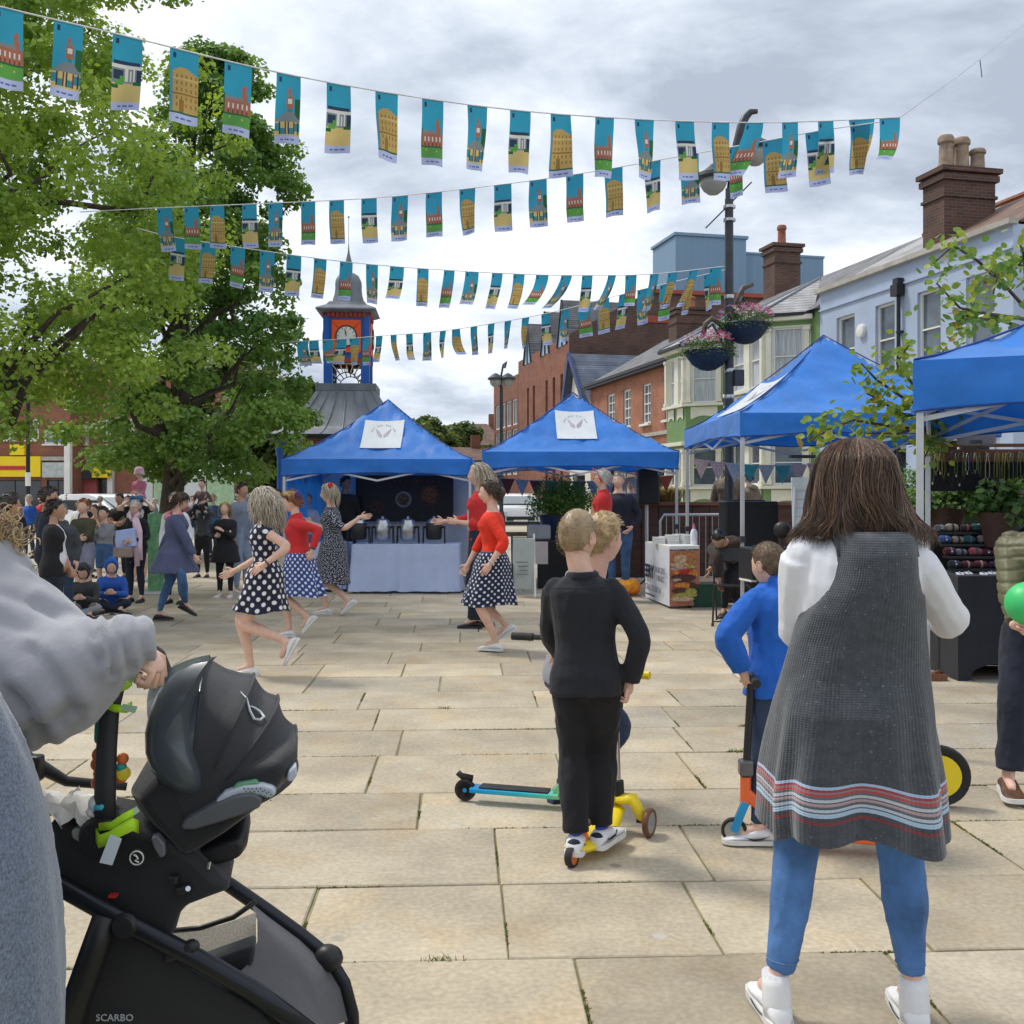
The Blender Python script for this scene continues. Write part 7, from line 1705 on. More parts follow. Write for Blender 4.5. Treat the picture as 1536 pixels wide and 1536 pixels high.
def spk(name, px, d, z, w, h, dp, label, rz=.0):
 r = at(name, px, d, rz, label, 'loudspeaker', None, z); MB().box((0, 0, h/2), (w, dp, h)).build('cabinet', M_plk, r, bev=.02); MB().box((0, -dp/2 - .004, h/2), (w*.86, .012, h*.9)).build('grille', M_grill, r, bev=.004)
 MB().box((0, 0, h + .008), (w*.6, dp*.3, .02)).build('top_handle', M_plk, r); return r
spk('loudspeaker', 972, 17.6, CH - (757-HY)/F*17.6, .36, .60, .32, 'black loudspeaker on a pole beside the yellow grass planter')
sp_ = at('speaker_stand', 970, 17.65, 0, 'white pole stand carrying the black loudspeaker', 'stand'); MB().tube([(0, 0, 0.02), (0, 0, 1.35)], .03, 10).build('pole', M_alu, sp_); MB().box((0, 0, .01), (.4, .4, .02)).build('base', M_alu, sp_)
spk('amplifier', 1150, 11.0, .62, .50, .34, .36, 'black amplifier box with a white top on a stand right of the bending man', .2)
st = at('amplifier_stand', 1150, 11.0, .2, 'black crossed stand under the amplifier', 'stand'); MB().bar((-.22, 0, .02), (.22, 0, .6), .03).build('cross_bar', M_plk, st); MB().bar((.22, .03, .02), (-.22, .03, .6), .03).build('cross_bar', M_plk, st); MB().box((0, 0, .61), (.5, .3, .02)).build('shelf', M_white, st)
spk('equipment_case', 1122, 14.6, 0, .74, 1.42, .5, 'tall black equipment case with a pale rim behind the tall gazebo leg')
mk = at('mixing_desk', 1182, 10.4, -.2, 'black mixing desk and round lamp behind the blue hooded boy', 'mixing desk', None, .78); MB().box((0, 0, .06), (.42, .34, .1), (.2, 0, 0)).build('desk', M_plk, mk, bev=.01); MB().ball((-.05, .1, .38), (.09, .06, .09)).build('lamp_head', M_plk, mk, 180); MB().tube([(-.05, .1, .1), (-.05, .1, .36)], .012, 6).build('stem', M_plk, mk)
for k in range(5): MB().cyl((-.16 + k*.08, -.1, .1), (-.16 + k*.08, -.1, .13), .012).build('knob', M_steel, mk)
mt_ = at('mixing_table', 1182, 10.4, 0, 'small black table under the mixing desk', 'table'); MB().box((0, 0, .76), (.6, .45, .03)).build('tabletop', M_plk, mt_)
for sx in (-.26, .26):
 for sy in (-.18, .18): MB().tube([(sx, sy, 0), (sx, sy, .75)], .014, 6).build('leg', M_plk, mt_)
eb = at('easel_board', 1209, 9.6, .12, 'white squared board on an easel left of the brown haired woman', 'easel')
zt_e = CH + (HY - 690)/F*9.6
MB().box((0, 0, 1.28), (.26, .02, (zt_e - 1.0)*.96), (-.08, 0, -.0)).build('board', mat('pale board', (.50, .56, .60), .5), eb); MB().box((-.06, -.05, zt_e + .03), (.24, .06, .03)).build('clip', M_plk, eb)
for sx in (-.11, .11): MB().tube([(sx*1.8, -.1, 0), (sx, 0, 1.6)], .012, 6).build('leg', M_alu, eb)
MB().tube([(0, .5, 0), (0, .03, 1.6)], .012, 6).build('rear_leg', M_alu, eb)
for k in range(8): MB().box((0, -.018 - .02, 1.0 + k*.08), (.23, .004, .004), (-.08, 0, 0)).build('ruled_line', M_ink, eb)
cb_ = at('crowd_barrier', 1024, 16.2, .06, 'grey metal crowd barrier behind the burger table', 'barrier'); zb_ = 1.19
MB().tube([(-.36, 0, .05), (-.36, 0, zb_ - .1), (-.30, 0, zb_), (1.1, 0, zb_), (1.2, 0, zb_ - .1), (1.2, 0, .05)], .022, 8).build('frame', M_alu, cb_, 180)
MB().tube([(-.36, 0, .2), (1.2, 0, .2)], .015, 6).build('lower_rail', M_alu, cb_)
for k in range(14): MB().tube([(-.26 + k*.105, 0, .2), (-.26 + k*.105, 0, zb_)], .007, 6).build('bar', M_alu, cb_)
M_tim = mat('dark stained timber', (0.075, 0.035, 0.028), .7, .25, 3, .4, 20, stretch=(.3, .3, 6))
tp = at('timber_planter', 985, 18.6, .0, 'long dark brown timber planter wall with yellow grasses', 'planter'); zp = CH - (758-HY)/F*18.6
for k in range(11): MB().box((-.75 + k*.31, 0, zp/2), (.30, .08, zp)).build('plank', M_tim, tp, bev=.006)
MB().box((.8, 0, zp + .03), (3.5, .16, .06)).build('top_rail', mat('red brown rail', (.16, .06, .04), .6), tp); MB().box((.8, 1.0, zp*.48), (3.3, 1.9, zp*.9)).build('soil_box', M_tim, tp)
def grassy(name, px, py, d, label, n, h, w, c, c2=None, cat='plant'):
 r = empty(name, P(px, py, d), 0, label, cat); rg = random.Random(px); m = MB()
 for k in range(n):
  a = rg.uniform(0, 2*PI); r0 = rg.random()*w*.35; l = h*rg.uniform(.6, 1.1); o = w*rg.uniform(.2, 1)
  b = Vector((r0*math.cos(a), r0*math.sin(a), 0)); d1 = Vector((math.cos(a), math.sin(a), 0)); s_ = Vector((-math.sin(a), math.cos(a), 0))*.006
  p1 = b + d1*o*.4 + Vector((0, 0, l*.7)); p2 = b + d1*o + Vector((0, 0, l*rg.uniform(.6, 1)))
  m.add([b - s_, b + s_, p1 + s_, p1 - s_, p2], [(0, 1, 2, 3), (3, 2, 4)], m=int(rg.random() < .4))
 tag(m.build('blades', [c, c2 or c], r), kind='stuff'); return r
M_straw = mat('straw grass', (0.36, 0.28, 0.09), .7, .2, 9, trans=.3); M_lime = mat('lime leaves', (0.22, 0.40, 0.04), .6, .2, 9, trans=.3); M_mid = mat('mid green leaves', (0.07, 0.15, 0.03), .55, .3, 9, trans=.3); M_dkgr = mat('dark shrub leaves', (0.035, 0.06, 0.03), .6, .4, 5, trans=.2)
grassy('ornamental_grass', 1003, 758, 19.4, 'clump of straw yellow ornamental grass right of the loudspeaker', 900, .42, .5, M_straw); grassy('ornamental_grass', 962, 758, 19.4, 'bright lime green clump left of the loudspeaker', 700, .40, .35, M_lime)
sb = at('shrub_planter', 843, 17.3, 0, 'large round dark shrub in a tall tapered planter behind the two boys', 'plant'); zq = CH - (772-HY)/F*17.3
MB().lathe([(.22, 0), (.27, .5), (.38, zq - .05), (.40, zq), (.36, zq), (.3, zq - .1)], (0, 0, 0), 24).build('planter', mat('dark glazed planter', (.03, .045, .09), .35, .2, 3), sb, 50)
leaves_mesh('foliage', [(-.22, 0, zq + .25), (.22, 0, zq + .22), (0, -.1, zq + .3), (-.05, .1, zq + .2), (.32, .05, zq + .3), (-.36, 0, zq + .16), (0, 0, zq + .05), (.1, 0, zq + .4), (-.18, 0, zq + .42)], [.3]*9, 900, .035, ML_b, sb, 4, flat=.9)
af = at('a_frame_sign', 784, 15.2, .1, 'white A-frame chalkboard sign beside the scarlet cardigan', 'sign'); h_ = .93
def board_(y, s, nm):
 o = MB(); o.box((0, y, h_*.53), (.32, .025, h_*.82), (s, 0, 0)); return o
board_(-.1, .14, 0).build('board', mat('pale grey green board', (.42, .48, .48), .6, .06, 4), af); board_(.1, -.14, 0).build('rear_board', M_plk, af)
for sx in (-.165, .165): MB().bar((sx, -.18, 0), (sx, -.03, h_), .025).build('frame', M_plk if sx < 0 else M_white, af)
for k in range(7): MB().box((-.02 + .01*(k % 3), -.118 - .002, h_*.75 - k*.06), (.18 - .03*(k % 3), .006, .012), (.14, 0, 0)).build('writing', M_ink, af)
cs = at('cool_box', 808, 16.6, 0, 'grey box and gingham cloth on a low black table behind the A-frame sign', 'box', None, .78); MB().box((0, 0, .12), (.38, .3, .24)).build('box', M_gry, cs, bev=.03)
lt = at('low_table', 810, 16.6, 0, 'low table with a red gingham runner behind the boys', 'table'); MB().box((0, 0, .76), (.9, .5, .03)).build('tabletop', M_plk, lt); MB().box((-.05, -.26, .58), (.34, .01, .36)).build('gingham_cloth', m_dots('gingham', (.25, .04, .05), (.5, .45, .45), 30), lt); MB().box((.2, -.255, .38), (.5, .012, .74)).build('black_cloth', M_blk, lt)
for sx in (-.4, .4): MB().tube([(sx, 0, 0), (sx, 0, .75)], .015, 6).build('leg', M_plk, lt)
cb2 = at('carrier_bag', 941, 15.3, 0, 'crumpled orange and yellow carrier bag on the paving', 'bag'); mb_ = MB(); mb_.ball((0, 0, .12), (.17, .14, .12)); mb_.ball((.09, 0, .13), (.11, .12, .13)); mb_.ball((-.09, .02, .16), (.09, .09, .09)); me = remesh(mb_, .012, 2); displace(me, lambda c: .022*noise.noise(Vector(c)*16)); link_me(me, 'bag_body', mat('orange yellow plastic', (0.75, 0.16, 0.02), .35, .2, 5, col2=(0.85, 0.42, 0.01)), cb2)
pb = at('black_pole', 960, 15.6, 0, 'black pole leaning behind the orange carrier bag', 'pole'); MB().tube([(-.12, 0, .02), (.22, 0, .36)], .014, 6).build('pole', M_plk, pb); sp2 = at('instrument_stand', 940, 16.8, 0, 'thin black stand beside the man in jeans', 'stand'); MB().tube([(0, 0, .15), (0, 0, 1.0)], .012, 6).build('pole', M_plk, sp2); [MB().tube([(0, 0, .3), (.22*math.cos(a), .22*math.sin(a), 0)], .008, 6).build('leg', M_plk, sp2) for a in (0, 2.1, 4.2)]
js = empty('stall_table', (P(1437, 0, 8.4).x, 8.4, 0), 0, 'long stall table under a fitted black cover with an arched foot', 'table'); JW, JD, JH = 2.2, .75, .86
pts = [(0, 0)] + [(.04, 0)]; arc = [(.10 + .28*(1 - math.cos(a)), .14*math.sin(a)**.7) for a in [R(4 + q*172/12) for q in range(13)]]
poly = [(0.0, 0.0), (.09, 0.0)] + arc + [(.68, 0), (1.3, 0)] + [(1.3 + .28*(1 - math.cos(a)), .14*math.sin(a)**.7) for a in [R(4 + q*172/12) for q in range(13)]] + [(2.0, 0), (JW, 0), (JW, JH), (0, JH)]
m_ = MB(); vs = [(x, 0, z) for x, z in poly]; m_.add(vs, [tuple(range(len(vs)))]); m_.add([(0, 0, 0), (0, JD, 0), (0, JD, JH), (0, 0, JH)], [(3, 2, 1, 0)]); m_.add([(JW, 0, 0), (JW, JD, 0), (JW, JD, JH), (JW, 0, JH)], [(0, 1, 2, 3)]); m_.add([(0, 0, JH), (JW, 0, JH), (JW, JD, JH), (0, JD, JH)], [(0, 1, 2, 3)]); m_.add([(0, JD, 0), (JW, JD, 0), (JW, JD, JH), (0, JD, JH)], [(3, 2, 1, 0)])
cv = m_.build('fitted_cover', cloth('black stretch cover', (0.022, 0.024, 0.03), bump=.3, bscale=4)); cv.location = js.location; tag(cv, 'black stretch cover fitted over the jewellery stall table', 'table cover')
MB().box((JW/2, JD/2, JH - .03), (JW - .06, JD - .06, .03)).build('tabletop', M_white, js)
for x_ in (.04, JW - .04):
 for y_ in (.05, JD - .05): MB().tube([(x_, y_, 0), (x_, y_, JH - .04)], .012, 6).build('leg', M_alu, js)
dr = empty('display_rack', (P(1383, 0, 9.0).x, 9.05, 0), 0, 'reddish wooden display rack with a long rail of necklaces above the stall', 'rack'); zr = CH + (HY - 668)/F*9.05
M_redw = mat('red brown wood', (0.20, 0.075, 0.035), .5, .2, 4, stretch=(.3, 4, 4))
MB().box((1.15, 0, zr), (2.3, .04, .03)).build('top_rail', M_redw, dr); MB().box((1.15, 0, zr - .09), (2.3, .03, .11)).build('rail_board', M_redw, dr)
for x_ in (.02, 1.15, 2.28): MB().box((x_, .03, (zr + .8)/2), (.04, .04, zr - .8 + .8)).build('post', M_redw, dr)
MB().box((1.15, .05, zr - .27), (2.3, .01, .27)).build('dark_backdrop', M_blk, dr)  # added dark sheet, stands in for the dark background behind the necklaces
for k in range(22): MB().cyl((.06 + k*.1, -.02, zr - .07), (.06 + k*.1, -.05, zr - .065), .007, m=0).build('peg', M_steel, dr)
rg = random.Random(9); NC = [('dark', mat('dark beads', (.02, .02, .025), .3)), ('green', mat('green beads', (.10, .16, .05), .3)), ('silver', M_steel), ('pale', mat('pale beads', (.4, .38, .3), .3)), ('olive', mat('olive beads', (.2, .2, .04), .3))]
for k in range(64):
 x_ = .05 + k*.0345; nm, m1 = NC[rg.choice((0, 0, 1, 2, 3, 4, 1))]; l_ = rg.uniform(.16, .30); w_ = rg.uniform(.010, .020)
 nk = empty('necklace', dr.location + Vector((x_, -.055 - .012*(k % 2), zr - .07)), 0, f'{nm} bead necklace hanging in the dense row from the stall rail', 'necklace', f'{nm} bead necklaces on the rail')
 pts = [(-w_*.2, 0, 0), (-w_, 0, -l_*.5), (-w_*.9, 0, -l_*.9), (0, 0, -l_), (w_*.9, 0, -l_*.9), (w_, 0, -l_*.5), (w_*.2, 0, 0)]
 MB().tube(pts, .0038, 4).build('strand', m1, nk, 180)
 MB().ball((0, -.002, -l_ - .012), (.009, .006, .014), 5, 6).build('pendant', NC[rg.randrange(5)][1], nk, 180)
gs = empty('stall_sign', P(1464, 654, 8.95), 0, 'grey rounded sign with two lines of small lettering above the necklace rail', 'sign'); MB().box((0, 0, 0), (.33, .05, .17)).build('sign_board', mat('grey sign', (.22, .22, .26), .5), gs, bev=.02)
text(gs, 'GEMS', Matrix.Translation((0, -.027, .045)) @ Matrix.Rotation(PI/2, 4, 'X'), .045, M_black); text(gs, 'GEMS', Matrix.Translation((-.01, -.027, -.055)) @ Matrix.Rotation(PI/2, 4, 'X'), .045, M_black)
rg = random.Random(4)
shn = empty('shelf_rack', (dr.location.x + .1, 8.75, 0), 0, 'dark stepped shelf rack of scarves and bracelets on the stall table', 'rack')
for k, (y, z) in enumerate(((0, .90), (.12, 1.0), (.22, 1.10), (.30, 1.2))): MB().box((1.1, y + .0, z - .012), (2.1, .14, .02)).build('shelf', M_plk, shn)
MB().box((1.1, .38, 1.06), (2.1, .02, .40)).build('back_panel', M_plk, shn)
SCM = [mat('scarf colour %s' % n, c, .8, .35, 30) for n, c in (('maroon', (.10, .02, .03)), ('rose', (.45, .10, .12)), ('plum', (.05, .02, .05)), ('beige', (.4, .32, .25)), ('teal', (.03, .14, .14)), ('blue', (.05, .12, .3)), ('charcoal', (.04, .04, .045)), ('grey', (.2, .2, .22)))]
SCN = ('maroon', 'rose', 'plum', 'beige', 'teal', 'blue', 'charcoal', 'grey')
for row, (y, z) in enumerate(((0, .91), (.12, 1.01), (.22, 1.11), (.30, 1.21))):
 for k in range(19):
  ci = rg.choice((0, 0, 2, 6, 6, 7, 1, 3, 4, 5)); x_ = .08 + k*.112 + rg.uniform(-.01, .01); s_ = rg.uniform(.026, .036)
  o = empty('rolled_scarf', shn.location + Vector((x_, y, z + s_ - .01)), rg.uniform(-.15, .15), f'{SCN[ci]} rolled scarf in the {("lowest", "second", "third", "top")[row]} row of the stall shelves', 'scarf', f'{SCN[ci]} scarves in the {("lowest", "second", "third", "top")[row]} row')
  MB().tube([(-.05, 0, 0), (-.03, 0, .002), (.03, 0, -.002), (.05, 0, 0)], [s_*.8, s_, s_*.96, s_*.75], 8).build('roll', SCM[ci], o, 60)
  MB().tube([(-.004, 0, 0), (.012, 0, 0)], s_*1.06, 8).build('band', M_steel if k % 3 == 0 else SCM[(ci + 3) % 8], o, 60)
for k in range(22):
 o = empty('jewellery_card', js.location + Vector((.06 + k*.098, .1 + .06*(k % 2), JH + .012)), rg.uniform(-.4, .4), 'small white card with a silver ring lying on the black stall table', 'card', 'white cards on the stall table')
 MB().box((0, 0, 0), (.06, .04, .006), (.4, 0, 0)).build('card', M_whc, o); MB().ball((0, 0, .012), (.01, .01, .006), 5, 6).build('ring', M_steel, o, 180)
def leafy(name, px, py, d, label, cl, n, sz, mt, pot=None, seed=1):
 r = empty(name, P(px, py, d), 0, label, 'plant'); leaves_mesh('foliage', [c[:3] for c in cl], [c[3] for c in cl], n, sz, mt, r, seed, flat=.9)
 if pot: MB().lathe([(.12, -pot), (.17, -.03), (.18, 0), (.1, 0)], (0, 0, -.05), 16).build('pot', mat('dark clay pot', (.07, .035, .025), .7), r, 50)
 return r
M_lfy = m_leaf('stall plant leaves', (0.05, 0.12, 0.03), (0.18, 0.30, 0.09), .3)
leafy('leafy_plant', 1500, 760, 8.9, 'broad leaved potted plant at the right of the stall in a terracotta pot', [(0, 0, .1, .2), (.15, 0, .08, .2), (-.15, 0, .03, .14), (.05, -.05, -.05, .16), (.3, 0, .05, .2)], 110, .075, M_lfy, .3, 2)
leafy('fern', 1420, 752, 9.6, 'soft green fern behind the left end of the stall shelves', [(0, 0, 0, .22), (.25, 0, .02, .2), (-.25, 0, -.02, .2), (.1, 0, .12, .16)], 420, .045, M_lfy, .3, 3)
leafy('flower_bed', 1450, 722, 10.4, 'bed of mixed bright flowers behind the necklaces', [(-.5, 0, 0, .2), (-.1, 0, .02, .2), (.3, 0, .03, .22), (.7, 0, 0, .22)], 220, .04, M_lfy, None, 5)
fb = [o for o in bpy.data.objects if o.name == 'flower_bed'][0]; fm = MB(); rg = random.Random(2)
for k in range(55): fm.ball((rg.uniform(-.6, .9), rg.uniform(-.25, -.1), rg.uniform(-.02, .16)), rg.uniform(.012, .026), 4, 6, m=rg.randrange(4))
tag(fm.build('flowers', M_pet + [mat('yellow petals', (.7, .5, .05), .6)], fb, 180), kind='stuff')
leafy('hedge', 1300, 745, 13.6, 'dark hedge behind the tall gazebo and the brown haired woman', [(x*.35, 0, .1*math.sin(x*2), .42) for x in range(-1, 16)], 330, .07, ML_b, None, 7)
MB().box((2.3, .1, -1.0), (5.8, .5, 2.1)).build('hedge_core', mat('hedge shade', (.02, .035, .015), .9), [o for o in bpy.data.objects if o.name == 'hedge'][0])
wd = empty('wooden_block', G(1405, 1020), .1, 'small brown wooden block on the paving right of the brown haired woman', 'block'); MB().add([(-.07, -.05, 0), (.07, -.05, 0), (.07, .05, 0), (-.07, .05, 0), (-.07, -.05, .06), (.07, -.05, .05), (.07, .05, .05), (-.07, .05, .06)], [(3, 2, 1, 0), (4, 5, 6, 7), (0, 1, 5, 4), (1, 2, 6, 5), (2, 3, 7, 6), (3, 0, 4, 7)]).build('block', M_redw, wd, bev=.004); MB().tube([(-.02, 0, .058), (.02, 0, .075), (.05, .0, .055)], .012, 6).build('strap', M_redw, wd, 180)
M_carw = mat('white car paint', (0.72, 0.73, 0.75), .25, .02, 1, coat=.8, spec=.6)
def car(name, px, d, rz, label, van=False):
 r = at(name, px, d, rz, label, 'van' if van else 'car'); H = 2.1 if van else 1.5; W = 1.9 if van else 1.78; L = 4.6 if van else 4.2
 pr = [(-L/2, .35), (-L/2, .85), (-L/2 + .08, 1.0), (-L/2 + (.5 if van else .95), 1.08), (-L/2 + (1.15 if van else 1.75), H - .08), (-L/2 + (1.5 if van else 2.2), H), (L/2 - .7, H - .02), (L/2 - .15, H - .35 if not van else H - .08), (L/2, .95), (L/2, .35)]
 rings = []
 for x_, f, zc in ((-1, .90, 0), (-.97, .98, 0), (-.5, 1, 0), (0, 1, 0), (.5, 1, 0), (.97, .98, 0), (1, .90, 0)):
  rings.append([Vector((x_*W/2*(1 - (.16 if z > 1.1 else 0)*(z - 1.0)/(H - 1.0)), y*f, .35 + (z - .35)*(1 - .02*(1 - f)*10*.3))) for y, z in pr])
 MB().loft(rings).build('body', M_carw, r, 35, bev=.03)
 y0, y1 = (-L/2 + (.5 if van else .95), -L/2 + (1.15 if van else 1.75));
 g = MB(); zz0, zz1 = 1.10, H - .10; g.add([(-W*.42, y0 + .0, zz0 + .03), (W*.42, y0, zz0 + .03), (W*.36, y1 - .05, zz1), (-W*.36, y1 - .05, zz1)], [(0, 1, 2, 3)]); g.add([(-W*.42, y0 - .03, zz0 + .03), (W*.42, y0 - .03, zz0 + .03), (W*.36, y1 - .08, zz1), (-W*.36, y1 - .08, zz1)], [(0, 1, 2, 3)]); g.build('windscreen', mat('windscreen glass', (.12, .16, .18), .08, .1, 2, spec=.9), r)
 for sx in (-1, 1):
  MB().box((sx*W*.455, 0.25, H - .36), (.05, L*.42, .36)).build('side_window', M_glassd, r, bev=.02)
  MB().box((sx*W*.36, -L/2 - .01, .78), (.34, .06, .16)).build('headlight', mat('headlight glass', (.6, .62, .65), .1, .1, 3), r, bev=.02)
  MB().ball((sx*(W/2 + .08), -L/2 + 1.35, 1.12), (.10, .06, .08)).build('wing_mirror', M_carw, r, 180)
  for yy in (-L/2 + .78, L/2 - .78):
   w_ = MB(); w_.lathe([(.30, -.09), (.32, -.07), (.32, .07), (.30, .09), (.19, .09)], (sx*(W/2 - .08), yy, .32), 20, axis=(1, 0, 0)); wo = w_.build('tyre', M_plk, r, 40)
   MB().lathe([(.19, -.05), (.19, .10), (.05, .07)], (sx*(W/2 - .08), yy, .32), 14, axis=(sx, 0, 0)).build('rim', M_steel, wo, 40)
 MB().box((0, -L/2 - .015, .62), (1.0, .05, .14)).build('grille', M_plk, r); MB().box((0, -L/2 - .03, .45), (W*.8, .08, .12)).build('lower_bumper', M_plk, r); MB().box((0, -L/2 - .045, .52), (.5, .02, .11)).build('number_plate', M_white, r)
 return r
car('white_car', 770, 38, .12, 'white car with dark grille facing the square beyond the middle gazebo'); car('white_car', 168, 30, 1.0, 'white car parked in front of the red shutter behind the crowd'); car('white_car', 340, 44, 1.3, 'white car half hidden by the crowd right of the tall maple trunk')
M_pale = mat('pale tent cloth', (.60, .64, .66), .7, .05, 1)
for px0, px1, d, lb in ((210, 250, 40, 'pale marquee left of the tall maple trunk'), (268, 352, 36, 'pale green and white marquee right of the tall maple trunk'), (366, 424, 46, 'pale shop hoarding beyond the crowd by the first gazebo')):
 x0, x1 = P(px0, 0, d).x, P(px1, 0, d).x; r = empty('marquee', ((x0+x1)/2, d, 0), 0, lb, 'marquee'); w_ = x1 - x0; zz_ = CH + (HY - 712)/F*d
 nP = max(2, int(w_/1.0))
 for k in range(nP): MB().box((-w_/2 + (k+.5)*w_/nP, 0, zz_/2), (w_/nP - .04, .05, zz_)).build('wall_panel', M_pale if k != nP-1 else mat('pale green cloth', (.38, .55, .36), .7), r)
 MB().add([(-w_/2 - .1, -.1, zz_), (w_/2 + .1, -.1, zz_), (w_/2 + .1, 3, zz_), (-w_/2 - .1, 3, zz_), (0, 1.5, zz_ + .9)], [(0, 1, 4), (1, 2, 4), (2, 3, 4), (3, 0, 4), (3, 2, 1, 0)]).build('roof', M_pale, r)
gbn = at('green_banner_stand', 234, 15.6, .1, 'green patterned pull-up banner behind the elderly woman with the pink scarf', 'banner'); MB().box((0, 0, .62), (.24, .02, 1.2)).build('banner', mat('green patterned print', (.05, .20, .07), .6, .3, 9, col2=(.20, .38, .22)), gbn); MB().box((0, 0, .02), (.3, .2, .04)).build('base', M_alu, gbn)
M_chrome = mat('chrome', (.6, .6, .62), .15, .05, 3, metal=1.0); M_rub = mat('black rubber', (.02, .02, .02), .7, .2, 20)
M_yelp = mat('yellow plastic', (0.78, 0.60, 0.02), .35, .05, 5); M_orp = mat('orange plastic', (0.75, 0.16, 0.03), .35, .06, 5)
def wheel(parent, c, ax, r, w, tyre, rim, spokes=6, hub=None):
 o = MB(); o.lathe([(r*.74, -w*.45), (r*.93, -w*.5), (r, -w*.25), (r, w*.25), (r*.93, w*.5), (r*.74, w*.45), (r*.74, -w*.45)], c, 28, axis=ax); wo = o.build('wheel', tyre, parent, 40)
 m = MB(); m.lathe([(r*.75, -w*.4), (r*.66, -w*.2), (r*.66, w*.2), (r*.75, w*.4)], c, 24, axis=ax); m.lathe([(r*.2, -w*.5), (r*.24, 0), (r*.2, w*.5)], c, 12, axis=ax)
 A = Vector(ax).normalized(); u = A.orthogonal().normalized(); v = A.cross(u)
 for k in range(spokes):
  a = 2*PI*k/spokes; d_ = u*math.cos(a) + v*math.sin(a); m.bar(Vector(c) + d_*r*.2, Vector(c) + d_*r*.7, w*.45, r*.16, up=A)
 m.build('rim', rim, wo, 40); return wo
s1 = empty('kick_scooter', G(885, 1290), 0, 'yellow three wheeled kick scooter with brown wheels under the boy in black', 'scooter'); SD1 = s1.location.y
def Z(root, px, py, dd=0): return P(px, py, root.location.y + dd) - root.location
rw = Z(s1, 858, 1299, -.08); fwR = Z(s1, 962, 1247, .20); fwL = Z(s1, 893, 1222, .50)
axl = (fwR - fwL).normalized(); mid = (fwR + fwL)/2; rw.z = .045;
dirv = (mid - rw); dirv.z = 0; dirv.normalize(); sdv = Vector((dirv.y, -dirv.x, 0))
wheel(s1, rw, sdv, .045, .032, M_rub, M_orp, 0); M_brw = mat('brown wheel', (.16, .06, .03), .5)
rs_ = [];  L_ = (mid - rw).length
for t, w_, h, th in ((.0, .035, .075, .03), (.10, .060, .066, .05), (.25, .078, .060, .058), (.5, .076, .058, .058), (.72, .058, .06, .056), (.85, .048, .075, .055), (.95, .04, .095, .05), (1.02, .036, .105, .04)):
 c = rw + dirv*L_*t; c.z = h; rs_.append([c + sdv*w_*math.cos(q*PI/6) + Vector((0, 0, th*.5*math.sin(q*PI/6))) for q in range(12)])
MB().loft(rs_).build('deck', M_yelp, s1, 60, bev=.003); MB().box(rw + dirv*.09 + Vector((0, 0, .055)), (.05, .06, .05), (0, 0, .3)).build('rear_brake', M_orp, s1, bev=.012)
stb = rw + dirv*L_*1.02;
for sg, wp in ((1, fwR), (-1, fwL)):
 wc = stb + sdv*.15*sg; wc.z = .065; wheel(s1, wc, sdv, .064, .026, M_brw, mat('grey hub', (.3, .3, .3), .4), 8)
 MB().tube([stb + Vector((0, 0, .105)), stb + sdv*.07*sg + Vector((0, 0, .115)), wc + Vector((0, 0, .02)) - sdv*.035*sg, wc - sdv*.02*sg], [.034, .036, .030, .014], 10, flat=.8).build('front_arm', M_yelp if True else M_plk, s1, 180)
 MB().tube([wc - sdv*.06*sg, wc], .010, 8).build('axle', M_plk, s1)
MB().tube([stb + Vector((0, 0, .09)), stb + Vector((0, 0, .19))], [.03, .024], 12).build('stem_socket', M_plk, s1); MB().tube([stb + Vector((0, 0, .17)), stb - dirv*.05 + Vector((0, 0, .69))], .013, 10).build('stem', M_chrome, s1)
hb = stb - dirv*.05 + Vector((0, 0, .69)); MB().tube([hb - sdv*.16, hb + sdv*.16], .011, 8).build('handlebar', M_plk, s1)
for sg in (-1, 1): MB().tube([hb + sdv*.08*sg, hb + sdv*.17*sg], .019, 10).build('grip', M_yelp, s1)
M_bjk = cloth('charcoal black cotton jacket', (0.012, 0.013, 0.019), .85, .12, 3, .9, 6); M_btr = cloth('black trousers cloth', (0.008, 0.008, 0.011))
H_buzz = m_hair('buzzed fair hair', (0.42, 0.30, 0.17), (0.22, 0.155, 0.09)); H_fair = m_hair('fair blond hair', (0.55, 0.40, 0.21), (0.34, 0.23, 0.11))
B1 = Person('boy with cropped fair hair in a black jacket and trousers riding the yellow scooter', 884, None, None, -14, h=1.40, d=4.30, fem=False, kid=1.18, vox=.0085, zroot=.075, build=.90, group=None,
 pose=dict(pel=(880, 1010, 0, ), neck=(873, 846, .0), head=(867, 806, .02), ankL=(864, 1252, -.02), ankR=(903, 1243, .05), kneL=(858, 1130, .5), kneR=(905, 1130, .6), fyawL=2, fyawR=-14, fpitchR=0,
 wriR=(943, 1026, -.02), elbR=(952, 945, -.06), wriL=(846, 985, .30), elbL=(812, 950, .1), hyaw=-20, hpitch=2, curlR=1.1, hdirR=(-.15, 0, -1), palmR=(-1, .3, 0), curlL=1.0, brow=H_fair))
B1.body(4); B1.trousers(M_btr, .985, .014, .018, vox=.0085, fold=.012, fs=9, rs=1.22)
B1.top(M_bjk, .97, -.10, .026, .022, name='jacket', vox=.0075, fold=.009, fs=6, flare=.10, cuff=.010)
co = MB(); co.tube([B1.nb + B1.MT @ Vector((.068*math.cos(a), -.004 + .072*math.sin(a), -.016 + .0*math.sin(a))) for a in [q*PI/10 for q in range(20)]], .019, 8, closed=True, flat=1.5); B1.tr(co).build('collar', M_bjk, B1.root, 180)
sm = MB(); sm.tube([B1.sp(.445) + B1.MT @ Vector((x_, -.132 + abs(x_)*.22, .004 - abs(x_)*.02)) for x_ in [(-7 + q)*.02 for q in range(15)]], .0025, 5); B1.tr(sm).build('yoke_seam', M_bjk, B1.root, 180)
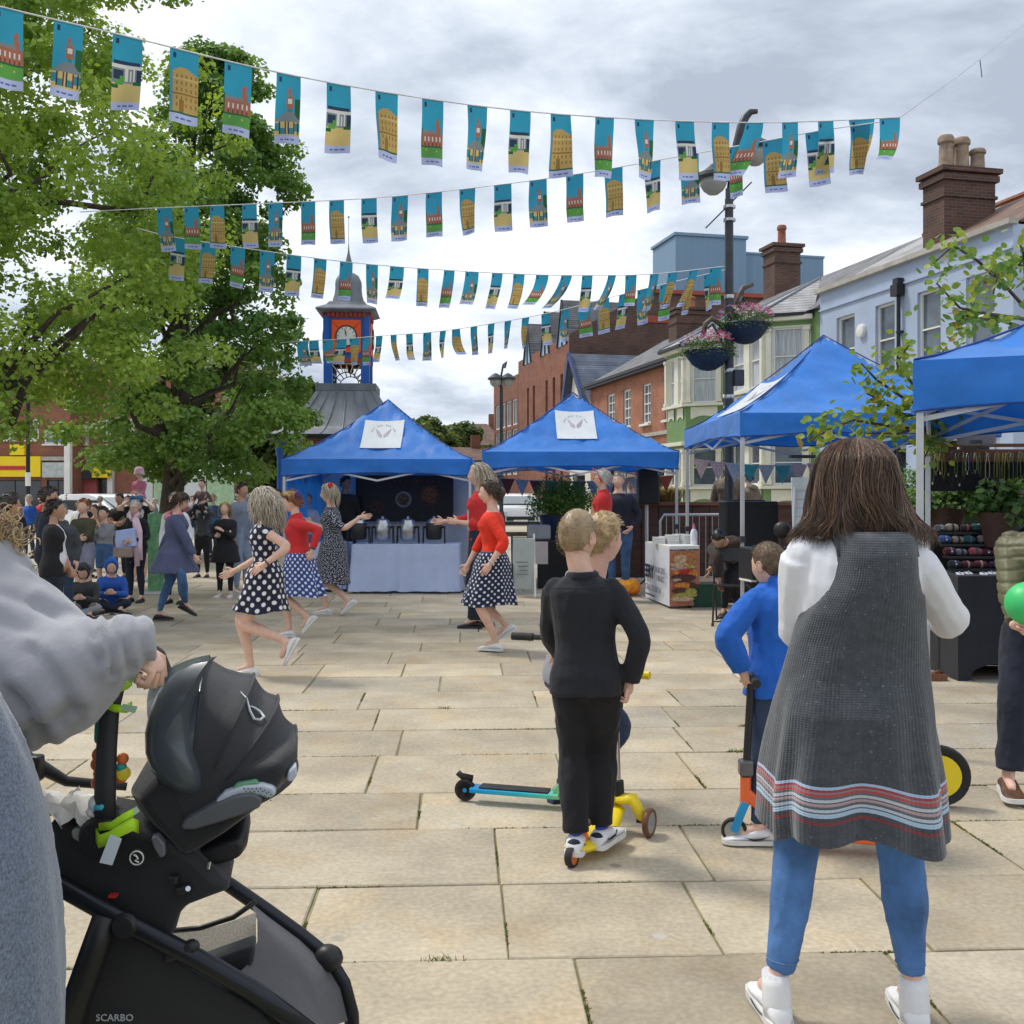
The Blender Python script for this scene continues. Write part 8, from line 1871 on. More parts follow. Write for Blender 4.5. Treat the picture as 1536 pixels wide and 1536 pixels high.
B1.hair(H_buzz, 'short', .009, 700, th=.005, r=.0011, wave=.0, top_=1.6, rough=.001, sub=5, name='cropped_hair')
def skate_shoes(pr):
 pr.shoes(mat('white leather', (.66, .66, .67), .45, .04, 9), M_sole, L=.27, w=.049, top=mat('pale laces', (.6, .6, .62), .8))
 for k in 'LR':
  an = pr.leg[k][2]; d = pr.footdir(k); up = Vector((0, 0, 1)); up = (up - d*up.dot(d)).normalized(); rt = d.cross(up); o = an - up*.085
  for col, ys, zc, nm in ((M_navy, (-.078, -.03), .055, 'heel_panel'), (M_navy, (.115, .195), .032, 'toe_cap')):
   mb = MB(); mb.ball(o + d*(ys[0]+ys[1])/2 + up*zc, (.0405, abs(ys[1]-ys[0])*.55, .028 if zc > .04 else .017), 8, 14, rot=Matrix((rt, d, up)).transposed()); pr.tr(mb).build(nm, col, pr.root, 180)
  for sg in (-1, 1):
   mb = MB(); mb.tube([o + d*(-.045) + rt*.043*sg + up*.052, o + d*.0 + rt*.046*sg + up*.040, o + d*.05 + rt*.047*sg + up*.046, o + d*.10 + rt*.043*sg + up*.060], [.004, .010, .012, .003], 6, flat=.35); pr.tr(mb).build('side_flash', M_blk, pr.root, 180)
  mb = MB(); mb.ball(o + d*.0 + up*.098, (.034, .05, .016), 8, 12, rot=Matrix((rt, d, up)).transposed()); pr.tr(mb).build('tongue', mat('blue tongue', (.03, .06, .30), .6), pr.root, 180)
skate_shoes(B1)
def m_rainbow():
 m = mat('oil slick metal', (.1, .4, .6), .22, .05, 3, metal=.85); N, L, b = nodes_of(m); tc = N.new('ShaderNodeTexCoord'); sp = N.new('ShaderNodeSeparateXYZ'); L(tc.outputs['Object'], sp.inputs[0])
 mr = N.new('ShaderNodeMapRange'); mr.inputs[1].default_value = -.5; mr.inputs[2].default_value = .08; L(sp.outputs[0], mr.inputs[0]); r = N.new('ShaderNodeValToRGB'); e = r.color_ramp.elements; e[0].color = (.02, .30, .75, 1); e[1].color = (.30, .08, .5, 1)
 for p_, c in ((.45, (.04, .45, .65, 1)), (.75, (.12, .62, .5, 1)), (.88, (.35, .65, .25, 1))): k = e.new(p_); k.color = c
 L(mr.outputs[0], r.inputs[0]); L(r.outputs[0], b.inputs['Base Color']); return m
M_rb = m_rainbow()
s2 = empty('kick_scooter', G(842, 1212), 0, 'blue and green metallic stunt scooter with black wheels beside the boy in the grey hoodie', 'scooter')
ra = Z(s2, 698, 1181, .12); ra.z = .055; rb = Vector((0.0, 0, .075)); d2 = (rb - ra); d2.z = 0; d2.normalize(); n2 = Vector((-d2.y, d2.x, 0))
wheel(s2, ra, n2, .055, .024, M_rub, M_rb, 6); MB().bar(ra + d2*.03 + Vector((0, 0, .01)), rb - Vector((0, 0, .012)), .085, .028).build('deck', M_rb, s2, bev=.008); MB().bar(ra + d2*.08 + Vector((0, 0, .027)), rb + Vector((0, 0, .006)) - d2*.06, .08, .003).build('grip_tape', M_rub, s2)
MB().tube([ra + Vector((0, 0, .06)) + d2*.04, ra + Vector((0, 0, .068)) - d2*.02, ra + Vector((0, 0, .085)) - d2*.04], .006, 6, flat=3).build('fender', M_plk, s2, 180)
hd = rb + d2*.12; MB().bar(rb - d2*.03, hd + Vector((0, 0, .16)), .04, .045).build('down_tube', M_rb, s2, bev=.008)
fwc = hd + d2*.05; fwc.z = .055; wheel(s2, fwc, n2, .055, .024, M_rub, M_rb, 6);
for sg in (-1, 1): MB().bar(fwc + n2*.022*sg, hd + n2*.018*sg + Vector((0, 0, .10)), .012, .03).build('fork_blade', M_rb, s2)
MB().tube([hd + Vector((0, 0, .09)), hd + Vector((0, 0, .20))], .022, 12).build('head_tube', M_rb, s2); MB().box(hd + Vector((0, 0, .24)), (.06, .06, .07)).build('clamp', M_plk, s2, bev=.01)
hz = CH - (955 - HY)/F*s2.location.y; MB().tube([hd + Vector((0, 0, .18)), Vector((Z(s2, 834, 957, .02).x, hd.y, hz))], .017, 12).build('bar_stem', M_plk, s2)
hc = Vector((Z(s2, 834, 957, .02).x, hd.y - .02, hz)); g0 = Z(s2, 768, 957, .02); hv = (hc - g0)*Vector((1, 1, 0)); hv = Vector((hc.x - g0.x, hc.y - g0.y, 0)); MB().tube([hc - hv, hc + hv], .014, 8).build('handlebar', M_plk, s2)
for sg in (-1, 1): MB().tube([hc + hv*sg*.52, hc + hv*sg], .019, 12).build('grip', M_rub, s2)
B2 = Person('boy with spiky fair hair in a grey hoodie facing right behind the boy in black', 872, None, None, -62, h=1.49, d=5.05, fem=False, kid=1.16, vox=.009, pose=dict(ankL=(842, 1186, .1), ankR=(868, 1180, .0), neck=(896, 856, 0), pel=(858, 1010, 0), wriL=(880, 965, .3), wriR=(835, 962, -.08), elbR=(812, 920, -.05), head=(906, 810, -.05), hyaw=4, brow=H_fair))
B2.body(4, sk=SK_p); B2.top(cloth('grey marl hoodie', (0.27, 0.28, 0.31), bump=.4, bscale=20), .96, -.05, .026, .02, name='hoodie', vox=.009, fold=.007); B2.trousers(M_denimd, .97, .014, vox=.010); B2.shoes(cloth('dark blue trainers', (.03, .05, .10)), M_sole)
mb_ = MB(); mb_.tube([B2.nb + B2.MT @ Vector((.085*math.cos(a), -.075 + .085*math.sin(a), .012 - .02*math.sin(a))) for a in [q*PI/9 for q in range(18)]], .022, 8, closed=True, flat=1.5); mb_.ball(B2.nb + B2.MT @ Vector((0, -.12, -.05)), (.085, .055, .075)); B2.tr(mb_); displace(me := remesh(mb_, .008, 2), lambda c: .004*noise.noise(Vector(c)*20)); link_me(me, 'hood', MATS['grey marl hoodie'], B2.root)
B2.hair(H_fair, 'short', .028, 600, th=.011, r=.0022, wave=.002, top_=1.6, sub=5, rough=.005)
s3 = empty('kick_scooter', G(1165, 1268), 0, 'orange and black stunt scooter with a blue fork partly behind the brown haired woman', 'scooter')
fw3 = Z(s3, 1101, 1229, 0.02); fw3.z = .06; re3 = Z(s3, 1352, 1274, -.14); re3.z = .055; d3 = (fw3 - re3); d3.z = 0; d3.normalize(); n3 = Vector((-d3.y, d3.x, 0)); hl3 = fw3 - d3*.05 + Vector((0, 0, .18))
wheel(s3, fw3, n3, .056, .024, M_rub, M_steel, 5); wheel(s3, re3, n3, .055, .024, M_rub, M_steel, 5); M_org = mat('orange metal', (.75, .13, .03), .3, .04, 3, coat=.5); M_cy = mat('bright blue metal', (.02, .30, .60), .3)
MB().bar(re3 + d3*.05 + Vector((0, 0, .012)), fw3 - d3*.22 + Vector((0, 0, .015)), .10, .03).build('deck', M_org, s3, bev=.008); MB().bar(re3 + d3*.08 + Vector((0, 0, .029)), fw3 - d3*.25 + Vector((0, 0, .032)), .09, .003).build('grip_tape', M_rub, s3); MB().bar(fw3 - d3*.23 + Vector((0, 0, .02)), hl3 + Vector((0, 0, -.01)), .04, .05).build('down_tube', M_org, s3, bev=.01)
for sg in (-1, 1): MB().bar(fw3 + n3*.022*sg, hl3 + n3*.018*sg - Vector((0, 0, .05)), .012, .034).build('fork_blade', M_cy, s3)
MB().tube([hl3 - Vector((0, 0, .06)), hl3 + Vector((0, 0, .06))], .024, 12).build('head_tube', M_org, s3); MB().box(hl3 + Vector((0, 0, .10)), (.06, .06, .07)).build('clamp', mat('dark steel', (.15, .15, .16), .3, metal=.7), s3, bev=.01)
hz3 = CH - (1016 - HY)/F*(s3.location.y); tp3 = Vector((hl3.x + .03, hl3.y + .02, hz3)); MB().tube([hl3 + Vector((0, 0, .05)), tp3], .017, 12).build('bar_stem', M_plk, s3); MB().tube([tp3 - Vector((.02, .18, 0)), tp3 + Vector((.04, .30, 0))], .013, 8).build('handlebar', M_plk, s3); MB().tube([tp3 - Vector((.022, .19, 0)), tp3 - Vector((.008, .07, 0))], .019, 10).build('grip', M_rub, s3); MB().tube([tp3 + Vector((.03, .20, 0)), tp3 + Vector((.042, .32, 0))], .019, 10).build('grip', M_rub, s3)
M_bl3 = cloth('royal blue hooded top', (0.012, 0.115, 0.50), bump=.5, bscale=8)
B3 = Person('boy in a royal blue hooded top holding the orange scooter beside the brown haired woman', 1170, None, None, 25, h=1.36, d=4.62, fem=False, kid=1.1, vox=.008, build=1.05, pose=dict(ankL=(1140, 1245, -.12), ankR=(1195, 1235, .1), fyawL=60, fyawR=20, wriL=(1116, 1012, -.10), elbL=(1100, 960, -.12), wriR=(1130, 1005, .35), hyaw=10, hpitch=8, head=(1152, 848, 0), brow=H_brown, curlL=1.2))
B3.body(4); B3.top(M_bl3, .95, -.13, .032, .022, name='hooded_top', vox=.008, fold=.016, fs=8, hood=True, flare=.10, puff=.008); B3.trousers(M_denimd, .97, .014, vox=.010); B3.hair(mat('short light brown hair', (.13, .085, .05), .6, .3, 60), 'short', .010, 600, th=.006, r=.0012, wave=.0, top_=.8, sub=5, rough=.001)
B3.shoes(mat('white leather', (.66, .66, .67), .45), M_sole, w=.05)
an = B3.leg['L'][2]; dd_ = B3.footdir('L'); up = Vector((0, 0, 1)); rt = dd_.cross(up); o_ = an - up*.085
mb_ = MB(); mb_.tube([o_ + dd_*.09 - rt*.0455 + up*.045, o_ + dd_*.04 - rt*.047 + up*.030, o_ + dd_*.0 - rt*.045 + up*.035, o_ - dd_*.05 - rt*.043 + up*.055], [.003, .010, .009, .002], 6, flat=.3); B3.tr(mb_).build('side_flash', M_blk, B3.root, 180)
bk = empty('balance_bike', G(1408, 1209), 0, 'small balance bike with black tyres and yellow wheels, mostly hidden behind the grey knitted dress', 'bicycle'); rk = 46/F*bk.location.y
for x_ in (0, -.52):
 c = Vector((x_, .0, rk)); o = MB(); o.lathe([(rk*.68, -.012), (rk*.8, -.026), (rk*.95, -.026), (rk, 0), (rk*.95, .026), (rk*.8, .026), (rk*.68, .012), (rk*.68, -.012)], c, 30, axis=(.2, 1, 0)); wo = o.build('wheel', M_rub, bk, 60); m = MB(); m.lathe([(rk*.69, -.02), (rk*.3, -.012), (.02, -.028), (.02, .028), (rk*.3, .012), (rk*.69, .02)], c, 26, axis=(.2, 1, 0)); m.build('wheel_disc', M_yelp, wo, 60)
MB().tube([(-.52, 0, rk), (-.38, 0, .33), (-.1, 0, .36), (0, 0, rk)], .018, 10).build('frame', M_yelp, bk, 180); MB().box((-.38, 0, .40), (.2, .11, .05)).build('saddle', M_rub, bk, bev=.02); MB().tube([(-.1, 0, .35), (-.13, 0, .52)], .014, 8).build('stem', M_rub, bk); MB().tube([(-.13, -.18, .53), (-.13, .18, .53)], .014, 8).build('handlebar', M_rub, bk)
M_oq = cloth('olive quilted nylon', (0.115, 0.11, 0.05), .5, .12, 4, .3, 30)
B4 = Person('person in an olive quilted jacket holding a green ball at the right edge', 1568, None, None, 150, h=1.60, d=5.25, fem=False, vox=.010, build=1.05, pose=dict(ankL=(1560, 1165, .15), ankR=(1512, 1166, -.05), wriR=(1530, 962, -.28), elbR=(1494, 930, -.12), wriL=(1552, 968, -.3), elbL=(1600, 920, -.1), fyawR=15, curlR=.5, curlL=.5, hdirR=(.9, -.2, -.25), hdirL=(-.9, -.2, -.25), palmR=(.1, 1, .4), palmL=(-.1, 1, .4)))
B4.body(4, sk=SK_p); B4.top(M_oq, .95, -.08, .036, .032, name='quilted_jacket', vox=.010, fold=.004, collar=.1, extra=lambda c: -.010*max(0, math.cos(c[2]*2*PI/.055 + 2.0*noise.noise(Vector(c)*6)))**6); B4.trousers(M_navy, .955, .022, .02, vox=.011, fold=.014, rs=1.15); B4.hair(H_brown, 'short', .05, 60)
mb_ = MB(); B4.torso(mb_, -.14, -.05, .030); B4.garment('red_top_hem', mb_, M_red, fold=.004)
B4.shoes(mat('brown and black boots', (.10, .045, .02), .6, .3, 14), M_sole, w=.052, top=M_blk)
gbl = empty('green_ball', P(1541, 905, 4.93), 0, 'bright green ribbed ball held by the person in the olive jacket', 'ball'); m = MB(); m.ball((0, 0, 0), .105, 16, 32); me = m.mesh('b', M_oq); displace(me, lambda c: -.004*abs(math.sin(math.atan2(c[1], c[0])*7))**.5 * 1.0); link_me(me, 'ball', mat('green rubber', (.05, .55, .16), .45, .05, 4), gbl)
WD = 3.0; M_rib = cloth('white ribbed jersey', (0.70, 0.71, 0.76), .8, .03, 4, .2, 60)
def m_knit():
 m = cloth('grey knitted wool', (0.055, 0.063, 0.076), .95, .15, 40, .2, 60, sheen=.4); N, L, b = nodes_of(m)
 uv = N.new('ShaderNodeUVMap'); sp = N.new('ShaderNodeSeparateXYZ'); L(uv.outputs[0], sp.inputs[0])
 tc = N.new('ShaderNodeTexCoord'); vo = N.new('ShaderNodeTexNoise'); vo.inputs['Scale'].default_value = 130; vo.inputs['Detail'].default_value = 2; L(tc.outputs['Object'], vo.inputs['Vector'])
 mr = N.new('ShaderNodeMapRange'); mr.inputs[1].default_value = .66; mr.inputs[2].default_value = .74; L(vo.outputs[0], mr.inputs[0])
 src = b.inputs['Base Color'].links[0].from_socket; mx = N.new('ShaderNodeMix'); mx.data_type = 'RGBA'; L(mr.outputs[0], mx.inputs[0]); L(src, mx.inputs[6]); mx.inputs[7].default_value = (.17, .19, .21, 1)
 r = N.new('ShaderNodeValToRGB'); r.color_ramp.interpolation = 'CONSTANT'; e = r.color_ramp.elements
 G_ = (.0, 0, 0, 0); st = [(0, None), (.062, (.20, .03, .035)), (.070, None), (.082, (.35, .48, .62)), (.090, (.10, .11, .13)), (.096, (.42, .5, .6)), (.104, (.10, .11, .13)), (.110, (.40, .28, .30)), (.118, (.10, .11, .13)), (.124, (.45, .5, .56)), (.131, (.12, .12, .14)), (.137, (.40, .06, .06)), (.146, (.20, .22, .25)), (.150, (.30, .05, .06)), (.158, (.34, .48, .66)), (.166, None)]
 e[0].position = 0; e[0].color = (0, 0, 0, 0); e[1].position = .062; e[1].color = (.2, .03, .035, 1)
 for p_, c in st[2:]: k = e.new(p_); k.color = (*c, 1) if c else (0, 0, 0, 0)
 L(sp.outputs[1], r.inputs[0]); mx2 = N.new('ShaderNodeMix'); mx2.data_type = 'RGBA'; L(r.outputs['Alpha'], mx2.inputs[0]); L(mx.outputs[2], mx2.inputs[6]); L(r.outputs[0], mx2.inputs[7]); L(mx2.outputs[2], b.inputs['Base Color'])
 w1 = N.new('ShaderNodeMath'); w1.operation = 'MULTIPLY'; w1.inputs[1].default_value = 900; L(sp.outputs[1], w1.inputs[0]); s1_ = N.new('ShaderNodeMath'); s1_.operation = 'SINE'; L(w1.outputs[0], s1_.inputs[0])
 ad = N.new('ShaderNodeMath'); ad.operation = 'ADD'; L(s1_.outputs[0], ad.inputs[0]); ad2 = N.new('ShaderNodeMath'); ad2.operation = 'MULTIPLY'; ad2.inputs[1].default_value = 1.5; L(vo.outputs[0], ad2.inputs[0]); L(ad2.outputs[0], ad.inputs[1])
 bp = N.new('ShaderNodeBump'); bp.inputs['Strength'].default_value = .35; bp.inputs['Distance'].default_value = .0012; L(ad.outputs[0], bp.inputs['Height']); L(bp.outputs[0], b.inputs['Normal']); return m
M_knit = m_knit()
W = Person('woman with long brown hair seen from behind in a grey knitted dress and jeans', 1262, None, None, 0, h=1.70, d=WD, fem=True, vox=.0075, build=1.12,
 pose=dict(lrs=.84, pel=(1278, 1058, 0), neck=(1290, 792, .02), ankL=(1163, 1486, .0), kneL=(1186, 1300, .4), ankR=(1370, 1494, -.02), kneR=(1345, 1310, .4), fyawL=3, fyawR=-8, head=(1288, 722, .03), hpitch=4,
 elbL=(1162, 948, -.02), wriL=(1245, 885, .27), elbR=(1448, 938, .0), wriR=(1352, 868, .33), curlL=1.0, curlR=1.0, hdirL=(.3, .2, 1), hdirR=(-.3, .2, 1)))
W.bw = 1.0; W.body(4); W.bw = 1.12; W.bw = .96; W.trousers(cloth('stretch blue denim', (0.07, 0.18, 0.42), .8, .3, 5, .35, 70), .925, .013, name='jeans', vox=.0075, fold=.009, fs=11, rs=1.12, waist=-.02, flare=-.014); W.bw = 1.12
def wrinkle(c): return .0035*math.sin(c[2]*70 + 6*noise.noise(Vector(c)*7))*max(0, noise.noise(Vector(c)*5) + .1)
W.top(M_rib, .98, .14, .014, .016, name='ribbed_top', vox=.0075, fold=.004, fs=9, collar=.10, upper=.50, extra=wrinkle)
def wz(py): return CH - (py - HY)/F*WD
def wx(px): return (px - 1262)/F*WD
prof = [(796, 1303, 66, .10, -.01), (806, 1303, 63, .125, -.015), (830, 1302, 66, .145, -.02), (862, 1299, 71, .152, -.02), (890, 1295, 82, .154, -.02), (915, 1290, 94, .152, -.015), (960, 1287, 104, .146, -.005), (1010, 1281, 112, .150, -.01), (1060, 1277, 122, .175, -.02), (1110, 1277, 130, .180, -.02), (1170, 1277, 139, .190, -.015), (1238, 1279, 141, .20, -.01)]
nd = 460; rows = []; M_ = 110
def prow(t):
 y = prof[0][0] + (prof[-1][0] - prof[0][0])*t
 for i in range(len(prof)-1):
  if prof[i][0] <= y <= prof[i+1][0]:
   q = (y - prof[i][0])/(prof[i+1][0] - prof[i][0]); q = q; return [prof[i][k]*(1-q) + prof[i+1][k]*q for k in range(5)]
 return prof[-1]
for i in range(M_ + 1):
 t = i/M_; y, cx_, hw, dp, cy = prow(t); row = []
 for j in range(nd + 1):
  a = 2*PI*j/nd; drp = max(0, (t - .45)/.55)
  rib = .0024*abs(math.sin(a*56))**.6 - .001
  wv = .019*drp**1.2*(math.sin(5*a + .6 + .5*math.sin(t*4)) + .6*math.sin(9*a + 2.2) + .35*math.sin(14*a + 3*t)) + .010*noise.noise(Vector((a*2, t*5, 3)))*(1 if t > .2 else 0)
  sx = math.copysign(abs(math.cos(a))**.88, math.cos(a)); sy = math.copysign(abs(math.sin(a))**.95, math.sin(a))
  R1 = hw*.945/F*WD + rib + wv; R2 = dp + rib + wv
  z = wz(y);
  hemd = (-.035*max(0, math.cos(a + .35))**3 + .012*math.sin(3*a + 1) + .010*math.sin(7*a))*drp
  row.append(Vector((wx(cx_) + sx*R1, cy + sy*R2, z + hemd)))
 rows.append(row)
dr_ = MB(); dr_.sheet(rows, uvf=lambda i, j: (j/nd, (1 - i/M_)*.88)); do_ = dr_.build('knitted_dress', M_knit, W.root, 180)
for sg, cxp in ((-1, 1252), (1, 1352)):      # shoulder straps
 MB().tube([(wx(cxp), .09, wz(820)), (wx(cxp), .05, wz(800)), (wx(cxp), .0, wz(796)), (wx(cxp), -.06, wz(806)), (wx(cxp), -.085, wz(832))], .020, 12, flat=.5).build('shoulder_strap', M_knit, W.root, 180)
cw = MB(); cw.tube([Vector((wx(1295) + .070*math.cos(a), .0 + .066*math.sin(a), wz(800) + .012*math.sin(a))) for a in [q*PI/12 for q in range(24)]], .014, 10, closed=True, flat=1.3); cw.build('roll_collar', M_knit, W.root, 180)
HM = [m_hair('chestnut hair dark', (0.065, 0.038, 0.026)), m_hair('chestnut hair mid', (0.125, 0.073, 0.048)), m_hair('chestnut hair light', (0.25, 0.145, 0.085))]
for m in HM: m.node_tree.nodes['Principled BSDF'].inputs['Roughness'].default_value = .36
hp = [(655, 1290, 6), (659, 1290, 26), (668, 1290, 42), (685, 1290, 55), (710, 1289, 63), (740, 1289, 68), (765, 1292, 74), (785, 1295, 80), (800, 1296, 85), (812, 1297, 84)]
def hrow(y):
 y = max(655, min(812, y))
 for i in range(len(hp)-1):
  if hp[i][0] <= y <= hp[i+1][0]:
   q = (y - hp[i][0])/(hp[i+1][0]-hp[i][0]); return [hp[i][k]*(1-q) + hp[i+1][k]*q for k in range(3)]
hc_y = .03
def hairpt(y, a, off=0):
 _, cx_, hw = hrow(y); r1 = hw/F*WD + off; t = (y - 655)/157; r2 = (.105*min(1, (t*5)**.5) if t < .2 else .105 + .02*t) + off; fl = sst(.75, 1, t)
 lobes = 1 + .045*math.sin(a*7 + 3*t) * min(1, t*2) + .03*math.sin(a*13 + 1 - 4*t)*t
 return Vector((wx(cx_) + math.cos(a)*r1*lobes, hc_y + math.sin(a)*r2*lobes, wz(y)))
rows = [[hairpt(655 + (804-655)*i/40, 2*PI*j/72, -.010) for j in range(73)] for i in range(41)]
hs_ = MB().sheet(rows).build('hair', HM[0], W.root, 180)
rg = random.Random(12)
for mi in range(3):
 lk = MB()
 for k in range((700, 750, 460)[mi]):
  a = rg.uniform(0, 2*PI) if mi < 2 else rg.choice((rg.uniform(-.9, .3), rg.uniform(PI - .3, PI + .9), rg.uniform(0, 2*PI)))
  if rg.random() < .35: a = rg.uniform(PI, 2*PI)
  y0 = 655 + 60*rg.random()**1.5; ye = 812 + rg.uniform(-26, 8) + (8 if abs(math.cos(a)) > .7 else 0); off = rg.uniform(-.008, .006); n = 15; pts = []; ph = rg.uniform(0, 6); sw = rg.choice((-1, 1))*rg.uniform(.05, .20); wvp = 3*math.sin(a*3) ; flip = rg.uniform(.4, 1.3)
  for j in range(n):
   t = j/(n-1); y = y0 + (ye - y0)*t; tt = (y - 655)/157; aa = a + sw*t**2*1.2 + .17*math.sin(tt*6.5 + wvp)*t + .012*math.sin(j*1.9 + ph)
   p = hairpt(y, aa, off + .004*math.sin(tt*7 + wvp + ph*.2)*t); ft = sst(.72, 1.05, tt)
   outv = Vector((math.cos(aa), math.sin(aa)*.5, 0)); p = p + outv*(.045*ft*flip*abs(math.cos(aa))) + Vector((0, 0, .010*ft*flip));
   pts.append(p)
  r0 = rg.uniform(.0008, .0016); lk.tube(pts, [r0*(.6 + .4*min(1, j/3))*(1 if j < n - 4 else (n - j)/5) for j in range(n)], 3)
 tag(lk.build('hair_strands', HM[mi], hs_, 180), kind='stuff')
W.shoes(mat('white canvas', (.70, .70, .71), .8, .04, 9, .3, 90), M_sole, boot=.05, w=.046, top=M_whc)
for k in 'LR':
 an = W.leg[k][2]; MB().tube([(an + Vector((0, 0, .02)))*W.s, (an + Vector((0, 0, .055)))*W.s], .040, 14).build('sock', M_whc, W.root, 180)
 hp_, kn, an_ = W.leg[k]; jn = [o for o in W.root.children if o.name.startswith('jeans')][0]; co_ = me_co(jn.data)/W.s; z1 = (kn.lerp(an_, .85)).z + .035; ax0 = kn.lerp(an_, .80)
 sel = co_[(abs(co_[:, 2] - z1) < .010) & (abs(co_[:, 0] - ax0.x) < .12)]; c = Vector(sel.mean(0)); pts = []
 for q in range(28):
  a = 2*PI*q/28; u = np.array([math.cos(a), math.sin(a)]); r_ = ((sel[:, :2] - np.array([c.x, c.y])) @ u).max(); pts.append(Vector((c.x + u[0]*r_*.985, c.y + u[1]*r_*.985, z1))*W.s)
 MB().tube(pts, .0022, 5, closed=True).build('hem_stitching', cloth('denim hem', (.10, .19, .36)), W.root, 180)
 sh_ = [o for o in W.root.children if o.name.startswith('shoe')][0 if k == 'L' else 1]; d = W.footdir(k); o_ = an - Vector((0, 0, .085)); rt = d.cross(Vector((0, 0, 1)))
 MB().tube([(o_ + d*y*.93 + rt*x*.93 + Vector((0, 0, .019)))*W.s for x, y in [(.052*math.sin(a)*(1 if math.cos(a) > -.5 else .9), .06 + .142*math.cos(a)) for a in [q*PI/16 for q in range(32)]]], .0022, 4, closed=True).build('sole_stripe', M_navy, sh_, 180)
ph_ = empty('phone', Matrix.Translation(W.root.location) @ Vector((wx(1300), .36, wz(850))), 0, 'phone held up in front of the brown haired woman, hidden by her body', 'phone'); MB().box((0, 0, 0), (.15, .009, .075)).build('phone_body', M_plk, ph_, bev=.004)
D0 = 1.60
ST = empty('pushchair', (P(260, 0, 1.8).x, 1.8, 0), 0, 'black pushchair chassis with basket in the left foreground', 'pushchair')
M_fab = cloth('black pushchair fabric', (0.016, 0.017, 0.020), .75, .12, 6, .25, 40, sheen=.15); M_frm = mat('dark anodised tube', (0.025, 0.028, 0.035), .28, .1, 3, metal=.5); M_gl = mat('satin graphite panel', (0.055, 0.068, 0.082), .32, .06, 2, coat=.3); M_gyf = cloth('dark grey basket cloth', (0.085, 0.085, 0.095), .8, .1, 5, .3, 50)
M_mesh = mat('silver mesh', (.75, .71, .63), .6, .2, 300, .5, 300, trans=.35); M_sil = mat('silver grey plastic', (.42, .46, .52), .3, .05, 4); M_lime = mat('lime webbing', (0.42, 0.72, 0.02), .6, .05, 30, .3, 90)
def S_(root, px, py, dd=0.0): return P(px, py, D0 + dd) - root.location
DV = Vector((-.20, .98, 0))
def extr(root, name, poly, d0, d1, mt, bev=.012, seg=3, parent=None, smooth=40, tap=None):
 "silhouette traced on the near side, given real depth; tap shrinks the far and near ends"
 a = [S_(root, x, y, d0) for x, y in poly]; n = len(a); c = sum(a, Vector())/n; D = d1 - d0; m = MB()
 st = ((0, tap*.5 + .5), (.12, 1), (.5, 1), (.85, (1 + tap)/2), (1, tap)) if tap else ((0, 1), (1, 1))
 m.loft([[c + (v - c)*k + DV*D*t for v in a] for t, k in st]); return m.build(name, mt, parent or root, smooth, bev=bev, seg=seg)
def tubep(root, name, pts, r, mt, n=12, flat=None, parent=None, dd=0.0):
 return MB().tube([S_(root, *p) if len(p) == 3 else S_(root, p[0], p[1], dd) for p in pts], r, n, flat=flat).build(name, mt, parent or root, 180)
tubep(ST, 'side_tube', [(-30, 1268), (90, 1328), (150, 1362), (210, 1394), (300, 1440), (380, 1486), (470, 1552)], .0125, M_frm, flat=1.3)
tubep(ST, 'side_tube', [(210, 1240), (300, 1300), (345, 1328), (400, 1366), (450, 1402), (490, 1434), (515, 1475), (527, 1520), (530, 1580)], .0115, M_frm, dd=.40, flat=1.3)
for dd in (0.0, .42):
 tubep(ST, 'rear_leg', [(160, 1370), (140, 1430), (115, 1500), (95, 1570), (80, 1650)], [.020, .022, .022, .022, .02], M_plk, dd=dd)
MB().ball(S_(ST, 492, 1437, .39), (.030, .024, .026)).build('hinge_cap', M_plk, ST, 180)
MB().lathe([(.018, 0), (.021, .010), (.016, .018)], S_(ST, 190, 1385, 0), 18, axis=(0, -1, 0)).build('fold_hub', M_plk, ST, 40)
tubep(ST, 'front_bumper', [(468, 1552, 0.0), (510, 1580, .2), (530, 1575, .40)], .0115, M_frm)
tubep(ST, 'push_arm', [(-40, 1095, .36), (20, 1128, .36), (60, 1150, .38), (100, 1172, .40), (190, 1180, .44)], [.016, .017, .014, .010, .008], M_plk)
MB().box(S_(ST, 52, 1152, .36), (.03, .03, .05)).build('handle_knob', M_plk, ST, bev=.006)
def bigwheel(px, py, dd, r):
 c = S_(ST, px, py, dd); o = MB(); o.lathe([(r*.80, -.018), (r*.92, -.026), (r, -.012), (r, .012), (r*.92, .026), (r*.80, .018), (r*.80, -.018)], c, 36, axis=(0, 1, 0)); wo = o.build('wheel', M_rub, ST, 50)
 m = MB(); m.lathe([(r*.82, -.012), (r*.74, -.012), (r*.74, .012), (r*.82, .012)], c, 36, axis=(0, 1, 0)); m.lathe([(r*.16, -.02), (r*.16, .02)], c, 16, axis=(0, 1, 0))
 for k in range(5): a = 2*PI*k/5; dv = Vector((math.cos(a), 0, math.sin(a))); m.bar(c + dv*r*.14, c + dv*r*.76, .016, .022, up=Vector((0, 1, 0)))
 m.build('rim', M_plk, wo, 40)
rwz = .145
for dd in (-.05, .47):
 c = S_(ST, 128, 0, dd); pyw = HY + (CH - rwz)*F/(D0 + dd); bigwheel(150 if dd < 0 else 150, pyw, dd, .145)
for dd in (.05, .38):
 pyw = HY + (CH - .10)*F/(D0 + dd); bigwheel(560, pyw, dd, .10)
tubep(ST, 'rear_axle', [(150, HY + (CH - rwz)*F/(D0 - .05), -.05), (150, HY + (CH - rwz)*F/(D0 + .47), .47)], .012, M_frm)
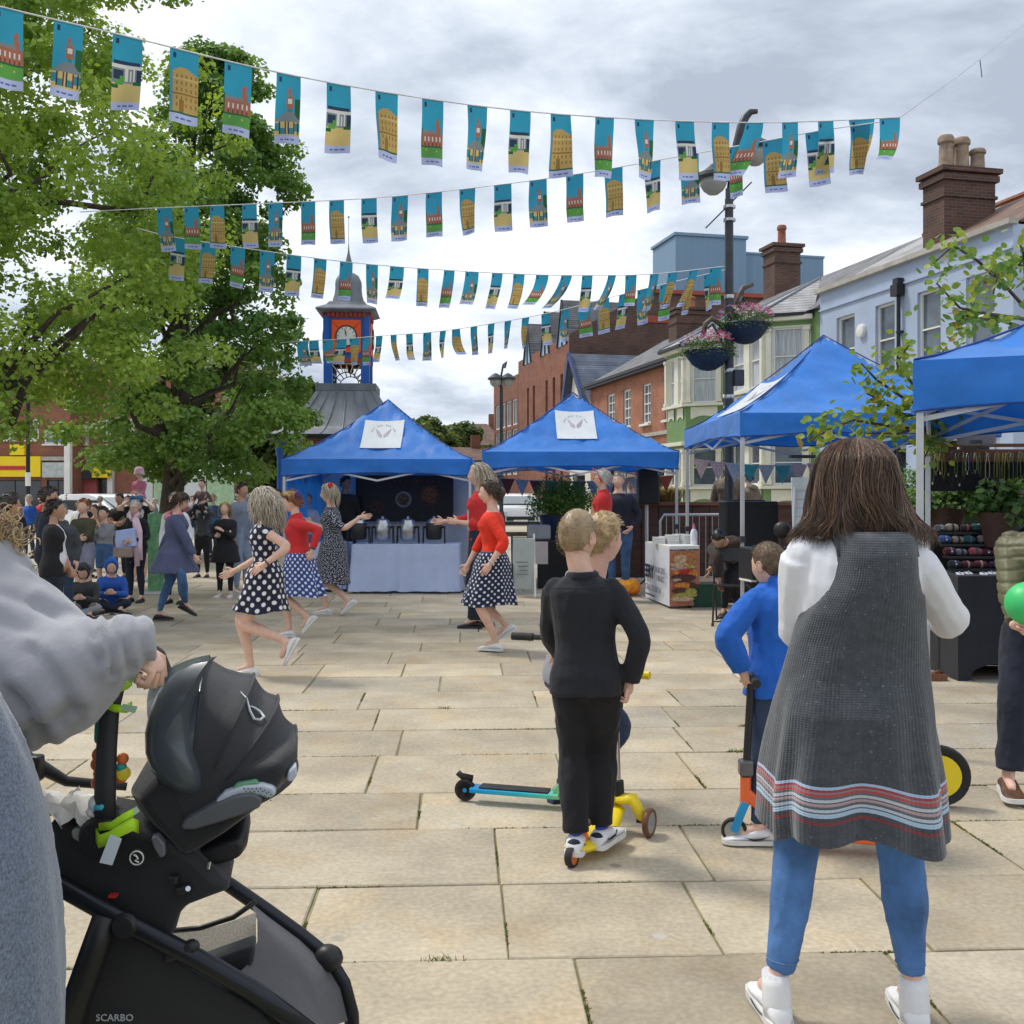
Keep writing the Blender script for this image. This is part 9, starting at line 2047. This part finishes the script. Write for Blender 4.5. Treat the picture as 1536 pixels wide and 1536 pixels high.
extr(ST, 'seat_mount', [(70, 1232), (135, 1226), (200, 1238), (250, 1256), (298, 1288), (330, 1318), (352, 1336), (322, 1346), (270, 1366), (262, 1400), (240, 1425), (190, 1400), (170, 1385), (150, 1370), (84, 1322)], .02, .16, M_fab, .018)
bk_ = []
def bilerp(a, b, c, d, n=16, m=12, sag=0.05, ny=True):
 rows = []
 for i in range(m+1):
  u = i/m; r_ = []
  for j in range(n+1):
   v = j/n; p = a.lerp(b, v).lerp(d.lerp(c, v), u); p = p + Vector((0, -sag*.3, -sag))*math.sin(PI*u)*math.sin(PI*v); r_.append(p)
  rows.append(r_)
 return rows
Bl = [(372, 1346), (400, 1368), (450, 1404), (490, 1440), (514, 1480), (526, 1530)]; Al = [(345, 1472), (370, 1484), (395, 1500), (420, 1516), (445, 1534), (466, 1550)]
E_ = [(372, 1346), (386, 1380), (386, 1412), (372, 1446), (345, 1472)]; rows = []
for i in range(17):
 t = i/16; k = min(3, int(t*4)); f = t*4 - k; ex, ey = [E_[k][q]*(1-f) + E_[k+1][q]*f for q in (0, 1)]; row = []
 for j in range(16):
  u = j/15*5; q = min(4, int(u)); g = u - q; b = [Bl[q][c]*(1-g) + Bl[q+1][c]*g for c in (0, 1)]; a = [Al[q][c]*(1-g) + Al[q+1][c]*g for c in (0, 1)]
  x = b[0]*(1-t) + a[0]*t; y = b[1]*(1-t) + a[1]*t; w = (1 - j/15)**2; x += (ex - (Bl[0][0]*(1-t) + Al[0][0]*t))*w; y += (ey - (Bl[0][1]*(1-t) + Al[0][1]*t))*w
  row.append(S_(ST, x, y, .40*(1-t) + .005 + .05*math.sin(PI*t)*(j/15)))
 rows.append(row)
MB().sheet(rows).build('basket_front', M_gyf, ST, 180)
rows = [[S_(ST, 248 + (384-248)*j/14, (1394 - 24*(j/14)**2 if False else 1398 - 30*j/14 + 8*math.sin(PI*j/14)) + 46*i/6 - 6*math.sin(PI*j/14)*i/6, .30) for j in range(15)] for i in range(7)]
MB().sheet(rows).build('basket_mesh', M_mesh, ST, 180)
tubep(ST, 'basket_rim', [(248, 1397, .295), (300, 1392, .295), (350, 1376, .295), (384, 1352, .295)], .005, M_plk, 8)
extr(ST, 'basket_interior', [(250, 1440), (300, 1450), (384, 1420), (380, 1450), (345, 1475), (440, 1540), (430, 1620), (180, 1620), (160, 1480), (200, 1410), (240, 1425)], .10, .16, M_fab, .01)
extr(ST, 'rear_panel', [(140, 1385), (200, 1402), (300, 1462), (390, 1516), (430, 1560), (420, 1640), (70, 1640), (90, 1540), (118, 1460)], .012, .05, M_fab, .006)
MB().cap(S_(ST, 255, 1435, .0), S_(ST, 288, 1420, .0), .010, .012, 10).build('release_lever', M_plk, ST, 180)
text(ST, 'SCARBO', Matrix.Translation(S_(ST, 172, 1527, -.0)) @ Matrix.Rotation(PI/2, 4, 'X'), .0155, M_sil, name='frame_lettering', ext=.0006)
for px, py in ((262, 1318), (272, 1334), (280, 1332)): MB().box(S_(ST, px, py, .01), (.014, .02, .012)).build('buckle', M_plk, ST, bev=.003)
MB().cyl(S_(ST, 282, 1333, -.005), S_(ST, 282, 1333, .01), .004).build('rivet', M_chrome, ST); MB().box(S_(ST, 170, 1343, .01), (.012, .012, .004)).build('red_mark', M_redp, ST)
MB().tube([S_(ST, 314, 1292, .02), S_(ST, 312, 1303, .02)], .003, 6).build('pin', M_chrome, ST)
bc = S_(ST, 207, 1285, .0); bd = MB(); bd.lathe([(.0125, 0), (.0125, .004), (.0105, .006)], bc, 24, axis=(0, -1, 0)); bo = bd.build('round_badge', M_plk, ST, 40)
MB().tube([bc + Vector((.0105*math.cos(a), -.006, .0105*math.sin(a))) for a in [q*PI/12 for q in range(24)]], .0012, 5, closed=True).build('badge_ring', M_white, bo, 180)
MB().tube([bc + Vector(v) for v in ((-.004, -.008, .006), (.0, -.008, .004), (.003, -.008, .0), (-.002, -.008, -.003), (.004, -.008, -.006))], .0015, 5).build('badge_mark', M_white, bo, 180)
extr(ST, 'grey_tab', [(226, 1258), (236, 1254), (246, 1266), (248, 1284), (240, 1288), (230, 1272)], -.002, .02, mat('mid grey plastic', (.15, .16, .18), .4), .003)
extr(ST, 'green_release_strip', [(106, 1246), (116, 1242), (146, 1246), (148, 1262), (118, 1264), (108, 1258)], .005, .03, mat('pale sage plastic', (.28, .33, .30), .4), .004)
CS = empty('infant_car_seat', (P(300, 0, 1.8).x, 1.8, .95), 0, 'black infant car seat with ribbed canopy clipped onto the pushchair', 'car seat')
extr(CS, 'shell', [(186, 1198), (222, 1155), (250, 1150), (300, 1168), (360, 1150), (440, 1130), (446, 1148), (438, 1172), (414, 1200), (375, 1232), (335, 1262), (290, 1290), (268, 1300), (240, 1268), (212, 1240)], .01, .40, M_fab, .02, 3, tap=.62)
extr(CS, 'seat_foot', [(262, 1292), (330, 1262), (362, 1252), (372, 1268), (366, 1286), (345, 1296), (318, 1302), (290, 1306)], .05, .30, M_plk, .015, 3, tap=.7)
hinge = (300, 1182)
bows = [(86, 189), (64, 184), (48.5, 177), (31, 168), (13, 152)]
def crad(th):
 for i in range(len(bows)-1):
  a, b = bows[i], bows[i+1]
  if b[0] <= th <= a[0]: t = (a[0]-th)/(a[0]-b[0]); return a[1]*(1-t) + b[1]*t - 9*math.sin(PI*t)
 return bows[-1][1] if th < 50 else 189 - (th - 86)*1.0
WC = .195
def cpt(th, ph, rad=None, wc=WC, off=0):
 rr = (rad or crad(th))/F*(D0 + .2) + off; c = math.cos(ph); s = math.sin(ph) if 0 < ph < PI else 0
 rad_f = max(0, s)**.45; y = -c*(wc + off*.5); base = S_(CS, hinge[0], hinge[1] - (6 if c < 0 else 0), .2); return base + DV*y + Vector((math.cos(R(th))*rr*rad_f, 0, math.sin(R(th))*rr*rad_f))*(1 - .12*max(0, -c)) + Vector((0, 0, -.06*max(0, -c)**1.5))
rows = []
ths = [13 + (86-13)*i/72 for i in range(73)] + [89, 93, 97, 101, 106, 112]
for th in ths: rows.append([cpt(th, PI*j/48) + Vector((0, 0, 1))*.0015*noise.noise(Vector((th*.2, j*.3, 0))) for j in range(49)])
MB().sheet(rows).build('canopy', cloth('black canopy cloth', (0.022, 0.023, 0.026), .7, .08, 4, .15, 60, sheen=.1), CS, 180)
for th, rd in bows[:4]:
 MB().tube([cpt(th, PI*j/40, off=.001) for j in range(2, 39)], .0028, 6).build('canopy_seam', M_fab, CS, 180)
rows = [[cpt(th, PI*j/40, rad=(192 - (th-86)*.75), off=.004, wc=WC + .008) for j in range(3, 38)] for th in [86 + i*2.0 for i in range(15)]]
MB().sheet(rows).build('hood_band', M_gl, CS, 180)
def cheek(side):
 ol = [(312, 992), (290, 996), (262, 1010), (240, 1032), (226, 1060), (218, 1095), (219, 1130), (228, 1158), (246, 1178), (270, 1190), (292, 1194), (303, 1180), (302, 1160), (292, 1135), (285, 1105), (282, 1070), (285, 1035), (296, 1008)]
 cx_, cy_ = 256, 1100; rows = []
 for i in range(9):
  f = i/8; row = []
  for (x, y) in ol + ol[:1]:
   px = cx_ + (x - cx_)*(1 - f); py = cy_ + (y - cy_)*(1 - f); bul = .034*(1 - (1-f)**2.6)**.6; dd = .012 - bul if side < 0 else .388 + bul
   p = S_(CS, px, py, .012) + Vector((0, dd - .012, 0)); row.append(p)
  rows.append(row)
 m = MB(); m.sheet(rows)
 r0 = rows[0]; r1 = [p + Vector((0, .05 if side < 0 else -.05, 0)) for p in r0]; m.sheet([r0, r1]); return m.build('hood_cheek', M_gl, CS, 180)
cheek(-1)
eb_ = [cpt(58 + a, 1.02 + b) + Vector((-.0, -.004, .004)) for a, b in ((9, .05), (5, -.03), (1, -.10), (-3, -.15), (-6, -.12), (-7, -.04), (-4, .02), (0, .0), (2, -.05))]
MB().tube(eb_, [.0008, .0016, .0022, .0024, .0024, .0024, .0022, .0018, .001], 6).build('emblem', mat('silver print', (.55, .57, .6), .35), CS, 180)
extr(CS, 'impact_plate', [(270, 1240), (282, 1228), (318, 1208), (350, 1194), (378, 1190), (394, 1198), (390, 1212), (372, 1220), (330, 1234), (292, 1245), (276, 1246)], -.012, .02, mat('slate grey plastic', (.09, .095, .105), .45), .010, 3)
extr(CS, 'silver_shoulder', [(322, 1204), (338, 1188), (366, 1179), (394, 1177), (411, 1182), (415, 1191), (404, 1199), (384, 1193), (360, 1192), (330, 1206)], -.006, .03, M_sil, .006)
rg = random.Random(1)
for i in range(4):
 for j in range(7):
  x_, y_ = 366 + j*6.2 + (i % 2)*3, 1183 + i*4.2 + max(0, j-4)*2.6
  if 362 < x_ < 411 and not (x_ < 385 and i > 1): MB().cyl(S_(CS, x_, y_, -.0085), S_(CS, x_, y_, -.004), .0011, n=6).build('perforation', M_plk, CS)
extr(CS, 'green_tab', [(348, 1184), (356, 1176), (384, 1171), (390, 1177), (368, 1182), (352, 1187)], -.002, .03, mat('sage green plastic', (.12, .30, .18), .45), .003)
extr(CS, 'white_clip', [(432, 1158), (444, 1148), (446, 1164), (438, 1174), (430, 1172)], .02, .05, M_sil, .004)
hpts = [(156, 1244, .0), (158, 1180, -.005), (160, 1120, -.008), (164, 1066, -.008), (172, 1030, -.005), (186, 1002, .02), (204, 984, .08), (222, 974, .17), (236, 980, .27), (246, 1002, .34), (249, 1040, .38), (246, 1100, .40)]
tubep(CS, 'carry_handle', hpts, [.018, .0165, .016, .0155, .016, .017, .0175, .0165, .014, .0135, .013, .013], M_frm if False else mat('matt dark handle', (.035, .038, .045), .5), 14, flat=.75)
MB().lathe([(.03, 0), (.034, .02), (.028, .03)], S_(CS, 158, 1250, .01), 20, axis=(0, -1, 0)).build('handle_pivot', M_plk, CS, 40)
def strap(label, pts, w, lab, lp, lab2=None):
 r = empty('lime_ribbon', S_(CS, pts[0][0], pts[0][1], 0) + CS.location, 0, label, 'ribbon', 'lime ribbons tied round the carry handle')
 q = [S_(r, *p) for p in pts]; rows = [[p + Vector((0, 0, w/2)) for p in q], [p - Vector((0, 0, w/2)) for p in q]]
 m = MB(); m.sheet(rows); o = m.build('ribbon', M_lime, r, 180); s = o.modifiers.new('t', 'SOLIDIFY'); s.thickness = .0025
 a = [S_(r, *p) for p in lp]; m = MB(); m.add(a + [v + Vector((0, .002, 0)) for v in a], [(0, 1, 2, 3), (7, 6, 5, 4), (0, 4, 5, 1), (1, 5, 6, 2), (2, 6, 7, 3), (3, 7, 4, 0)]); m.build('paper_label', mat(lab, (.60, .66, .74) if 'white' in lab else (.45, .66, .50), .6, .04, 4), r)
strap('upper lime ribbon with a pale green end round the carry handle', [(158, 1028, .02), (162, 1032, -.03), (176, 1034, -.034), (190, 1028, -.026), (196, 1022, .02), (190, 1021, .05)], .0115, 'pale green label', [(184, 1018, -.02), (206, 1014, -.02), (207, 1021, -.02), (188, 1026, -.02)])
strap('second lime ribbon just below the upper one on the carry handle', [(153, 1050, .02), (156, 1055, -.03), (172, 1062, -.036), (188, 1064, -.03), (196, 1058, .01)], .0115, 'pale green label', [(184, 1056, -.034), (206, 1060, -.034), (202, 1070, -.034), (182, 1065, -.034)])
strap('lowest thick lime ribbon knotted at the foot of the carry handle', [(146, 1252, -.02), (150, 1262, -.04), (166, 1256, -.05), (182, 1244, -.05), (198, 1236, -.045), (206, 1240, -.03)], .020, 'pale green label', [(184, 1222, -.045), (204, 1210, -.045), (209, 1218, -.045), (190, 1230, -.045)])
strap('thin lime ribbon looped above the lowest one, with a folded white label', [(150, 1240, -.03), (168, 1238, -.05), (184, 1226, -.052), (200, 1218, -.045)], .012, 'white care label', [(165, 1252, -.055), (182, 1259, -.055), (168, 1298, -.055), (149, 1294, -.055)])
ty = empty('hanging_toys', CS.location + S_(CS, 150, 1150, .02), 0, 'orange and teal plastic toys hanging from the carry handle', 'toy')
for (px, py, r_, m_) in ((150, 1132, .012, M_orp), (147, 1146, .011, M_orp), (152, 1160, .012, M_orp), (149, 1174, .012, M_orp), (184, 1138, .009, M_orp), (185, 1160, .011, M_yelp), (182, 1166, .009, M_orp), (182, 1150, .008, mat('teal plastic', (.02, .38, .36), .4))): MB().lathe([(r_*.5, -.006), (r_, -.004), (r_*1.05, 0), (r_, .004), (r_*.5, .006)], S_(ty, px, py, .02), 14, axis=(.5, -1, .2)).build('bead', m_, ty, 60)
MB().cap(S_(ty, 151, 1085, .02), S_(ty, 151, 1108, .02), .009, .010, 12).build('teal_bar', MATS['teal plastic'], ty, 180)
bn = empty('soft_toy', CS.location + S_(CS, 146, 1215, .0), 0, 'small white plush toy with a blue band beside the carry handle foot', 'toy');
for c, r_, m_ in (((146, 1205), .014, M_whc), ((150, 1222), .012, M_whc), ((138, 1218), .009, M_whc), ((156, 1210), .008, M_whc)): MB().ball(S_(bn, *c, .0), r_).build('plush', m_, bn, 180)
MB().tube([S_(bn, 143, 1211, -.012), S_(bn, 152, 1211, -.014), S_(bn, 157, 1206, -.01)], .005, 8).build('blue_band', mat('sky band', (.05, .45, .6), .6), bn, 180)
mu = empty('muslin_cloth', CS.location + S_(CS, 100, 1210, .15), 0, 'crumpled white muslin cloth lying on the pushchair behind the carry handle', 'cloth'); m = MB(); rows = []
for i in range(25):
 rows.append([S_(mu, 36 + 130*j/36, 1236 - 40*math.sin(PI*i/30)**.6 + 5*math.sin(j*.5), .0 + .22*i/24) + Vector(noise.noise_vector(Vector((i*.28, j*.22, 2))))*.020 + Vector((0, 0, .012*abs(noise.noise(Vector((i*.5, j*.4, 7)))))) for j in range(37)])
m.sheet(rows).build('cloth', cloth('white muslin', (.72, .71, .66), .9, .05, 20, .5, 120), mu, 180)
M_swt = cloth('grey brushed sweatshirt', (0.305, 0.305, 0.335), .95, .06, 9, .25, 120, sheen=.35); M_flc = cloth('blue grey fleece', (0.13, 0.165, 0.235), 1.0, .30, 240, 1.0, 260, sheen=.5)
PA = Person('person with fair curls and a grey sweatshirt holding the pushchair', -120, None, None, -80, h=1.60, d=1.62, fem=True, vox=.009, pose=dict(curlR=1.0, hdirR=(.8, .2, -.55), palmR=(-.3, .2, -1), hyaw=5))
def PL(px, py, d): return (Matrix.Rotation(-PA.yaw, 4, 'Z') @ (P(px, py, d) - PA.root.location).to_4d()).to_3d()
PA.arm['R'] = (PL(-60, 955, 1.58)/PA.s, PL(60, 1010, 1.53)/PA.s, PL(172, 960, 1.52)/PA.s)
PA.vox = .011; PA.body(4); PA.trousers(M_denim, .97, .014)
mb_ = MB(); sl = [(-260, 900, 1.66, .16), (-150, 925, 1.62, .155), (-60, 955, 1.58, .135), (10, 990, 1.55, .130), (60, 1012, 1.53, .112), (100, 1010, 1.51, .088), (138, 992, 1.50, .066), (172, 974, 1.50, .046), (204, 961, 1.51, .037), (230, 960, 1.52, .033)]
mb_.tube([PL(*q[:3]) for q in sl], [q[3] for q in sl], 20)
mb_.ball(PL(20, 1050, 1.54), (.085, .10, .075)); mb_.ball(PL(-170, 1080, 1.6), (.16, .16, .26)); mb_.ball(PL(-100, 880, 1.6), (.12, .16, .10)); mb_.tube([PL(-140, 860, 1.62), PL(-130, 820, 1.62)], [.10, .08], 14)
mb_.tube([PL(40, 872, 1.55), PL(-20, 850, 1.60), PL(-100, 838, 1.62)], [.02, .03, .03], 8)
me = remesh(mb_, .008, 8)
PM = Matrix.Translation(PA.root.location) @ Matrix.Rotation(PA.yaw, 4, 'Z')
FL = [(163, 930, 168, 1012, .008, 5), (180, 935, 194, 1000, .008, 5), (205, 930, 222, 990, .006, 4.5), (60, 908, 140, 955, .007, 8), (22, 1110, 98, 1062, .010, 10), (50, 980, 112, 1056, .009, 10), (0, 930, 60, 960, .005, 10), (20, 1040, 70, 1110, .008, 9), (110, 950, 150, 990, .006, 7), (-20, 1000, 40, 1060, .007, 12), (140, 930, 146, 1000, .006, 5), (-40, 880, 50, 905, .004, 8)]
def swf(c):
 v = Vector(c); w = PM @ v; x = 768 + w.x/w.y*F; y = HY - (w.z - CH)/w.y*F; o = .004*noise.noise(v*3.5) + .001*noise.noise(v*11)
 x += 6*noise.noise(v*14); y += 6*noise.noise(v*14 + Vector((5, 0, 0)))
 for ax, ay, bx, by, am, wd in FL:
  dx_, dy_ = bx - ax, by - ay; L2 = dx_*dx_ + dy_*dy_; t = ((x - ax)*dx_ + (y - ay)*dy_)/L2; tc_ = max(0, min(1, t)); d = math.hypot(x - ax - dx_*tc_, y - ay - dy_*tc_); sg = (x - ax)*dy_ - (y - ay)*dx_
  am *= .8; o += -am*math.exp(-(d/wd)**2) + am*.8*math.exp(-((d - 2.1*wd)/(wd*1.3))**2)*(1 if sg > 0 else .35)
 return o
displace(me, swf); cyl_uv(me); link_me(me, 'sweatshirt', M_swt, PA.root)
mb_ = MB(); fl_ = [(1030, -180, .07), (1060, -172, .125), (1100, -168, .140), (1150, -168, .156), (1200, -168, .168), (1270, -168, .183), (1340, -168, .191), (1400, -168, .196), (1500, -168, .200), (1600, -168, .200), (1800, -168, .21)]
mb_.tube([PL(px, py, 1.25) for py, px, r_ in fl_], [r_ for _, _, r_ in fl_], 30, flat=1.0)
me = remesh(mb_, .010, 3); displace(me, lambda c: .009*noise.noise(Vector((c[0]*8, c[1]*8, c[2]*1.6))) + .008*noise.noise(Vector((c[0]*20, c[1]*20, c[2]*3))) + .0016*noise.noise(Vector(c)*90)); cyl_uv(me); link_me(me, 'fleece', M_flc, PA.root)
PA.hair(H_blond, 'long', .26, 500, low=.3, th=.03, wave=.022, r=.0032); cu = MB(); rg = random.Random(5)
for k in range(70):
 x0_, y0_ = rg.uniform(-70, 12), rg.uniform(765, 845); n = 22; rr_ = rg.uniform(.008, .018); ln = rg.uniform(.03, .08); dv = Vector((rg.uniform(.1, 1), rg.uniform(-.5, .5), rg.uniform(-.7, .1))).normalized(); b = PL(x0_, y0_, 1.62)
 dl = (Matrix.Rotation(-PA.yaw, 3, 'Z') @ dv); u = dl.orthogonal().normalized(); v = dl.cross(u)
 cu.tube([b + dl*ln*j/n + (u*math.cos(j*.62) + v*math.sin(j*.62))*rr_*(1 - .4*j/n) for j in range(n)], .0011, 4)
tag(cu.build('loose_curls', H_blond, PA.root, 180), kind='stuff')
bpy.data.scenes.remove(TS)
